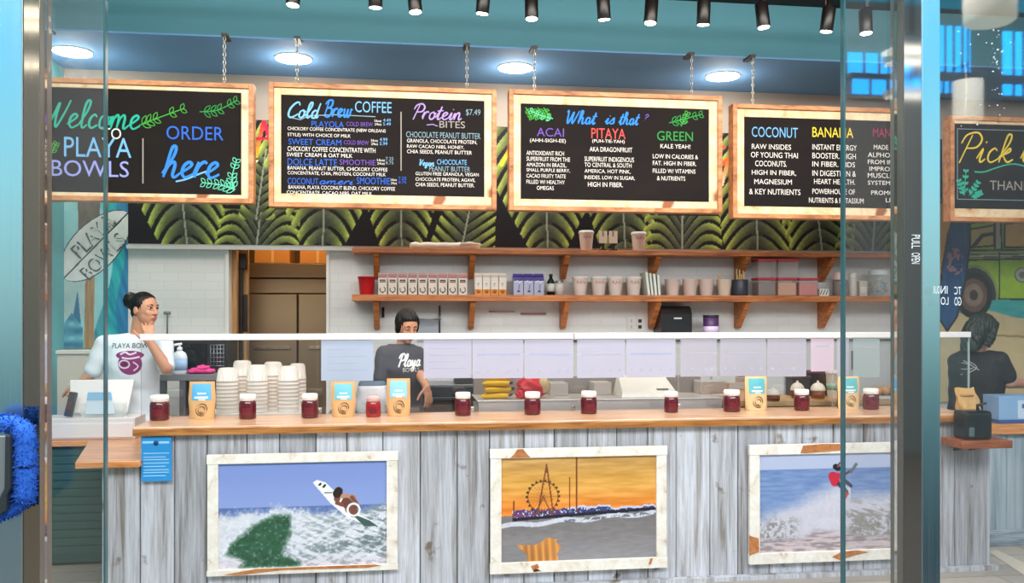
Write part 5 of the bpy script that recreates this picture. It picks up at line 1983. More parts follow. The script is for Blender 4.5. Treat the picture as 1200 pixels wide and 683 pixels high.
# upper shelf: paper roll, two little cards
m = MB()
a, b_ = W(481, 286, D_I), W(562, 286, D_I)
pts = [Vector((a.x + (b_.x - a.x) * k / 14, D_I + .012 * math.sin(k * 1.3), zU1 + .034 + .004 * math.sin(k * 2.1))) for k in range(15)]
m.tube(pts, [.024 + .007 * abs(math.sin(k * 1.7)) for k in range(15)], 14, M('ece3d6', .75))
t = thing('paper_roll', 'crumpled white roll of paper lying on the upper shelf', 'paper roll', (a.x, D_I, zU1))
obj('sheet', m, t)
m = MB().tube([pts[10] + Vector((0, -.03, .01)), pts[12] + Vector((0, -.035, .02)), pts[14] + Vector((.02, -.02, .012))], [.01, .018, .006], 10, M('d9cdbd', .8))
obj('loose_flap', m, t)
for k, (px0, px1, lab) in enumerate(((702, 711.5, 'left small pale card on a dark stand between two upper shelf cups'), (713.5, 723.5, 'right small pale card on a dark stand between two upper shelf cups'))):
    t = thing('table_card', lab, 'card', (X((px0 + px1) / 2, D_I), D_I, zU1), 'small cards on the upper shelf')
    m = MB().box((X(px0, D_I), D_I - .004, zU1 + hpx(9.5, px0)), (X(px1, D_I), D_I, zU1 + hpx(24, px0)), M('efe0cd', .6))
    obj('card', m, t, bevel=.001)
    m = MB().box((X(px0 + 1, D_I), D_I - .03, zU1), (X(px1 - 1, D_I), D_I + .03, zU1 + .02), M('211f22', .5))
    m.box((X(px0 + 3, D_I), D_I - .003, zU1 + .02), (X(px1 - 3, D_I), D_I + .003, zU1 + hpx(10, px0)), M('211f22', .5))
    obj('stand', m, t, bevel=.002)
    m = MB().pbox((px0 + px1) / 2 - 1.2, (px0 + px1) / 2 + 1.2, 270, 277, D_I - .0048, D_I - .004, M('a89a86', .7))
    obj('print', m, t)

# ================================================================== ON THE WALL BELOW THE SHELF
DWf = D_W - .004
t = thing('towel_dispenser', 'black paper towel dispenser on the tiled wall under the shelf', 'dispenser', (X(793, 7.2), 7.3, Z(389, 793, 7.2)))
m = MB()
x0, x1, z0, z1 = X(775, 7.2), X(811.5, 7.2), Z(391, 793, 7.2), Z(358.5, 793, 7.2)
pr_ = [(7.2, z0), (7.2, z0 + (z1 - z0) * .7), (7.235, z1 - .01), (7.27, z1), (DWf, z1), (DWf, z0)]
n_ = len(pr_)
m.add([(x0, *p) for p in pr_] + [(x1, *p) for p in pr_], [list(range(n_)), list(range(2 * n_ - 1, n_ - 1, -1))] + [(i, i + n_, (i + 1) % n_ + n_, (i + 1) % n_) for i in range(n_)], M('1b1b1d', .3))
obj('cover', m, t, bevel=.012)
m = MB().pbox(790, 799, 372, 373.8, 7.196, 7.2, M('c9c9cc', .4))
obj('badge', m, t)
# counter along the back wall which carries the canister
bc = thing('back_counter', 'white topped counter along the tiled back wall', 'counter', (X(740, 7.1), 7.1, 0))
zbc = Z(392.5, 700, 7.1)
obj('worktop', MB().box((X(560, 7.0), 6.92, zbc - .035), (X(1085, 7.0), D_W - .002, zbc), M('cfcbc6', .3)), bc, bevel=.003)
m = MB().box((X(562, 7.0), 6.98, .02), (X(1083, 7.0), D_W - .004, zbc - .036), M('b7b4b2', .5))
obj('cabinet', m, bc)
for k in range(6):
    xa = X(562, 7.0) + (X(1083, 7.0) - X(562, 7.0)) * k / 6
    xb = X(562, 7.0) + (X(1083, 7.0) - X(562, 7.0)) * (k + 1) / 6
    d_ = obj('cabinet_door', MB().box((xa + .008, 6.962, .1), (xb - .008, 6.98, zbc - .06), M('c4c1be', .5)), bc, bevel=.002)
    obj('handle', MB().box((xb - .05, 6.945, zbc - .3), (xb - .04, 6.962, zbc - .14), M('8c8c90', .3, .8)), d_)
cx = X(833, 7.2)
t = thing('canister', 'purple canister with a white band beside the towel dispenser', 'canister', (cx, 7.2, zbc))
r = hpx(9, 833, 7.2)
hh = Z(369, 833, 7.2) - zbc
obj('tin', MB().lathe([(r, 0), (r, hh * .9), (0, hh * .9)], (cx, 7.2, zbc), 24, M('4a2c5e', .4)), t)
obj('lid', MB().lathe([(r * 1.03, hh * .88), (r * 1.03, hh), (0, hh)], (cx, 7.2, zbc), 24, M('1d1a26', .4)), t)
obj('band', MB().lathe([(r * 1.01, hh * .1), (r * 1.01, hh * .42)], (cx, 7.2, zbc), 24, M('c9b9d9', .5)), t)
# sockets and switches
for (px0, px1, pt, pb, lab) in ((735, 745, 371, 387, 'white blank wall plate left of the socket under the shelf'), (746, 757, 370, 388, 'white wall socket with two dark outlets under the shelf')):
    t = thing('wall_socket', lab, 'socket', (X(px0, D_W), D_W - .01, Z(pb, px0, D_W)))
    obj('plate', MB().pbox(px0, px1, pt, pb, D_W - .008, D_W - .001, M('d6d2ce', .4)), t, bevel=.002)
    m = MB()
    for yy in (374, 381):
        if px0 > 740:
            m.pbox(px0 + 2, px0 + 6, yy, yy + 4, D_W - .0095, D_W - .008, M('1e1c1c', .5))
        else:
            m.pbox(px0 + 4, px0 + 6, yy, yy + 4, D_W - .0095, D_W - .008, M('b9b5b0', .5))
    obj('outlets', m, t)
# notice strips and utensil rails on the tiles
for (px0, px1, yy, c, lab) in ((573, 603, 365, 'b58d88', 'left thin reddish rail on the tiles under the shelf'), (610, 640, 367.5, '9c6460', 'right thin reddish rail on the tiles under the shelf')):
    m = MB().tube([W(px0, yy, D_W - .03), W(px1, yy, D_W - .03)], .007, 8, M(c, .4))
    for px in (px0 + 2, px1 - 2):
        p = W(px, yy, D_W - .03)
        m.tube([p, p + Vector((0, .03, 0))], .005, 6, M('9d9a98', .4, .6))
    o = obj('wall_rail', m, None, tuple(W(px0, yy, D_W - .03)))
    tag(o, lab, 'rail', 'thin reddish rails on the tiles')
t = thing('steel_pass_shelf', 'grey steel wire shelf on the tiles behind the woman in dark shirt', 'wire shelf', (X(510, D_W), D_W - .1, Z(375, 510, D_W)))
stl = steel('wire_steel', 'a9adb2', .3, .05, 'X')
m = MB()
for yy in (D_W - .02, D_W - .08, D_W - .14):
    z = Z(374, 510, D_W)
    m.tube([(X(487, D_W), yy, z), (X(516, D_W), yy, z)], .006, 8, stl)
obj('wires', m, t)
m = MB()
m.tube([(X(515, D_W), D_W - .02, Z(358, 510, D_W)), (X(515, D_W), D_W - .02, Z(392, 510, D_W))], .008, 8, M('6e7176', .35, .8))
m.tube([(X(449, D_W), D_W - .02, Z(360, 450, D_W)), (X(449, D_W), D_W - .02, Z(372, 450, D_W))], .012, 8, M('3f3f44', .4, .6))
obj('uprights', m, t)
obj('back_sheet', MB().pbox(489, 514, 376, 400, D_W - .012, D_W - .002, M('b4b8be', .3, .4)), t)
# wall tap by the first woman
t = thing('wall_hook', 'small dark wall fixture on the white tiles beside the woman in pale shirt', 'wall fixture', tuple(W(196, 380, D_W - .05)))
m = MB().tube([W(196, 392, D_W - .01), W(196, 372, D_W - .03), W(196.5, 367, D_W - .06)], .006, 8, M('8f8f92', .4, .1))
obj('stem', m, t)
obj('head', MB().tube([W(192, 366.5, D_W - .06), W(200, 366.5, D_W - .06)], .014, 12, M('7f7f82', .4, .1)), t)

# ================================================================== DOORWAY AND FRIDGE BEHIND
oak = wood('door_oak', [(.3, '8d6034'), (.5, 'b88a56'), (.7, 'cda272')], (14, 14, 1), .5, noise=3)
dd = bpy.data.objects.new('door_3', None)
dd['kind'] = 'structure'
dd.location = (DX0, 7.6, 0)
COL.objects.link(dd)
obj('jamb', MB().box((X(268, 7.58), 7.575, 0), (X(277.5, 7.58), 7.66, DZ), oak), dd, bevel=.003)
obj('slide_track', MB().box((X(278.5, 7.7), 7.69, 0), (X(284, 7.7), 7.74, DZ - .12), M('1a1716', .4)), dd)
obj('track_roller', MB().box((X(277, 7.7), 7.68, DZ - .16), (X(289, 7.7), 7.76, DZ - .02), M('15120f', .4)), dd, bevel=.01)
obj('sliding_leaf', MB().box((X(284.5, 7.8), 7.78, .01), (X(291.5, 7.8), 7.83, DZ + .05), oak), dd, bevel=.003)
obj('leaf_handle', MB().box((X(286, 7.78), 7.755, Z(388, 288, 7.78)), (X(290.5, 7.78), 7.78, Z(345, 288, 7.78)), M('2a211a', .4)), dd, bevel=.004)
fr_m = steel('fridge_steel', '9b8468', .42, .05, 'X')
D_F = 8.3
t = thing('tall_fridge', 'tall two door steel fridge seen through the doorway in warm light', 'fridge', (X(336, D_F), D_F, 0))
xa, xm, xb = X(280, D_F), X(349.5, D_F), X(420, D_F)
zd = Z(345, 336, D_F)
obj('cabinet', MB().box((xa, D_F, .05), (xb, D_F + .75, Z(308, 336, D_F)), M('5d4c38', .5, .6)), t)
for a, b_ in ((xa + .005, xm - .006), (xm + .006, xb - .005)):
    d_ = obj('door', MB().box((a, D_F - .045, .16), (b_, D_F - .002, zd), fr_m), t, bevel=.006)
    obj('handle', MB().box((max(a + .06, xm - .4 if a < xm else a + .1), D_F - .075, Z(409, 336, D_F)), (min(b_ - .06, (max(a + .06, xm - .4 if a < xm else a + .1)) + .36), D_F - .046, Z(405, 336, D_F)), M('cdbfa6', .25, .9)), d_, bevel=.004)
obj('top_panel', MB().box((xa, D_F - .04, zd + .012), (xb, D_F - .002, Z(327, 336, D_F)), fr_m), t, bevel=.003)
obj('top_grille', MB().box((xa, D_F - .05, Z(325.5, 336, D_F)), (xb, D_F - .002, Z(309, 336, D_F)), fr_m), t, bevel=.003)
t = thing('storage_box', 'cardboard storage box on top of the tall fridge', 'box', (X(330, D_F), D_F + .2, Z(308, 336, D_F)), 'boxes on top of the fridge')
zt_ = Z(308, 336, D_F)
obj('carton', MB().box((X(296, D_F), D_F + .1, zt_), (X(338, D_F), D_F + .5, zt_ + .26), M('c98d45', .7)), t, bevel=.004)
obj('tape', MB().box((X(316, D_F), D_F + .098, zt_ + .01), (X(319, D_F), D_F + .1, zt_ + .25), M('e0b878', .5)), t)
dup(t, (X(330, D_F) + .42, D_F + .24, zt_), 'second cardboard storage box on the fridge, at its right end')
# ================================================================== SNEEZE GUARD AND ITS PAPERS
D_SG = 5.385
gl_sg = pane_mat('guard_glass', .03, 'fbfdff')
rail_m = M('eeeceb', .35)
t = thing('sneeze_guard', 'glass sneeze guard with a white top rail standing along the counter', 'sneeze guard', (X(640, D_SG), D_SG, ZTOP))
zr0, zr1 = Z(397.2, 600, D_SG), Z(390.2, 600, D_SG)
xg0, xg1 = X(165, D_SG), X(1136, D_SG)
xj = X(672, D_SG)
for a, b_ in ((xg0, xj - .004), (xj + .004, xg1)):
    obj('top_rail', MB().box((a, D_SG - .02, zr0), (b_, D_SG + .02, zr1), rail_m), t, bevel=.004)
n_ = 6
xs = [xg0, X(372, D_SG), X(553, D_SG), X(672, D_SG), X(795, D_SG), X(976, D_SG), xg1 - .01]
for k in range(6):
    obj('glass_panel', MB().box((xs[k] + .002, D_SG - .004, ZTOP + .001), (xs[k + 1] - .002, D_SG + .004, zr0), gl_sg), t)
for xx in xs[1:]:
    obj('clamp', MB().box((xx - .012, D_SG - .012, ZTOP + .0005), (xx + .012, D_SG + .012, ZTOP + .035), M('c9c9ca', .25, .9)), t, bevel=.003)
em = M('a8c4c0', .1)
obj('end_edge', MB().box((xg1 - .008, D_SG - .006, ZTOP), (xg1 - .002, D_SG + .006, zr0), em), t)

pap = {'w': paper_mat('thin_paper', 'd2d2e6', .35), 'b': paper_mat('pale_blue_paper', 'c6d3ea', .35), 'p': paper_mat('pale_pink_paper', 'e4d3e2', .35), 'g': paper_mat('grey_green_paper', 'bccaca', .35), 'd': paper_mat('pale_grey_paper', 'cbc9d6', .35)}
PAPERS = [(376.5, 437.5, 445.5, 'b', 'wide pale blue paper left of the woman in the dark shirt', 1),
          (496.5, 552.5, 443, 'w', 'white menu paper just right of the woman in the dark shirt', 2),
          (553.5, 613, 443, 'w', 'white menu paper hanging over the bananas', 0), (614.5, 671.5, 443, 'w', 'white menu paper hanging over the red bag', 0),
          (676, 732, 442.5, 'w', 'white menu paper hanging left of the white scale', 0), (733.5, 791, 442, 'w', 'white menu paper hanging over the white scale', 0),
          (797, 839.5, 441, 'd', 'narrow grey menu paper right of the white scale', 0), (843.5, 897, 440.5, 'd', 'grey menu paper above the kraft pouch near the right end', 0), (898.5, 944, 441, 'd', 'grey menu paper above the domed tubs', 0),
          (949.5, 976.5, 435, 'p', 'small pale pink paper hanging near the right end', 3), (980, 994, 440, 'd', 'narrow pale slip right of the pink paper', 3), (999, 1030, 442, 'g', 'grey green paper nearest the right door post', 3)]
pl_ = M('b9bad0', .8)
pb_ = M('a6b3d8', .8)
for k, (a, b_, yb, c, lab, style) in enumerate(PAPERS):
    y = D_SG - .0075
    pm = (a + b_) / 2
    x0, x1, z0, z1 = X(a, D_SG), X(b_, D_SG), Z(yb, pm, D_SG), zr0 - .001
    t = thing('menu_paper', lab, 'paper', ((x0 + x1) / 2, y, z0), 'papers taped along the sneeze guard')
    m = MB()
    nx = 10
    vs = []
    for i in range(nx + 1):
        u = i / nx
        bow = .0022 * math.sin(u * math.pi * 2 + k)
        for zz, f_ in ((z0, 1), ((z0 + z1) / 2, .4), (z1, 0)):
            vs.append((x0 + (x1 - x0) * u, y - .0012 + bow * f_ * .3, zz))
    m.add(vs, [(i * 3 + j, (i + 1) * 3 + j, (i + 1) * 3 + j + 1, i * 3 + j + 1) for i in range(nx) for j in range(2)], pap[c], None, True)
    obj('sheet', m, t)
    m = MB()
    yy = y - .0022
    if style == 0:
        m.box((x0 + .03, yy, z0 + (z1 - z0) * .60), (x1 - .025, yy + .0004, z0 + (z1 - z0) * .625), pb_ if k in (2, 3, 5) else pl_)
        for j in range(5):
            xx = x0 + .035 + (x1 - x0 - .07) * j / 4
            r_ = .010 + .003 * math.sin(j * 2 + k)
            m.flat([(xx + r_ * math.cos(q) * (1 + .3 * math.sin(q * 3 + j)), z0 + (z1 - z0) * .2 + r_ * math.sin(q)) for q in [q_ * .698 for q_ in range(9)]], yy, pl_)
    elif style in (1, 2):
        for j in range(4):
            m.box((x0 + .035, yy, z0 + (z1 - z0) * (.25 + .17 * j)), (x1 - .04 - .05 * (j % 2), yy + .0004, z0 + (z1 - z0) * (.26 + .17 * j)), pl_)
    else:
        m.box((x0 + (x1 - x0) * .2, yy, z0 + (z1 - z0) * .75), (x1 - (x1 - x0) * .2, yy + .0004, z0 + (z1 - z0) * .78), pl_)
    obj('faint_print', m, t)

# ================================================================== ALONG THE COUNTER
red_j = M('5a0e1c', .12, coat=.5)
red_j2 = M('9a1420', .12, coat=.5)
D_J = 5.22
JARS = [(187, 462, 22, 'dark red jam jar with white lid at the left end beside the card terminal', 0), (290.3, 461, 19.5, 'dark red jam jar with white lid in front of the clear cup stacks', 0), (363, 460.5, 19.5, 'dark red jam jar with white lid right of the clear cup stacks', 0),
        (437.5, 463, 17.5, 'bright red jar with a clear lid between two kraft pouches', 1), (542.5, 459, 19, 'dark red jam jar with white lid left of the bananas', 0), (624, 458.5, 19.5, 'dark red jam jar with white lid in front of the red bag', 0),
        (690, 457.5, 19, 'dark red jam jar with white lid left of the white scale', 0), (786.5, 458, 16.5, 'dark red jam jar right of the white scale', 0), (857.5, 456, 20, 'dark red jam jar with wide white lid beside the right kraft pouch', 0),
        (939.5, 455.5, 17.5, 'dark red jam jar with white lid between the domed tubs', 0), (1020.5, 454.5, 18, 'dark red jam jar with white lid nearest the right door post', 0)]
for (px, pt, w, lab, kind) in JARS:
    cx = X(px, D_J)
    r = hpx(w / 2, px, D_J)
    h = hpx(HOR + (CAMZ - ZTOP) * S(px, D_J) - pt, px, D_J) * .98
    t = thing('jam_jar', lab, 'jar', (cx, D_J, ZTOP), 'red jam jars along the counter')
    lh = h * .26
    m = MB().lathe([(r * .86, 0), (r * .98, .004), (r, .012), (r, h - lh - .02), (r * .93, h - lh - .006), (r * .8, h - lh + .004)], (cx, D_J, ZTOP), 28, red_j2 if kind else red_j)
    obj('jar_body', m, t)
    lm = M('f3efea', .35) if not kind else M('d9b9b4', .2)
    m = MB()
    nn = 28
    m.lathe([(r * .86, h - lh), (r * .9, h - lh + .002), (r * .9, h - .004), (r * .86, h), (0, h)], (cx, D_J, ZTOP), nn, lm)
    for q in range(24):
        a = 2 * math.pi * q / 24
        m.tube([(cx + r * .9 * math.cos(a), D_J + r * .9 * math.sin(a), ZTOP + h - lh + .003), (cx + r * .9 * math.cos(a), D_J + r * .9 * math.sin(a), ZTOP + h - .005)], .0018, 5, lm)
    obj('lid', m, t)
    m = MB()
    an = [(-.55 + 1.1 * i / 8) for i in range(9)]
    vs = []
    for a in an:
        for zz in (.25, .62):
            vs.append((cx + r * 1.006 * math.sin(a), D_J - r * 1.006 * math.cos(a), ZTOP + (h - lh) * zz))
    m.add(vs, [(2 * i, 2 * i + 2, 2 * i + 3, 2 * i + 1) for i in range(8)], M('6a1422', .4), None, True)
    obj('label', m, t)

kraft = M('d3a873', .8)
kraft_d = M('6b4a2c', .7)
lblue_m = M('62b4dc', .45)
BAGS = [(237, 447, 30, 'tan kraft pouch with sky blue label at the left, beside the cup stacks', '54aee0'), (402.5, 447.5, 28, 'tan kraft pouch with teal label left of the bright red jar', '6cc0d0'), (467, 443.5, 27.5, 'tan kraft pouch with pale blue label in front of the woman in the dark shirt', '8acbe4'),
        (885.5, 441, 27, 'cream kraft pouch with teal label between two right jam jars', '5cb6c0'), (994, 441, 27, 'cream kraft pouch with teal label beside the glass edge at right', '63b9bd')]
D_K = 5.26
for k, (px, pt, w, lab, bc_) in enumerate(BAGS):
    cx = X(px, D_K)
    hw = hpx(w / 2, px, D_K)
    h = hpx(HOR + (CAMZ - ZTOP) * S(px, D_K) - pt, px, D_K)
    t = thing('kraft_pouch', lab, 'pouch', (cx, D_K, ZTOP), 'kraft pouches along the counter')
    km = kraft if k < 3 else M('e2c08e', .8)

    def pp(u, v, o=0.0):
        """front skin of the pouch, u -1..1 across, v 0..1 up"""
        dep = .036 * (1 - v) ** .55 + .003
        ww = hw * (.94 + .10 * math.sin(v * 2.4) - .05 * v) * (1 - .02 * math.sin(9 * v + k))
        return Vector((cx + ww * u, D_K - (dep + o) * math.sqrt(max(0, 1 - u * u * .97)) + .002 * math.sin(7 * u + 11 * v + k) * (1 - v), ZTOP + .001 + h * v))
    m = MB()
    NU, NV = 14, 14
    for sgn in (1, -1):
        vs = []
        for j in range(NV + 1):
            for i in range(NU + 1):
                p = pp(-1 + 2 * i / NU, j / NV)
                if sgn < 0:
                    p.y = 2 * D_K - p.y
                vs.append(p)
        fs = [(j * (NU + 1) + i, j * (NU + 1) + i + 1, (j + 1) * (NU + 1) + i + 1, (j + 1) * (NU + 1) + i) for j in range(NV) for i in range(NU)]
        m.add(vs, fs if sgn > 0 else [f[::-1] for f in fs], km, None, True)
    obj('pouch_body', m, t)
    m = MB()
    vs = [pp(-.72 + 1.44 * i / 10, .50 + .44 * j / 8, .0016) for j in range(9) for i in range(11)]
    m.add(vs, [(j * 11 + i, j * 11 + i + 1, (j + 1) * 11 + i + 1, (j + 1) * 11 + i) for j in range(8) for i in range(10)], M(bc_, .45), None, True)
    obj('label', m, t)
    m = MB()
    for (u0, v0, u1, v1) in ((-.5, .55, .5, .60), (-.3, .66, .35, .70), (-.2, .50, .3, .53)):
        vs = [pp(u0 + (u1 - u0) * i / 4, v0 + (v1 - v0) * j, .0028) for j in (0, 1) for i in range(5)]
        m.add(vs, [(i, i + 1, i + 6, i + 5) for i in range(4)], M('eef4f4', .6))
    obj('white_bands', m, t)
    m = MB()
    for s_ in range(3):
        pts = []
        for q in range(13):
            a = q * .42 + s_ * 1.9
            pts.append((.08 + (.52 - .13 * s_) * math.cos(a) * (.7 + .03 * q), .25 + (.16 - .04 * s_) * math.sin(a)))
        vs = []
        for q in range(13):
            d = (.05, .012)
            vs += [pp(max(-.95, min(.95, pts[q][0] - d[0] * .5)), pts[q][1] - d[1], .003), pp(max(-.95, min(.95, pts[q][0] + d[0] * .5)), pts[q][1] + d[1], .003)]
        m.add(vs, [(2 * q, 2 * q + 1, 2 * q + 3, 2 * q + 2) for q in range(12)], kraft_d)
    obj('swirl_motif', m, t)

# work table behind the guard with the clear cup stacks
t = thing('cup_table', 'white work table behind the guard carrying the clear cup stacks', 'table', (X(300, 5.7), 5.7, 0))
xa, xb = X(222, 5.6), X(372, 5.6)
obj('table_top', MB().box((xa, 5.46, .935), (xb, 5.92, .965), M('d6d2ce', .4)), t, bevel=.003)
for xx in (xa + .03, xb - .03):
    for yy in (5.49, 5.89):
        obj('leg', MB().box((xx - .02, yy - .02, 0), (xx + .02, yy + .02, .935), M('8d8f92', .35, .8)), t)
D_C = 5.6
t = thing('cup_tray', 'shallow white tray under the clear cup stacks', 'tray', (X(303, D_C), D_C, .965))
obj('tray_base', MB().pbox(252.5, 356, 484, 486.5, D_C - .09, D_C + .21, M('ebe6df', .4)), t, bevel=.004)
for q in t.children:
    pass
zmin = min(v.co.z for v in t.children[0].data.vertices) + .965
for v in t.children[0].data.vertices:
    v.co.z += .9655 - zmin
ztray = max(v.co.z for v in t.children[0].data.vertices) + .965
cupm = clear_plastic('stacked_cup_plastic', 'fff2e4', .80, .2)
STK = [(266.5, 431, D_C, 26), (301.5, 427.5, D_C, 25), (338, 429, D_C, 25), (284, 422.5, D_C + .13, 24), (320, 424, D_C + .13, 24), (348.5, 426, D_C + .13, 21)]
names = ['front left', 'front middle', 'front right', 'back left', 'back middle', 'back right']
for k, (px, pt, D, w) in enumerate(STK):
    cx = X(px, D)
    r = hpx(w / 2, px, D)
    h = Z(pt, px, D) - ztray
    t = thing('cup_stack', '%s stack of upturned clear plastic cups on the white tray' % names[k], 'cup stack', (cx, D, ztray + .0005), 'stacks of clear plastic cups')
    prof = [(r, 0), (r, .004)]
    zz = .01
    n_r = int((h * .72) / .024)
    for q in range(n_r):
        prof += [(r * .965, zz), (r * .975, zz + .019), (r * 1.0, zz + .0195), (r * 1.0, zz + .0225)]
        zz += .024
    prof += [(r * .95, zz), (r * .80, h - .012), (r * .72, h - .002), (r * .62, h), (r * .6, h - .008), (0, h - .008)]
    obj('cups', MB().lathe(prof, (cx, D, ztray + .0005), 26, cupm), t)
    m = MB()
    for q in range(14):
        a = 2 * math.pi * q / 14
        m.tube([(cx + r * .94 * math.cos(a), D + r * .94 * math.sin(a), ztray + zz), (cx + r * .80 * math.cos(a), D + r * .80 * math.sin(a), ztray + h - .012)], .002, 5, clear_plastic('cup_rib', 'ffffff', .7))
    obj('ribs', m, t)

# left: cash drawer, register display, tip box
D_D = 5.74
t = thing('cash_drawer', 'white cash drawer box on the low register ledge', 'cash drawer', (X(110, D_D), D_D, zl))
xa, xb = X(30, D_D), X(158, D_D)
obj('drawer_body', MB().box((xa, D_D, zl + .001), (xb, D_D + .235, zl + .135), M('dcd8da', .35)), t, bevel=.004)
obj('drawer_front', MB().box((xa + .01, D_D - .008, zl + .012), (xb - .01, D_D - .0005, zl + .105), M('e3dfe1', .4)), t, bevel=.003)
zdw = zl + .1355
t = thing('register_display', 'white tilted register screen facing the woman in the pale shirt', 'register', (X(116, 5.9), 5.9, zdw))
sx0, sx1 = X(79, 5.9), X(155, 5.9)
zt0, zt1 = Z(488, 116, 5.9), Z(445.5, 116, 5.9)
m = MB()
yo = .05
m.add([(sx0 + .03, 5.86, zt0 + .03), (sx1 - .02, 5.86, zt0 + .03), (sx1, 5.94, zt1), (sx0, 5.94, zt1), (sx0 + .03, 5.885, zt0 + .03), (sx1 - .02, 5.885, zt0 + .03), (sx1, 5.965, zt1), (sx0, 5.965, zt1)],
      [(0, 1, 2, 3), (7, 6, 5, 4), (0, 4, 5, 1), (1, 5, 6, 2), (2, 6, 7, 3), (3, 7, 4, 0)], M('e6e3e2', .35))
obj('screen_back', m, t, bevel=.004)
m = MB().box((X(104, 5.9), 5.87, zdw), (X(128, 5.9), 5.965, zdw + .02), M('dedbd9', .35))
m.box((X(110, 5.9), 5.90, zdw + .018), (X(122, 5.9), 5.93, zt0 + .1), M('dedbd9', .35))
obj('stand', m, t, bevel=.003)
t = thing('tip_box', 'clear box with a pale blue notice standing on the cash drawer', 'box', (X(122, 5.8), 5.8, zdw))
bx0, bx1 = X(97, 5.8), X(146, 5.8)
m = MB().box((bx0, 5.76, zdw + .0005), (bx1, 5.85, Z(472, 122, 5.8)), clear_plastic('clear_tip', 'e3eaec', .35, .1))
obj('box_body', m, t, bevel=.003)
m = MB().add([(X(103, 5.8), 5.757, Z(484, 122, 5.8)), (X(137, 5.8), 5.757, Z(484, 122, 5.8)), (X(133, 5.8), 5.757, Z(458, 122, 5.8)), (X(106, 5.8), 5.757, Z(458, 122, 5.8)), (X(103, 5.8), 5.754, Z(484, 122, 5.8)), (X(137, 5.8), 5.754, Z(484, 122, 5.8)), (X(133, 5.8), 5.754, Z(458, 122, 5.8)), (X(106, 5.8), 5.754, Z(458, 122, 5.8))],
             [(3, 2, 1, 0), (4, 5, 6, 7), (0, 1, 5, 4), (1, 2, 6, 5), (2, 3, 7, 6), (3, 0, 4, 7)], M('cfe4f2', .5))
obj('notice', m, t)
m = MB().add([(X(104.5, 5.8), 5.752, Z(468, 122, 5.8)), (X(134.5, 5.8), 5.752, Z(468, 122, 5.8)), (X(133, 5.8), 5.752, Z(459, 122, 5.8)), (X(106, 5.8), 5.752, Z(459, 122, 5.8))], [(0, 1, 2, 3)], M('8fc2e6', .5))
obj('notice_heading', m, t)
t = thing('card_terminal', 'small dark card reader leaning at the left of the cash drawer', 'card reader', (X(82, 5.86), 5.8, zdw))
m = MB().box((X(77, 5.82), 5.78, zdw + .001), (X(86, 5.82), 5.81, zdw + .16), M('2b2a2c', .4), rot=Matrix.Rotation(math.radians(-14), 3, 'X') @ Matrix.Rotation(math.radians(8), 3, 'Y'), piv=(X(81, 5.82), 5.79, zdw + .001))
mn = min(v.z for v in m.v)
for v in m.v:
    v.z += zdw + .0006 - mn
obj('reader_body', m, t, bevel=.004)
obj('keypad', MB().box((X(79, 5.78), 5.772, zdw + .05), (X(84, 5.78), 5.779, zdw + .1), M('5a2f3a', .5)), t)

# dark desk with oven and bottle behind the first woman
t = thing('dark_desk', 'grey topped dark work desk left of the doorway', 'desk', (X(226, 6.5), 6.5, 0))
xa, xb = X(186, 6.4), X(266, 6.4)
zd_ = Z(438.5, 226, 6.4)
obj('desk_top', MB().box((xa, 6.38, zd_ - .045), (xb, 7.05, zd_), M('77767a', .4)), t, bevel=.003)
for xx in (xa + .03, X(214, 6.4), xb - .03):
    for yy in (6.41, 7.0):
        obj('leg', MB().box((xx - .02, yy - .02, 0), (xx + .02, yy + .02, zd_ - .045), M('6f7075', .4, .6)), t)
obj('back_sheet', MB().box((xa, 7.02, .1), (xb, 7.035, zd_ - .06), M('1d1d20', .6)), t)
t = thing('black_oven', 'black oven with a dark glass front on the grey topped desk', 'oven', (X(232, 6.6), 6.6, zd_))
xa, xb = X(201, 6.55), X(265, 6.55)
zo = Z(398, 232, 6.55)
obj('oven_body', MB().box((xa, 6.6, zd_ + .001), (xb, 7.0, zo), M('1b1b1e', .35)), t, bevel=.006)
obj('oven_door', MB().box((xa + .02, 6.58, zd_ + .03), (xa + (xb - xa) * .62, 6.599, zo - .03), M('0f1012', .1)), t, bevel=.003)
m = MB()
for i in range(5):
    xx = xa + (xb - xa) * (.70 + .06 * i)
    m.tube([(xx, 6.575, zd_ + .05), (xx, 6.575, zo - .04)], .003, 6, M('9a9a9e', .3, .8))
for i in range(6):
    zz = zd_ + .05 + (zo - zd_ - .09) * i / 5
    m.tube([(xa + (xb - xa) * .69, 6.572, zz), (xa + (xb - xa) * .96, 6.572, zz)], .003, 6, M('9a9a9e', .3, .8))
obj('wire_grid', m, t)
t = thing('spray_bottle', 'white and blue pump bottle on the desk behind the woman in the pale shirt', 'bottle', (X(210.5, 6.45), 6.45, zd_))
cx = X(210.5, 6.45)
r = hpx(8.6, 210, 6.45)
h = hpx(36, 210, 6.45)
obj('bottle_body', MB().lathe([(r * .92, 0), (r, .006), (r, h * .55), (r * .8, h * .68), (r * .3, h * .76), (r * .3, h * .8)], (cx, 6.45, zd_ + .0005), 24, M('dfe6ee', .3), sy=.7), t)
obj('label', MB().lathe([(r * 1.01, h * .12), (r * 1.01, h * .5)], (cx, 6.45, zd_), 24, M('9cc2e4', .4), sy=.7), t)
m = MB().lathe([(r * .36, h * .76), (r * .36, h * .86), (r * .14, h * .88), (r * .14, h * .97)], (cx, 6.45, zd_), 14, M('eef0f2', .35))
m.tube([(cx + r * .3, 6.45, zd_ + h * .98), (cx - r * .7, 6.43, zd_ + h * .94)], .009, 8, M('eef0f2', .35))
obj('pump', m, t)
m = MB()
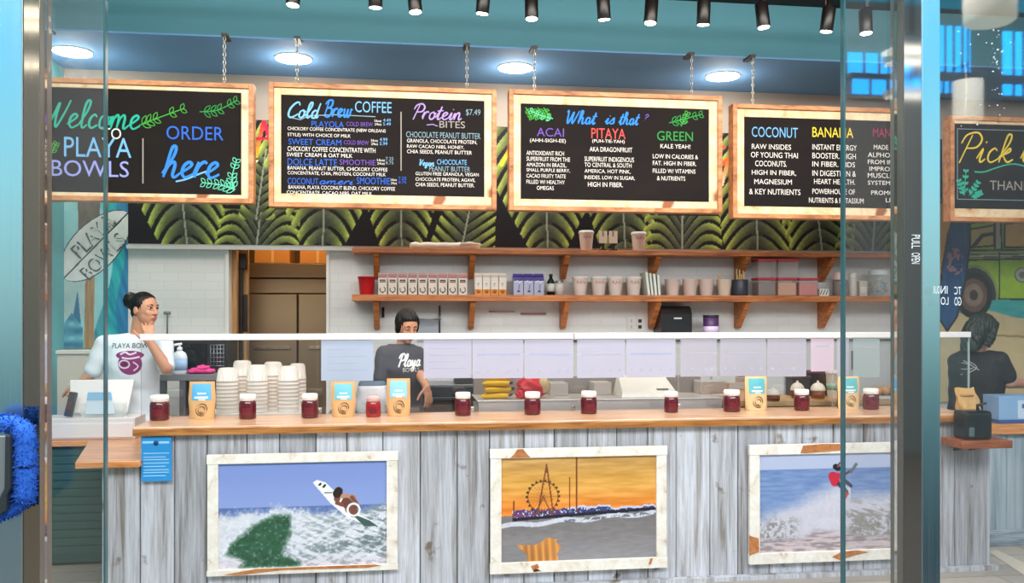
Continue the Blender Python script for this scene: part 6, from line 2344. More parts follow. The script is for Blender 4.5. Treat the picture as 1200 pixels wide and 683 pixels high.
for (dx, dz, rx, rz) in ((0, .02, .07, .025), (.05, .015, .06, .02), (-.04, .016, .05, .018), (.02, .04, .05, .018)):
    m.ball((X(234, 6.44) + dx, 6.45, zd_ + dz + .004), (rx, .05, rz), M('d93a86', .8), 16, 10)
    for v in m.v[-10:]:
        pass
for v in m.v:
    v.z += .006 * math.sin(v.x * 90) * math.cos(v.y * 80) + .004 * math.sin(v.x * 170 + 1)
    v.z = max(v.z, zd_ + .0005)
tag(obj('folded_cloth', m, None, (X(236, 6.44), 6.45, zd_)), 'bright pink crumpled cloth beside the pump bottle', 'cloth')

# centre: white bag and dark chiller behind the red jar
m = MB()
cx = X(436, 5.6)
hw = hpx(19, 436, 5.6)
zb_ = .98
t = thing('parts_table', 'dark narrow prep table behind the white bag and the woman in the dark shirt', 'table', (X(450, 5.6), 5.6, 0))
obj('table_top', MB().box((X(385, 5.6), 5.45, .93), (X(492, 5.6), 5.85, .965), M('4a4a4d', .4)), t, bevel=.003)
for xx in (X(388, 5.6), X(489, 5.6)):
    for yy in (5.48, 5.82):
        obj('leg', MB().box((xx - .018, yy - .018, 0), (xx + .018, yy + .018, .93), M('5a5a5d', .4, .5)), t)
zb_ = .9655
t = thing('white_bag', 'crumpled white plastic bag with a grey blue top behind the bright red jar', 'bag', (cx, 5.6, zb_))
NU, NV = 22, 16
hbg = Z(447, 436, 5.6) - zb_
for part, v0, v1, mt in (('bag_body', 0, .86, M('e6e2e4', .5)), ('bag_top', .86, 1.0, M('5d7186', .6))):
    m = MB()
    vs = []
    for j in range(NV + 1):
        v = v0 + (v1 - v0) * j / NV
        for i in range(NU):
            a = 2 * math.pi * i / NU
            w = 1 + .05 * math.sin(5 * a + 9 * v) + .04 * math.sin(11 * a - 13 * v)
            sq = 1 - .22 * v ** 2.5
            vs.append((cx + hw * w * sq * math.copysign(abs(math.cos(a)) ** .6, math.cos(a)), 5.63 + .13 * w * (1 - .75 * v ** 1.6) * math.copysign(abs(math.sin(a)) ** .6, math.sin(a)), zb_ + .0005 + hbg * v))
    fs = [(j * NU + i, j * NU + (i + 1) % NU, (j + 1) * NU + (i + 1) % NU, (j + 1) * NU + i) for j in range(NV) for i in range(NU)]
    fs.append([NV * NU + i for i in range(NU)])
    fs.append([i for i in range(NU)][::-1])
    m.add(vs, fs, mt, None, True)
    obj(part, m, t)
t = thing('black_chiller', 'low black chiller cabinet at the right hand of the woman in the dark shirt', 'chiller', (X(530, 6.6), 6.55, 0))
xa, xb = X(494, 6.55), X(562, 6.55)
zc_ = Z(450, 528, 6.55)
obj('chiller_body', MB().box((xa, 6.5, .04), (xb, 6.88, zc_ - .02), M('232426', .4)), t, bevel=.006)
obj('steel_top', MB().box((xa - .01, 6.49, zc_ - .02), (xb + .01, 6.88, zc_), M('85878b', .3, .8)), t, bevel=.003)
obj('door_handle', MB().box((xa + .08, 6.475, zc_ - .12), (xb - .08, 6.499, zc_ - .095), M('55585c', .3, .8)), t, bevel=.003)
t = thing('fruit_tub', 'low black tub of yellow fruit pieces on the black chiller', 'tub', (X(546, 6.6), 6.6, zc_))
obj('tub', MB().pbox(533, 559, 444.5, 452, 6.55, 6.75, M('2a2420', .4)), t, bevel=.004)
dz_ = min(v.co.z for v in t.children[0].data.vertices)
for v in t.children[0].data.vertices:
    v.co.z -= dz_ - .0005
m = MB()
for k in range(18):
    m.ball((X(536 + rnd.random() * 20, 6.6), 6.58 + rnd.random() * .12, zc_ + .052 + rnd.random() * .012), (.02, .014, .011), M(rnd.choice(['e3b02c', 'c97a24', 'b0361f']), .5), 8, 6)
f_ = obj('fruit_pieces', m, t)
f_['kind'] = 'stuff'

# steel prep table with bananas, red bag, white scale
st1 = M('d6cec6', .3, .35)
st2 = M('a39c96', .35, .4)
t = thing('prep_table', 'long stainless prep table behind the glass guard', 'prep table', (X(700, 5.7), 5.7, 0))
xa, xb = X(561, 5.55), X(846, 5.55)
zp = Z(467.5, 700, 5.55)
obj('table_body', MB().box((xa, 5.57, .05), (xb, 6.0, zp - .05), st1), t, bevel=.004)
obj('work_surface', MB().box((xa - .01, 5.55, zp - .012), (xb + .01, 6.0, zp), st1), t, bevel=.003)
obj('front_apron', MB().box((xa, 5.552, .96), (xb, 5.569, zp - .013), st1), t)
zbk = Z(440, 700, 6.0)
obj('raised_back', MB().box((xa, 5.96, zp + .0005), (xb, 6.0, zbk), st2), t, bevel=.003)
for xx, w in ((X(640, 5.96), .08), (X(690, 5.96), .08), (X(812, 5.96), .12)):
    obj('insert_pan', MB().box((xx, 5.8, zp + .0005), (xx + w * 1.6, 5.955, zp + .09), st1), t, bevel=.006)
# bananas: each one its own
yel = M('f0c22a', .5)
brn = M('5b4320', .7)


def banana(loc, rz, rx, lab):
    m = MB()
    pts, rad = [], []
    for i in range(13):
        a = -1.05 + 2.1 * i / 12
        pts.append((.105 * math.sin(a), 0, .105 * (1 - math.cos(a)) * .9))
        s_ = i / 12
        rad.append(.019 * min(1, (.35 + 3.2 * s_) if s_ < .25 else 1, (.3 + 4 * (1 - s_)) if s_ > .8 else 1))
    R = Matrix.Rotation(rz, 3, 'Z') @ Matrix.Rotation(rx, 3, 'X')
    q = [R @ Vector(p) for p in pts]
    mn = min(p.z for p in q)
    q = [Vector(loc) + p - Vector((0, 0, mn)) + Vector((0, 0, .02)) for p in q]
    t = thing('banana', lab, 'banana', Vector(loc), 'ripe bananas on the prep table')
    m.tube(q, rad, 8, yel)
    obj('peel', m, t)
    m = MB().tube([q[-1], q[-1] + (q[-1] - q[-2]).normalized() * .022], [.006, .005], 8, brn)
    obj('stem', m, t)


bx = X(582, 5.68)
for k, (dx, dy, dz, rz, rx) in enumerate(((-.02, 0, 0, .05, 1.5), (0, .05, 0, -.05, 1.45), (.0, 0, .040, .1, 1.5), (.01, .055, .040, .0, 1.4), (-.01, 0, .080, -.02, 1.5), (.0, .058, .080, .02, 1.45), (.0, .02, .118, .02, 1.5))):
    banana((bx + dx, 5.66 + dy, zp + dz + .0005), rz, rx, '%s ripe banana of the pile on the steel prep table, counting upwards' % ORD[k])
# red net bag
cx = X(623, 5.68)
t = thing('red_bag', 'bright red bag of fruit tied at the side beside the bananas', 'bag', (cx, 5.68, zp))
m = MB()
NU, NV = 24, 14
hw, hb = hpx(17.5, 623, 5.68), hpx(24, 623, 5.68)
vs = []
for j in range(NV + 1):
    v = j / NV
    prof_ = math.sin(math.pi * (.12 + .80 * v)) ** .55
    for i in range(NU):
        a = 2 * math.pi * i / NU
        w = 1 + .10 * math.sin(4 * a + 2.0 * v * 5) + .05 * math.sin(9 * a + 4)
        vs.append((cx + hw * prof_ * w * math.cos(a), 5.69 + .075 * prof_ * w * math.sin(a), zp + .001 + hb * v * (1 + .06 * math.sin(2 * a))))
fs = [(j * NU + i, j * NU + (i + 1) % NU, (j + 1) * NU + (i + 1) % NU, (j + 1) * NU + i) for j in range(NV) for i in range(NU)]
fs += [[NV * NU + i for i in range(NU)], [i for i in range(NU)][::-1]]
m.add(vs, fs, M('d41f30', .4), None, True)
obj('sack', m, t)
m = MB()
for k in range(5):
    m.ball((cx - hw * (.80 + .05 * k), 5.61, zp + .02 + .014 * (k % 3)), (.022, .016, .014), M('d8303c', .4), 10, 8)
obj('tied_neck', m, t)
m = MB()
m.ball((cx + hw * .78, 5.67, zp + hb * .62), (.04, .05, .055), M('d9c08c', .6), 14, 10)
obj('cream_panel', m, t)
# white scale
t = thing('kitchen_scale', 'white kitchen scale with sloped face and dark slot on the prep table', 'scale', (X(757, 5.7), 5.7, zp))
zs0 = zp + .0005
zs1 = Z(441.5, 757, 5.7)
xa, xb = X(727, 5.66), X(793, 5.66)
m = MB()
m.add([(xa, 5.62, zs0), (xb, 5.62, zs0), (xb, 5.88, zs0), (xa, 5.88, zs0), (xa + .01, 5.64, zs0 + .035), (xb - .01, 5.64, zs0 + .035), (xb - .03, 5.84, zs1), (xa + .03, 5.84, zs1), (xb - .03, 5.88, zs1), (xa + .03, 5.88, zs1)],
      [(3, 2, 1, 0), (0, 1, 5, 4), (4, 5, 6, 7), (7, 6, 8, 9), (1, 2, 8, 6, 5), (0, 4, 7, 9, 3), (2, 3, 9, 8)], M('f0ebe0', .35))
obj('scale_body', m, t, bevel=.004)
m = MB()
f0 = Vector((xa + .045, 5.815, zs0 + .035 + (zs1 - zs0 - .035) * .86))
m.box((xa + .05, 5.795, zs0 + (zs1 - zs0) * .72), (xb - .05, 5.83, zs0 + (zs1 - zs0) * .80), M('8a8075', .5))
obj('dark_slot', m, t)
obj('display', MB().box((xb - .14, 5.655, zs0 + .03), (xb - .06, 5.70, zs0 + .055), M('8f9286', .3)), t)

# right: steel counter with gold tubs, domed lids, dark boxes
t = thing('topping_counter', 'tan topping counter behind the right jam jars', 'counter', (X(940, 5.7), 5.7, 0))
xa, xb = X(854, 5.55), X(1085, 5.5)
zq = Z(470.5, 940, 5.5)
obj('counter_top', MB().box((xa, 5.5, zq - .03), (xb, 6.0, zq), M('c9a272', .4)), t, bevel=.003)
obj('counter_body', MB().box((xa + .02, 5.53, .03), (xb - .02, 5.98, zq - .031), M('8a7458', .5)), t)
TUBS = [(906, 476, 454, 17, 5.56, 'gold tub with a domed cream lid right of the first right pouch'), (934.5, 462, 446, 16, 5.72, 'domed cream tub behind the jar between the pouches'), (958.5, 465, 446, 17, 5.66, 'domed cream tub left of the right pouch')]
for (px, pb, pt, w, D, lab) in TUBS:
    cx = X(px, D)
    r = hpx(w / 2, px, D)
    zb2 = zq + .0005
    ht = Z(pt, px, D) - zb2
    t = thing('domed_tub', lab, 'tub', (cx, D, zb2), 'domed cream tubs on the topping counter')
    obj('tub', MB().lathe([(r * .82, 0), (r * .9, ht * .45), (r * .92, ht * .48)], (cx, D, zb2), 22, M('b5803c', .35)), t)
    m = MB().lathe([(r * 1.0, ht * .46), (r * 1.02, ht * .52), (r * .9, ht * .68), (r * .62, ht * .82), (r * .3, ht * .88), (r * .14, ht * .92), (r * .14, ht), (0, ht)], (cx, D, zb2), 22, M('f3ead9', .45))
    obj('domed_lid', m, t)
    obj('label', MB().lathe([(r * .885, ht * .08), (r * .93, ht * .40)], (cx, D, zb2), 22, M('7d3d24', .5)), t)
for (px0, px1, pt, D, c, lab) in ((929, 950, 440.5, 5.86, '4a4244', 'dark grey box behind the domed tubs'), (950.5, 977, 434.5, 5.86, '3a2f33', 'taller dark box with a plum lid behind the domed tubs')):
    t = thing('dark_box', lab, 'box', (X((px0 + px1) / 2, D), D, zq), 'dark boxes on the topping counter')
    x0, x1, z1 = X(px0, D), X(px1, D), Z(pt, (px0 + px1) / 2, D)
    obj('box_body', MB().box((x0, D, zq + .0005), (x1, D + .12, z1 - .02), M(c, .5)), t, bevel=.004)
    obj('lid', MB().box((x0 - .004, D - .004, z1 - .02), (x1 + .004, D + .124, z1), M('7a3a5c' if c == '3a2f33' else '5a5254', .45)), t, bevel=.003)
t = cup(976, 440, zq + .0005, 5.74, 16, 472, 'white and green cup left of the right kraft pouch', None, 'paper_cup', 'ece6dc', None, True)
obj('green_band', MB().lathe([(hpx(6.7, 973, 5.74), hpx(9, 973, 5.74)), (hpx(7.6, 973, 5.74), hpx(17, 973, 5.74))], (X(976, 5.74), 5.74, zq), 24, M('9fc4ae', .5)), t)
t = cup(868, 443, zq + .0005, 5.66, 13, 470, 'white cup of dark berries above the jam jar beside the right pouch', None, 'paper_cup', 'f0e6dc', None, False)
m = MB()
for k in range(9):
    m.ball((X(868, 5.66) + .02 * math.cos(k * 2.4), 5.66 + .02 * math.sin(k * 2.4), zq + hpx(25 + 2 * (k % 3), 868, 5.6)), .012, M('2c2c34', .4), 8, 6)
obj('berries', m, t)
t = thing('peach_carton', 'peach coloured carton standing behind the jam jar beside the right pouch', 'carton', (X(849, 5.58), 5.58, zq))
m = MB().box((X(849.5, 5.58), 5.56, zq + .0005), (X(876, 5.58), 5.575, Z(448, 860, 5.58)), M('e9b48c', .6))
obj('panel', m, t, bevel=.003)
obj('white_top', MB().box((X(853, 5.58), 5.5555, Z(455, 860, 5.58)), (X(874, 5.58), 5.5595, Z(448, 860, 5.58)), M('f1e9e0', .6)), t)
t = thing('bread_tray', 'small tan tray of toasted bread at the right end of the topping counter', 'tray', (X(1034, 5.62), 5.62, zq))
obj('tray', MB().box((X(1026, 5.6), 5.56, zq + .0005), (X(1075, 5.6), 5.78, zq + .02), M('e3ddd4', .4)), t, bevel=.003)
m = MB()
for k in range(4):
    m.ball((X(1032 + 9 * k, 5.6), 5.66, zq + .052), (.03, .06, .033), M('c28f5a', .7), 14, 8)
obj('bread', m, t)

# ================================================================== RIGHT END
ox0 = X(1127, 4.72)
t = thing('accessible_ledge', 'small low wooden ledge fixed to the right end of the counter', 'ledge', ((ox0 + X(1187, 4.72)) / 2, 4.72, .79))
obj('ledge_board', MB().box((ox0, 4.72, .792), (X(1187, 4.72), D_P - .03, .838), wood('ledge_red', [(.3, '6d3018'), (.5, '94502a'), (.7, 'b06a3c')], (1.2, 14, 14), .4, noise=3)), t, bevel=.004)
m = MB()
for px in (1134, 1152):
    xx = X(px, 4.8)
    m.add([(xx - .012, D_P - .03, .792), (xx - .012, 4.76, .792), (xx - .012, D_P - .03, .75), (xx + .012, D_P - .03, .792), (xx + .012, 4.76, .792), (xx + .012, D_P - .03, .75)], [(0, 1, 2), (5, 4, 3), (0, 3, 4, 1), (1, 4, 5, 2), (2, 5, 3, 0)], M('3a332e', .5))
obj('bracket', m, t)
t = thing('sanitizer_box', 'black box dispenser with rounded corners on the small low ledge', 'dispenser', (X(1149, 4.8), 4.82, .838))
xa, xb = X(1132, 4.76), X(1164, 4.76)
zk = Z(482, 1148, 4.76)
obj('box_body', MB().box((xa, 4.76, .8385), (xb, 4.89, zk), M('17181a', .3)), t, bevel=.02, seg=4)
obj('opening', MB().box((xa + .02, 4.757, .86), (xa + .055, 4.7605, .915), M('5c6a70', .3)), t, bevel=.003)
m = MB().tube([(X(1150, 4.8), 4.83, zk - .005), (X(1148, 4.8), 4.82, zk + .03), (X(1156, 4.8), 4.80, zk + .045)], [.012, .01, .006], 10, M('17181a', .3))
obj('spout', m, t)
# crumpled paper bag on the counter end
cx = X(1131, 5.1)
t = thing('paper_bag', 'crumpled tan paper bag lying on the right end of the countertop', 'paper bag', (cx, 5.08, ZTOP))
m = MB()
NU, NV = 18, 10
vs = []
hw, hb = .075, hpx(24, 1131, 5.1)
for j in range(NV + 1):
    v = j / NV
    for i in range(NU):
        a = 2 * math.pi * i / NU
        w = 1 + .09 * math.sin(5 * a + 6 * v) + .06 * math.sin(8 * a - 5 * v)
        vs.append((cx + .02 - .03 * v + hw * w * (1 - .15 * v) * math.copysign(abs(math.cos(a)) ** .7, math.cos(a)), 5.09 + .05 * w * (1 - .7 * v) * math.copysign(abs(math.sin(a)) ** .7, math.sin(a)), ZTOP + .0008 + hb * v * (1 + .12 * math.sin(a * 2 + 1))))
fs = [(j * NU + i, j * NU + (i + 1) % NU, (j + 1) * NU + (i + 1) % NU, (j + 1) * NU + i) for j in range(NV) for i in range(NU)]
fs += [[NV * NU + i for i in range(NU)], list(range(NU))[::-1]]
m.add(vs, fs, M('cfa468', .8), None, False)
obj('bag_body', m, t)
obj('fold', MB().tube([vs[7 * NU + 11], vs[8 * NU + 13], vs[8 * NU + 15]], [.008, .011, .007], 8, M('b98d55', .8)), t)

# second lower counter behind the right end
D_R = 5.42
xr0, xr1 = X(1118, D_R), X(1330, D_R)
t = thing('pickup_counter', 'lower whitewashed plank counter further back at the right', 'counter', ((xr0 + xr1) / 2, D_R, 0))
m = MB()
planks(m, xr0, xr1, D_R + .02, .11, .775, .2, .022, wood('blue_grey_plank', [(.24, '5d6a72'), (.4, '8fa0ac'), (.55, 'aebfcb'), (.75, 'c6d2da')], (11, 11, .6), .7, noise=1.6, bump=.3, tint=True), 21)
obj('plank_front', m, t)
obj('kick_board', MB().box((xr0, D_R - .012, 0), (xr1, D_R + .018, .11), wood('kick_blue', [(.3, '4b5a66'), (.5, '8fa0ae'), (.7, 'b4c2cc')], (1, 10, 10), .6, noise=3)), t, bevel=.003)
obj('counter_body', MB().box((xr0, D_R + .021, 0), (xr1, D_R + .17, .775), M('5a5a58', .8)), t)
obj('countertop', MB().box((xr0, D_R - .05, .776), (xr1, D_R + .175, .845), honey), t, bevel=.004)
t = thing('blue_box', 'pale blue and white box on the lower counter at the right edge', 'box', (X(1195, D_R), D_R + .02, .845))
xa, xb = X(1171, D_R), X(1240, D_R)
zt_ = Z(464, 1195, D_R)
obj('box_body', MB().box((xa, D_R, .8455), (xb, D_R + .17, zt_), M('8db4dc', .45)), t, bevel=.004)
obj('white_face', MB().box((xa + .14, D_R - .0012, .875), (xb - .02, D_R, zt_ - .03), M('c9dcee', .5)), t)
obj('blue_base', MB().box((xa - .006, D_R - .006, .8455), (xb + .006, D_R + .176, .87), M('2d5a9c', .45)), t, bevel=.003)
obj('printed_word', MB().box((xa + .17, D_R - .0025, zt_ - .085), (xb - .12, D_R - .0012, zt_ - .055), M('3d6ca8', .5)), t)
# ================================================================== PEOPLE
def fused(mb, name, voxel=.005, smooth=4):
    """one continuous skin over overlapping volumes"""
    me = mb.mesh(name + '_raw')
    o = bpy.data.objects.new(name + '_raw', me)
    TSC.collection.objects.link(o)
    r = o.modifiers.new('r', 'REMESH')
    r.mode = 'VOXEL'
    r.voxel_size = voxel
    s = o.modifiers.new('s', 'SMOOTH')
    s.factor = .5
    s.iterations = smooth
    TSC.view_layers[0].update()
    dg = TSC.view_layers[0].depsgraph
    out = bpy.data.meshes.new_from_object(o.evaluated_get(dg))
    out.materials.clear()
    bpy.data.objects.remove(o)
    bpy.data.meshes.remove(me)
    out.polygons.foreach_set('use_smooth', [True] * len(out.polygons))
    out.name = name
    return out


def put(name, me, mat, parent):
    off = root_loc(parent)
    me.transform(Matrix.Translation(-off))
    me.materials.append(mat)
    o = bpy.data.objects.new(name, me)
    o.parent = parent
    COL.objects.link(o)
    return o


def frame(fwd, up=(0, 0, 1)):
    f = Vector(fwd).normalized()
    s = f.cross(Vector(up)).normalized()          # her right-hand side
    u = s.cross(f).normalized()
    return Matrix((s, f, u)).transposed(), s, f, u


def seg(m, a, b, ra, rb, n=14):
    a, b = Vector(a), Vector(b)
    k = 5
    m.tube([a.lerp(b, i / k) for i in range(k + 1)], [ra + (rb - ra) * i / k for i in range(k + 1)], n)
    m.ball(a, ra, None, 14, 8)
    m.ball(b, rb, None, 14, 8)


def hand(m, wrist, dirn, palm_n, sgn, curl=(.35, .4, .45, .5), thumb=.6, scale=1.0, spread=2.2):
    """palm and five separate fingers; palm_n points out of the palm, sgn gives the thumb side"""
    d = Vector(dirn).normalized()
    pn = Vector(palm_n)
    pn = (pn - d * pn.dot(d)).normalized()
    sd = d.cross(pn).normalized() * sgn
    R = Matrix((sd, pn, d)).transposed()
    w = Vector(wrist)
    m.ball(w + d * .045 * scale, (.039 * scale, .016 * scale, .052 * scale), None, 16, 10, R)
    m.ball(w + d * .02 * scale + sd * .018 * scale, (.022 * scale, .017 * scale, .032 * scale), None, 14, 8, R)
    seg(m, w - d * .01, w + d * .02, .024 * scale, .023 * scale)
    for k, (off, ln) in enumerate(((.028, .066), (.0095, .076), (-.0095, .070), (-.027, .056))):
        p = w + (d * .082 + sd * off) * scale
        c = curl[k]
        dd = (d + sd * off * spread).normalized()
        ax = dd.cross(pn).normalized()
        for j, fr_ in enumerate((.45, .31, .24)):
            ang = c * (.6 if j == 0 else 1.0)
            dd = (Matrix.Rotation(ang, 3, ax) @ dd).normalized() if True else dd
            q = p + dd * ln * fr_ * scale
            seg(m, p, q, (.0092 - .0007 * j) * scale, (.0086 - .0008 * j) * scale, 10)
            p = q
    p = w + (d * .022 + sd * .034) * scale
    dd = (d * .65 + sd * .75 + pn * .25 * thumb).normalized()
    for j, l in enumerate((.036, .030, .024)):
        q = p + dd * l * scale
        seg(m, p, q, (.0115 - .001 * j) * scale, (.0105 - .001 * j) * scale, 10)
        p = q
        dd = (dd + d * .35 + pn * .2 * thumb).normalized()


def head_parts(m, c, fwd, up=(0, 0, 1)):
    R, s, f, u = frame(fwd, up)
    P = lambda a, b_, d: c + s * a + f * b_ + u * d
    m.ball(P(0, 0, .012), (.072, .09, .092), None, 24, 16, R)
    m.ball(P(0, .032, -.05), (.056, .058, .062), None, 20, 14, R)
    m.ball(P(0, .06, -.092), (.026, .026, .02), None, 14, 10, R)
    m.ball(P(0, .055, -.03), (.052, .038, .04), None, 18, 12, R)
    for q in (-1, 1):
        m.ball(P(.031 * q, .066, -.025), (.022, .018, .02), None, 12, 8, R)
        m.ball(P(.075 * q, -.004, -.014), (.009, .019, .029), None, 12, 8, R)
        m.ball(P(.028 * q, .079, .026), (.022, .012, .009), None, 12, 8, R)
    m.tube([P(0, .083, .018), P(0, .096, -.008), P(0, .107, -.026)], [.008, .0105, .0125], 10)
    m.ball(P(0, .108, -.026), .0125, None, 12, 8)
    for q in (-1, 1):
        m.ball(P(.011 * q, .097, -.029), .0085, None, 10, 6)
    m.ball(P(0, .088, -.058), (.024, .011, .014), None, 12, 8, R)
    return R, s, f, u


def face(parent, c, fwd, up, skin_lip, brow='2a1c18', down=False, lid=None):
    R, s, f, u = frame(fwd, up)
    P = lambda a, b_, d: c + s * a + f * b_ + u * d
    for q in (-1, 1):
        m = MB()
        m.ball(P(.031 * q, .0765, .008), (.0135, .0125, .0085), lid or M('e2dcd4', .25), 16, 10, R)
        e = obj('eye', m, parent)
        if lid is None:
            m = MB().ball(P(.031 * q + .001, .0845, .0075), (.0074, .0062, .0074), M('20140f', .15), 12, 8, R)
            obj('iris', m, e)
        else:
            e.name = 'eyelid'
        m = MB()
        pts = [P((.016 + .032 * k / 6) * q, .0935 - .018 * (k / 6) ** 2 - .002, .0265 + .006 * math.sin(math.pi * (k / 6) ** .8)) for k in range(7)]
        m.tube(pts, [.002, .0032, .0036, .0034, .003, .0024, .0015], 7, M(brow, .8))
        obj('eyebrow', m, parent)
        m = MB()
        pts = [P((.018 + .027 * k / 6) * q, .0895 - .010 * (k / 6) ** 2, .0155 - .002 * abs(k - 3) - (.006 if down else 0)) for k in range(7)]
        m.tube(pts, .0019, 6, M('1a1210', .7))
        obj('eyelashes', m, parent)
    m = MB()
    lm = M(skin_lip, .4)
    m.tube([P(-.021, .0905, -.0575), P(-.01, .099, -.0545), P(0, .1005, -.0555), P(.01, .099, -.0545), P(.021, .0905, -.0575)], [.0015, .0042, .0042, .0042, .0015], 8, lm)
    m.tube([P(-.020, .0905, -.059), P(-.01, .098, -.0635), P(0, .0995, -.0645), P(.01, .098, -.0635), P(.020, .0905, -.059)], [.0015, .0046, .0052, .0046, .0015], 8, lm)
    obj('lips', m, parent)


def torso(m, chest, waist, hips, fwd, grow=0.0, hem=None, neck=None):
    R, s, f, u = frame(fwd)
    chest, waist, hips = Vector(chest), Vector(waist), Vector(hips)
    N = 20
    rows = []
    top = chest + Vector((0, 0, .175))
    for (c, rx, ry) in ((top, .075, .06), (chest + Vector((0, 0, .145)), .135, .085), (chest + Vector((0, 0, .10)), .168, .10), (chest, .168, .118), (chest.lerp(waist, .5), .157, .114), (waist, .150, .110), (waist.lerp(hips, .55), .160, .118), (hips, .172, .124)):
        rows.append((c, rx + grow, ry + grow))
    if hem is not None:
        rows.append((Vector((hips.x, hips.y, hem)), .176 + grow, .13 + grow))
    else:
        rows.append((hips - Vector((0, 0, .08)), .165 + grow, .118 + grow))
    vs, fs = [], []
    for (c, rx, ry) in rows:
        for k in range(N):
            a = 2 * math.pi * k / N
            vs.append(c + s * rx * math.copysign(abs(math.cos(a)) ** .85, math.cos(a)) + f * ry * math.sin(a))
    n = len(rows)
    for i in range(n - 1):
        for k in range(N):
            fs.append((i * N + k, (i + 1) * N + k, (i + 1) * N + (k + 1) % N, i * N + (k + 1) % N))
    fs.append(list(range(N)))
    fs.append([(n - 1) * N + k for k in range(N)][::-1])
    m.add(vs, fs)


def legs(mskin, mtr, hips, fwd, zf=0.0):
    R, s, f, u = frame(fwd)
    hips = Vector(hips)
    shoes = []
    for q in (-1, 1):
        h = hips + s * .088 * q - Vector((0, 0, .04))
        kn = Vector((h.x, h.y, hips.z * .53)) + f * .015 + s * .012 * q
        an = Vector((h.x, h.y, .085)) - f * .01 + s * .018 * q
        seg(mskin, h, kn, .078, .05)
        seg(mskin, kn, an, .05, .034)
        seg(mskin, an, Vector((an.x, an.y, .035)) + f * .1, .034, .028)
        seg(mtr, h, kn, .096, .068)
        seg(mtr, kn, an + Vector((0, 0, .02)), .068, .056)
        sh = MB()
        a = Vector((an.x, an.y, .043))
        R2 = Matrix((s, f, u)).transposed()
        sh.ball(a + f * .05, (.046, .125, .042), M('2a2a2c', .5), 18, 10, R2)
        for v in sh.v:
            v.z = max(v.z, .0005)
        shoes.append(sh)
    return shoes


def on_cloth(tree, origin, right, up, look, strokes_geo, mat, size, parent, name, lift=.002):
    """lettering pressed on to the shirt: strokes_geo in local 2-D units"""
    vs, fs = strokes_geo
    look = Vector(look).normalized()
    out = []
    ok = []
    for p in vs:
        q = Vector(origin) + Vector(right) * p[0] * size[0] + Vector(up) * p[1] * size[1]
        h = tree.ray_cast(q - look * .4, look, 1.2)
        if h[0] is None:
            out.append(q)
            ok.append(False)
        else:
            out.append(h[0] - look * lift)
            ok.append(True)
    m = MB().add(out, [f for f in fs if all(ok[i] for i in f)], mat)
    return obj(name, m, parent)


def fine(geo, cuts=2):
    """cut lettering faces up so that they can follow folds"""
    bm = bmesh.new()
    vv = [bm.verts.new((p[0], p[1], 0)) for p in geo[0]]
    for f in geo[1]:
        try:
            bm.faces.new([vv[i] for i in f])
        except ValueError:
            pass
    bmesh.ops.triangulate(bm, faces=bm.faces[:])
    bmesh.ops.subdivide_edges(bm, edges=bm.edges[:], cuts=cuts, use_grid_fill=True)
    bm.verts.index_update()
    g = ([tuple(v.co) for v in bm.verts], [[v.index for v in f.verts] for f in bm.faces])
    bm.free()
    return g


def norm_geo(s):
    vs, fs = text_geo(s)
    a, b_ = min(p[0] for p in vs), max(p[0] for p in vs)
    c, d = min(p[1] for p in vs), max(p[1] for p in vs)
    return [((p[0] - a) / (b_ - a) - .5, (p[1] - c) / (d - c) - .5) for p in vs], fs


def stroke_geo(polys, w):
    m = MB()
    for p in polys:
        m.ribbon([tuple(q) for q in smooth_line([Vector(v) for v in p], 4)], w, 0)
    return [(v.x, v.z) for v in m.v], m.f


def fold(me, amp, seed, fwd):
    """soft cloth folds"""
    n = len(me.vertices)
    co, no = np.empty(n * 3), np.empty(n * 3)
    me.vertices.foreach_get('co', co)
    me.vertices.foreach_get('normal', no)
    co, no = co.reshape(-1, 3), no.reshape(-1, 3)
    x, z = co[:, 0], co[:, 2]
    k = np.sin(x * 31 + z * 17 + seed) * np.sin(z * 23 - x * 11 + seed * 2) + .5 * np.sin(z * 52 + x * 30 + seed)
    me.vertices.foreach_set('co', (co + no * (amp * k)[:, None]).ravel())
    me.update()


def strands(me, c, amp, nn=26):
    # combed locks running down from the crown
    n = len(me.vertices)
    co, no = np.empty(n * 3), np.empty(n * 3)
    me.vertices.foreach_get('co', co)
    me.vertices.foreach_get('normal', no)
    co, no = co.reshape(-1, 3), no.reshape(-1, 3)
    a = np.arctan2(co[:, 1] - c[1], co[:, 0] - c[0])
    z = co[:, 2]
    k = np.sin(a * nn + 5 * np.sin(z * 22)) + .6 * np.sin(a * nn * 1.9 + z * 40)
    me.vertices.foreach_set('co', (co + no * (amp * k)[:, None]).ravel())
    me.update()
    return me


skin1 = M('cb9274', .5)
skin2 = M('c68d6e', .5)
skin3 = M('c99680', .5)
for mm in (skin1, skin2, skin3):
    bb = mm.node_tree.nodes['Principled BSDF']
    bb.inputs['Subsurface Weight'].default_value = .12
    bb.inputs['Subsurface Radius'].default_value = (.012, .005, .003)
hair_b = M('120c0b', .5, spec=.3)
hair_g = M('16261f', .5, spec=.35)

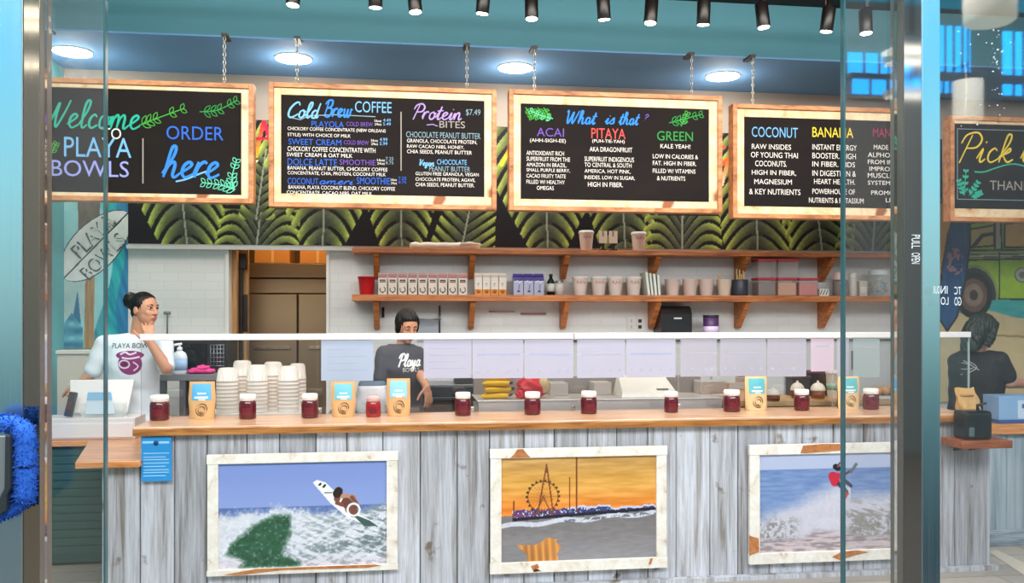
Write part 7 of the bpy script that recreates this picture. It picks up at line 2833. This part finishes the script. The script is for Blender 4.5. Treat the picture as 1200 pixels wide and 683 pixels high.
# ---------------------------------------------------------------- woman at the register
hd_c = W(169.5, 361.5, 6.08)
hd_f = Vector((.86, -.50, -.07))
chest, waist, hips = W(157, 421, 6.12), W(157, 455, 6.15), W(157, 486, 6.15)
tf = Vector((.10, -.99, 0))
P1 = thing('person', 'woman in a pale printed t-shirt, dark hair in a bun, chin on her hand', 'person', (hips.x, hips.y, 0))
m, sh, tr = MB(), MB(), MB()
R, s, f, u = head_parts(m, hd_c, hd_f)
nk = W(162, 396, 6.13)
seg(m, hd_c + u * -.06 - f * .03, nk, .052, .056)
torso(m, chest, waist, hips, tf)
shR, shL = W(122, 404, 6.12), W(191, 404, 6.13)
elR, elL = W(108, 437, 6.10), W(195, 431, 5.93)
wrR, wrL = W(95, 448, 6.08), W(176, 401, 5.90)
for a, b_, c in ((shR, elR, wrR), (shL, elL, wrL)):
    seg(m, a, b_, .052, .041)
    seg(m, b_, c, .043, .027)
hand(m, wrR, (-.6, 0, -.3), (0, .3, -1), 1, (.3, .35, .4, .45))
hand(m, wrL, Vector((-.16, .12, 1)), (-.3, .8, .2), 1, (.42, .50, .56, .62), .6, 1.0, 4.5)
shoes = legs(m, tr, hips, tf)
body = fused(m, 'body', .004, 3)
put('body', body, skin1, P1)
torso(sh, chest, waist, hips, tf, .014, hips.z - .05)
for a, b_, q in ((shR, elR, 1), (shL, elL, -1)):
    e = a.lerp(b_, .88)
    seg(sh, a, e, .066, .060)
    seg(sh, chest + Vector((0, 0, .11)), a, .075, .066)
me = fused(sh, 'tshirt', .0065, 5)
fold(me, .0028, 1.3, tf)
put('tshirt', me, M('dde6ec', .85), P1)
tree = BVHTree.FromPolygons([tuple(v.co + root_loc(P1)) for v in me.vertices], [list(p.vertices) for p in me.polygons])
ry, rx_ = Vector((0, 1, 0)), Vector((1, 0, 0))
o_ = W(155, 405, 6.0)
on_cloth(tree, o_, (1, 0, 0), (0, 0, 1), (0, 1, 0), fine(norm_geo('PLAYA BOWLS')), M('26303f', .8), (.265, .034), P1, 'shirt_lettering')
disc = [[(.5 * math.cos(a), .5 * math.sin(a)) for a in [2 * math.pi * k / 28 for k in range(28)]]]
fan = lambda rx, rz, cx, cz: ([(cx, cz)] + [(cx + rx * math.cos(2 * math.pi * k / 28), cz + rz * math.sin(2 * math.pi * k / 28)) for k in range(28)], [[0, 1 + k, 1 + (k + 1) % 28] for k in range(28)])
o_ = W(152.5, 424, 6.0)
plum = M('86386f', .8)
plumd = M('5f2450', .8)
pal = M('d9cfe0', .8)
on_cloth(tree, o_, (1, 0, 0), (0, 0, 1), (0, 1, 0), fine(fan(.075, .075, 0, -.012), 3), plum, (1, 1), P1, 'shirt_emblem')
on_cloth(tree, o_, (1, 0, 0), (0, 0, 1), (0, 1, 0), fine(fan(.088, .03, -.002, .045), 3), plum, (1, 1), P1, 'shirt_emblem', .0024)
on_cloth(tree, o_, (1, 0, 0), (0, 0, 1), (0, 1, 0), stroke_geo([[(-.06, .05), (-.03, .066), (0, .05), (.04, .064)], [(-.05, .03), (.0, .022), (.06, .034)]], .011), pal, (1, 1), P1, 'emblem_lines', .003)
on_cloth(tree, o_, (1, 0, 0), (0, 0, 1), (0, 1, 0), stroke_geo([[(-.035 + .032 * math.cos(a), -.015 + .026 * math.sin(a)) for a in [k * .55 for k in range(13)]], [(.02, .0), (.05, -.03), (.02, -.06)]], .009), pal, (1, 1), P1, 'emblem_lines', .003)
on_cloth(tree, o_, (1, 0, 0), (0, 0, 1), (0, 1, 0), fine(fan(.018, .014, -.035, -.015), 2), plumd, (1, 1), P1, 'emblem_dot', .003)
seg(tr, hips + Vector((0, 0, .02)), hips - Vector((0, 0, .06)), .11, .11)
R_, s_, f_2, u_ = frame(tf)
tr.ball(hips - Vector((0, 0, .03)), (.178, .128, .11), None, 20, 12, R_)
put('trousers', fused(tr, 'trousers', .009, 3), M('cfd3d3', .85), P1)
for q in shoes:
    obj('shoe', q, P1)
hm = MB()
P = lambda a, b_, d: hd_c + s * a + f * b_ + u * d
hm.ball(P(0, -.016, .022), (.079, .092, .093), None, 24, 16, R)
hm.ball(P(0, .004, .064), (.064, .062, .042), None, 20, 12, R)
for q in (-1, 1):
    hm.ball(P(.060 * q, .002, .032), (.02, .034, .042), None, 14, 10, R)
hm.ball(P(0, -.06, -.03), (.05, .04, .05), None, 16, 10, R)
me = strands(fused(hm, 'hair', .0042, 4), hd_c, .0016, 30)
put('hair', me, hair_b, P1)
hm = MB()
bc_ = P(0, -.118, .048)
hm.ball(bc_, (.056, .052, .054), None, 18, 12, R)
for k in range(9):
    a = k * .7
    hm.ball(bc_ + s * .032 * math.cos(a) + u * .034 * math.sin(a) - f * .016, .026, None, 12, 8)
seg(hm, P(0, -.08, .035), bc_, .036, .03)
put('hair_bun', fused(hm, 'hair_bun', .005, 2), hair_b, P1)
face(P1, hd_c, hd_f, (0, 0, 1), 'a8645a')

# ---------------------------------------------------------------- woman in the dark shirt at the prep line
hd_c = W(477, 381.5, 6.16)
hd_f = Vector((.34, -.82, -.36))
chest, waist, hips = W(470, 431, 6.22), W(470, 464, 6.26), W(470, 490, 6.27)
tf = Vector((.42, -.90, 0))
P2 = thing('person', 'woman in a dark grey t-shirt looking down behind the sneeze guard', 'person', (hips.x, hips.y, 0))
m, sh, tr = MB(), MB(), MB()
R, s, f, u = head_parts(m, hd_c, hd_f)
nk = W(473, 406, 6.22)
seg(m, hd_c + u * -.055 - f * .035, nk, .047, .052)
torso(m, chest, waist, hips, tf)
shR, shL = W(450, 415, 6.16), W(489, 415, 6.30)
elR, elL = W(446, 450, 6.12), W(491, 437, 6.20)
wrR, wrL = W(455, 478, 6.0), W(500, 454, 5.99)
for a, b_, c in ((shR, elR, wrR), (shL, elL, wrL)):
    seg(m, a, b_, .048, .038)
    seg(m, b_, c, .039, .026)
hand(m, wrR, (.3, -.5, -.5), (.2, .6, -.6), 1, (.3, .35, .4, .45))
hand(m, wrL, Vector((.16, -.30, -.9)), (-.5, .75, -.2), -1, (.22, .30, .38, .46), .6, .92, 5.5)
shoes = legs(m, tr, hips, tf)
put('body', fused(m, 'body', .004, 3), skin2, P2)
torso(sh, chest, waist, hips, tf, .014, hips.z - .06)
for a, b_ in ((shR, elR), (shL, elL)):
    seg(sh, a, a.lerp(b_, .80), .062, .057)
    seg(sh, chest + Vector((0, 0, .11)), a, .072, .062)
me = fused(sh, 'tshirt', .0065, 5)
fold(me, .0025, 4.1, tf)
put('tshirt', me, M('47464c', .85), P2)
tree = BVHTree.FromPolygons([tuple(v.co + root_loc(P2)) for v in me.vertices], [list(p.vertices) for p in me.polygons])


def script_geo(sx, sl=.25):
    st, cx = [], 0
    for ch in sx:
        w, k = GLY[ch]
        for p in k:
            st.append([(cx + q[0] + sl * q[1], q[1]) for q in p])
        cx += w
    xs_ = [q[0] for k in st for q in k]
    a, b_ = min(xs_), max(xs_)
    st = [[((q[0] - a) / (b_ - a) - .5, q[1] - .4) for q in k] for k in st]
    return st


lk = -tf.normalized()
rt = Vector((.90, .42, 0)).normalized()
o_ = W(480, 424, 6.05)
g = [[(q[0] * .17, q[1] * .085) for q in k] for k in script_geo('Playa')]
on_cloth(tree, o_, rt, (0, 0, 1), (0, 1, 0), stroke_geo(g, .0115), M('f0efec', .8), (1, 1), P2, 'shirt_lettering')
on_cloth(tree, W(482, 434, 6.05), rt, (0, 0, 1), (0, 1, 0), fine(norm_geo('BOWLS')), M('d9d8d6', .8), (.13, .03), P2, 'shirt_lettering', .005)
R_, s_, f_2, u_ = frame(tf)
tr.ball(hips - Vector((0, 0, .03)), (.178, .128, .11), None, 20, 12, R_)
put('trousers', fused(tr, 'trousers', .009, 3), M('1d1d21', .85), P2)
for q in shoes:
    obj('shoe', q, P2)
hm = MB()
P = lambda a, b_, d: hd_c + s * a + f * b_ + u * d
hm.ball(P(0, -.016, .024), (.083, .094, .096), None, 24, 16, R)
hm.ball(P(0, .016, .066), (.066, .060, .042), None, 20, 12, R)
for q in (-1, 1):
    hm.ball(P(.070 * q, .006, .005), (.015, .034, .066), None, 14, 10, R)
hm.ball(P(0, -.05, -.04), (.066, .05, .06), None, 16, 10, R)
put('hair', strands(fused(hm, 'hair', .0042, 4), hd_c, .0016, 30), hair_b, P2)
hm = MB()
hm.tube([P(0, -.1, .0), P(0, -.135, -.05), P(.01, -.12, -.14)], [.028, .032, .012], 12)
hm.ball(P(0, -.1, .0), .03, None, 12, 8)
put('hair_tail', fused(hm, 'hair_tail', .005, 2), hair_b, P2)
face(P2, hd_c, hd_f, (0, 0, 1), 'b06a5e', down=True, lid=skin2)

# ---------------------------------------------------------------- person at the right, seen from behind
hd_c = W(1153, 388, 5.76)
hd_f = Vector((.93, .22, -.22))
chest, waist, hips = W(1146, 438, 5.83), W(1143, 470, 5.84), W(1143, 500, 5.84)
tf = Vector((.52, .85, 0))
P3 = thing('person', 'person in a black t-shirt seen from behind, dark greenish shoulder-length hair, at the right', 'person', (hips.x, hips.y, 0))
m, sh, tr = MB(), MB(), MB()
R, s, f, u = head_parts(m, hd_c, hd_f)
nk = W(1146, 412, 5.80)
seg(m, hd_c + u * -.06 - f * .03, nk, .05, .054)
torso(m, chest, waist, hips, tf)
shR, shL = W(1172, 422, 5.71), W(1121, 424, 5.90)
elR, elL = W(1183, 448, 5.70), W(1136, 462, 6.05)
wrR, wrL = W(1213, 450, 5.86), W(1180, 448, 6.14)
for a, b_, c in ((shR, elR, wrR), (shL, elL, wrL)):
    seg(m, a, b_, .052, .043)
    seg(m, b_, c, .045, .028)
hand(m, wrR, (.8, .35, .15), (0, .2, -1), -1, (.4, .45, .5, .55))
hand(m, wrL, (.9, .0, .25), (0, .2, -1), 1, (.4, .45, .5, .55))
shoes = legs(m, tr, hips, tf)
put('body', fused(m, 'body', .0055, 3), skin3, P3)
torso(sh, chest, waist, hips, tf, .03, hips.z - .06)
for a, b_ in ((shR, elR), (shL, elL)):
    seg(sh, a, a.lerp(b_, .74), .067, .062)
    seg(sh, chest + Vector((0, 0, .11)), a, .076, .066)
me = fused(sh, 'tshirt', .0065, 5)
fold(me, .003, 2.2, tf)
put('tshirt', me, M('18191c', .8), P3)
tree = BVHTree.FromPolygons([tuple(v.co + root_loc(P3)) for v in me.vertices], [list(p.vertices) for p in me.polygons])
g = [[(-.09, .01), (-.02, .07), (.08, .005), (-.03, -.06), (-.09, .01)], [(-.085, .03), (.0, .035), (.05, .02)], [(-.08, -.01), (.03, -.012), (.06, .0)], [(-.02, .07), (-.025, .0), (-.03, -.06)], [(.02, .05), (.07, .0), (.09, -.015)], [(-.06, .045), (-.05, -.03)]]
on_cloth(tree, W(1133, 431, 5.72), (1, 0, 0), (0, 0, 1), (0, 1, 0), stroke_geo(g, .006), M('a9aaa6', .8), (1, 1), P3, 'back_print')
R_, s_, f_2, u_ = frame(tf)
tr.ball(hips - Vector((0, 0, .03)), (.18, .13, .11), None, 20, 12, R_)
put('trousers', fused(tr, 'trousers', .009, 3), M('1b1c20', .85), P3)
for q in shoes:
    obj('shoe', q, P3)
hm = MB()
P = lambda a, b_, d: hd_c + s * a + f * b_ + u * d
hm.ball(P(0, -.022, .026), (.092, .112, .104), None, 24, 16, R)
hm.ball(P(0, .035, .055), (.072, .062, .05), None, 20, 12, R)
for q in (-1, 1):
    hm.tube([P(.074 * q, .0, .02), P(.080 * q, -.012, -.05), P(.074 * q, -.03, -.115)], [.026, .030, .020], 12)
hm.tube([P(0, -.065, .02), P(0, -.092, -.06), P(0, -.098, -.15)], [.085, .082, .06], 16)
for k in range(9):
    a = -1.0 + 2.0 * k / 8
    hm.tube([P(.08 * math.sin(a), -.08 - .06 * math.cos(a), -.07), P(.075 * math.sin(a), -.09 - .055 * math.cos(a), -.17 - .008 * (k % 3))], [.02, .006], 8)
put('hair', strands(fused(hm, 'hair', .005, 3), hd_c, .0032, 24), hair_g, P3)
face(P3, hd_c, hd_f, (0, 0, 1), 'a8605a')
bpy.data.scenes.remove(TSC)
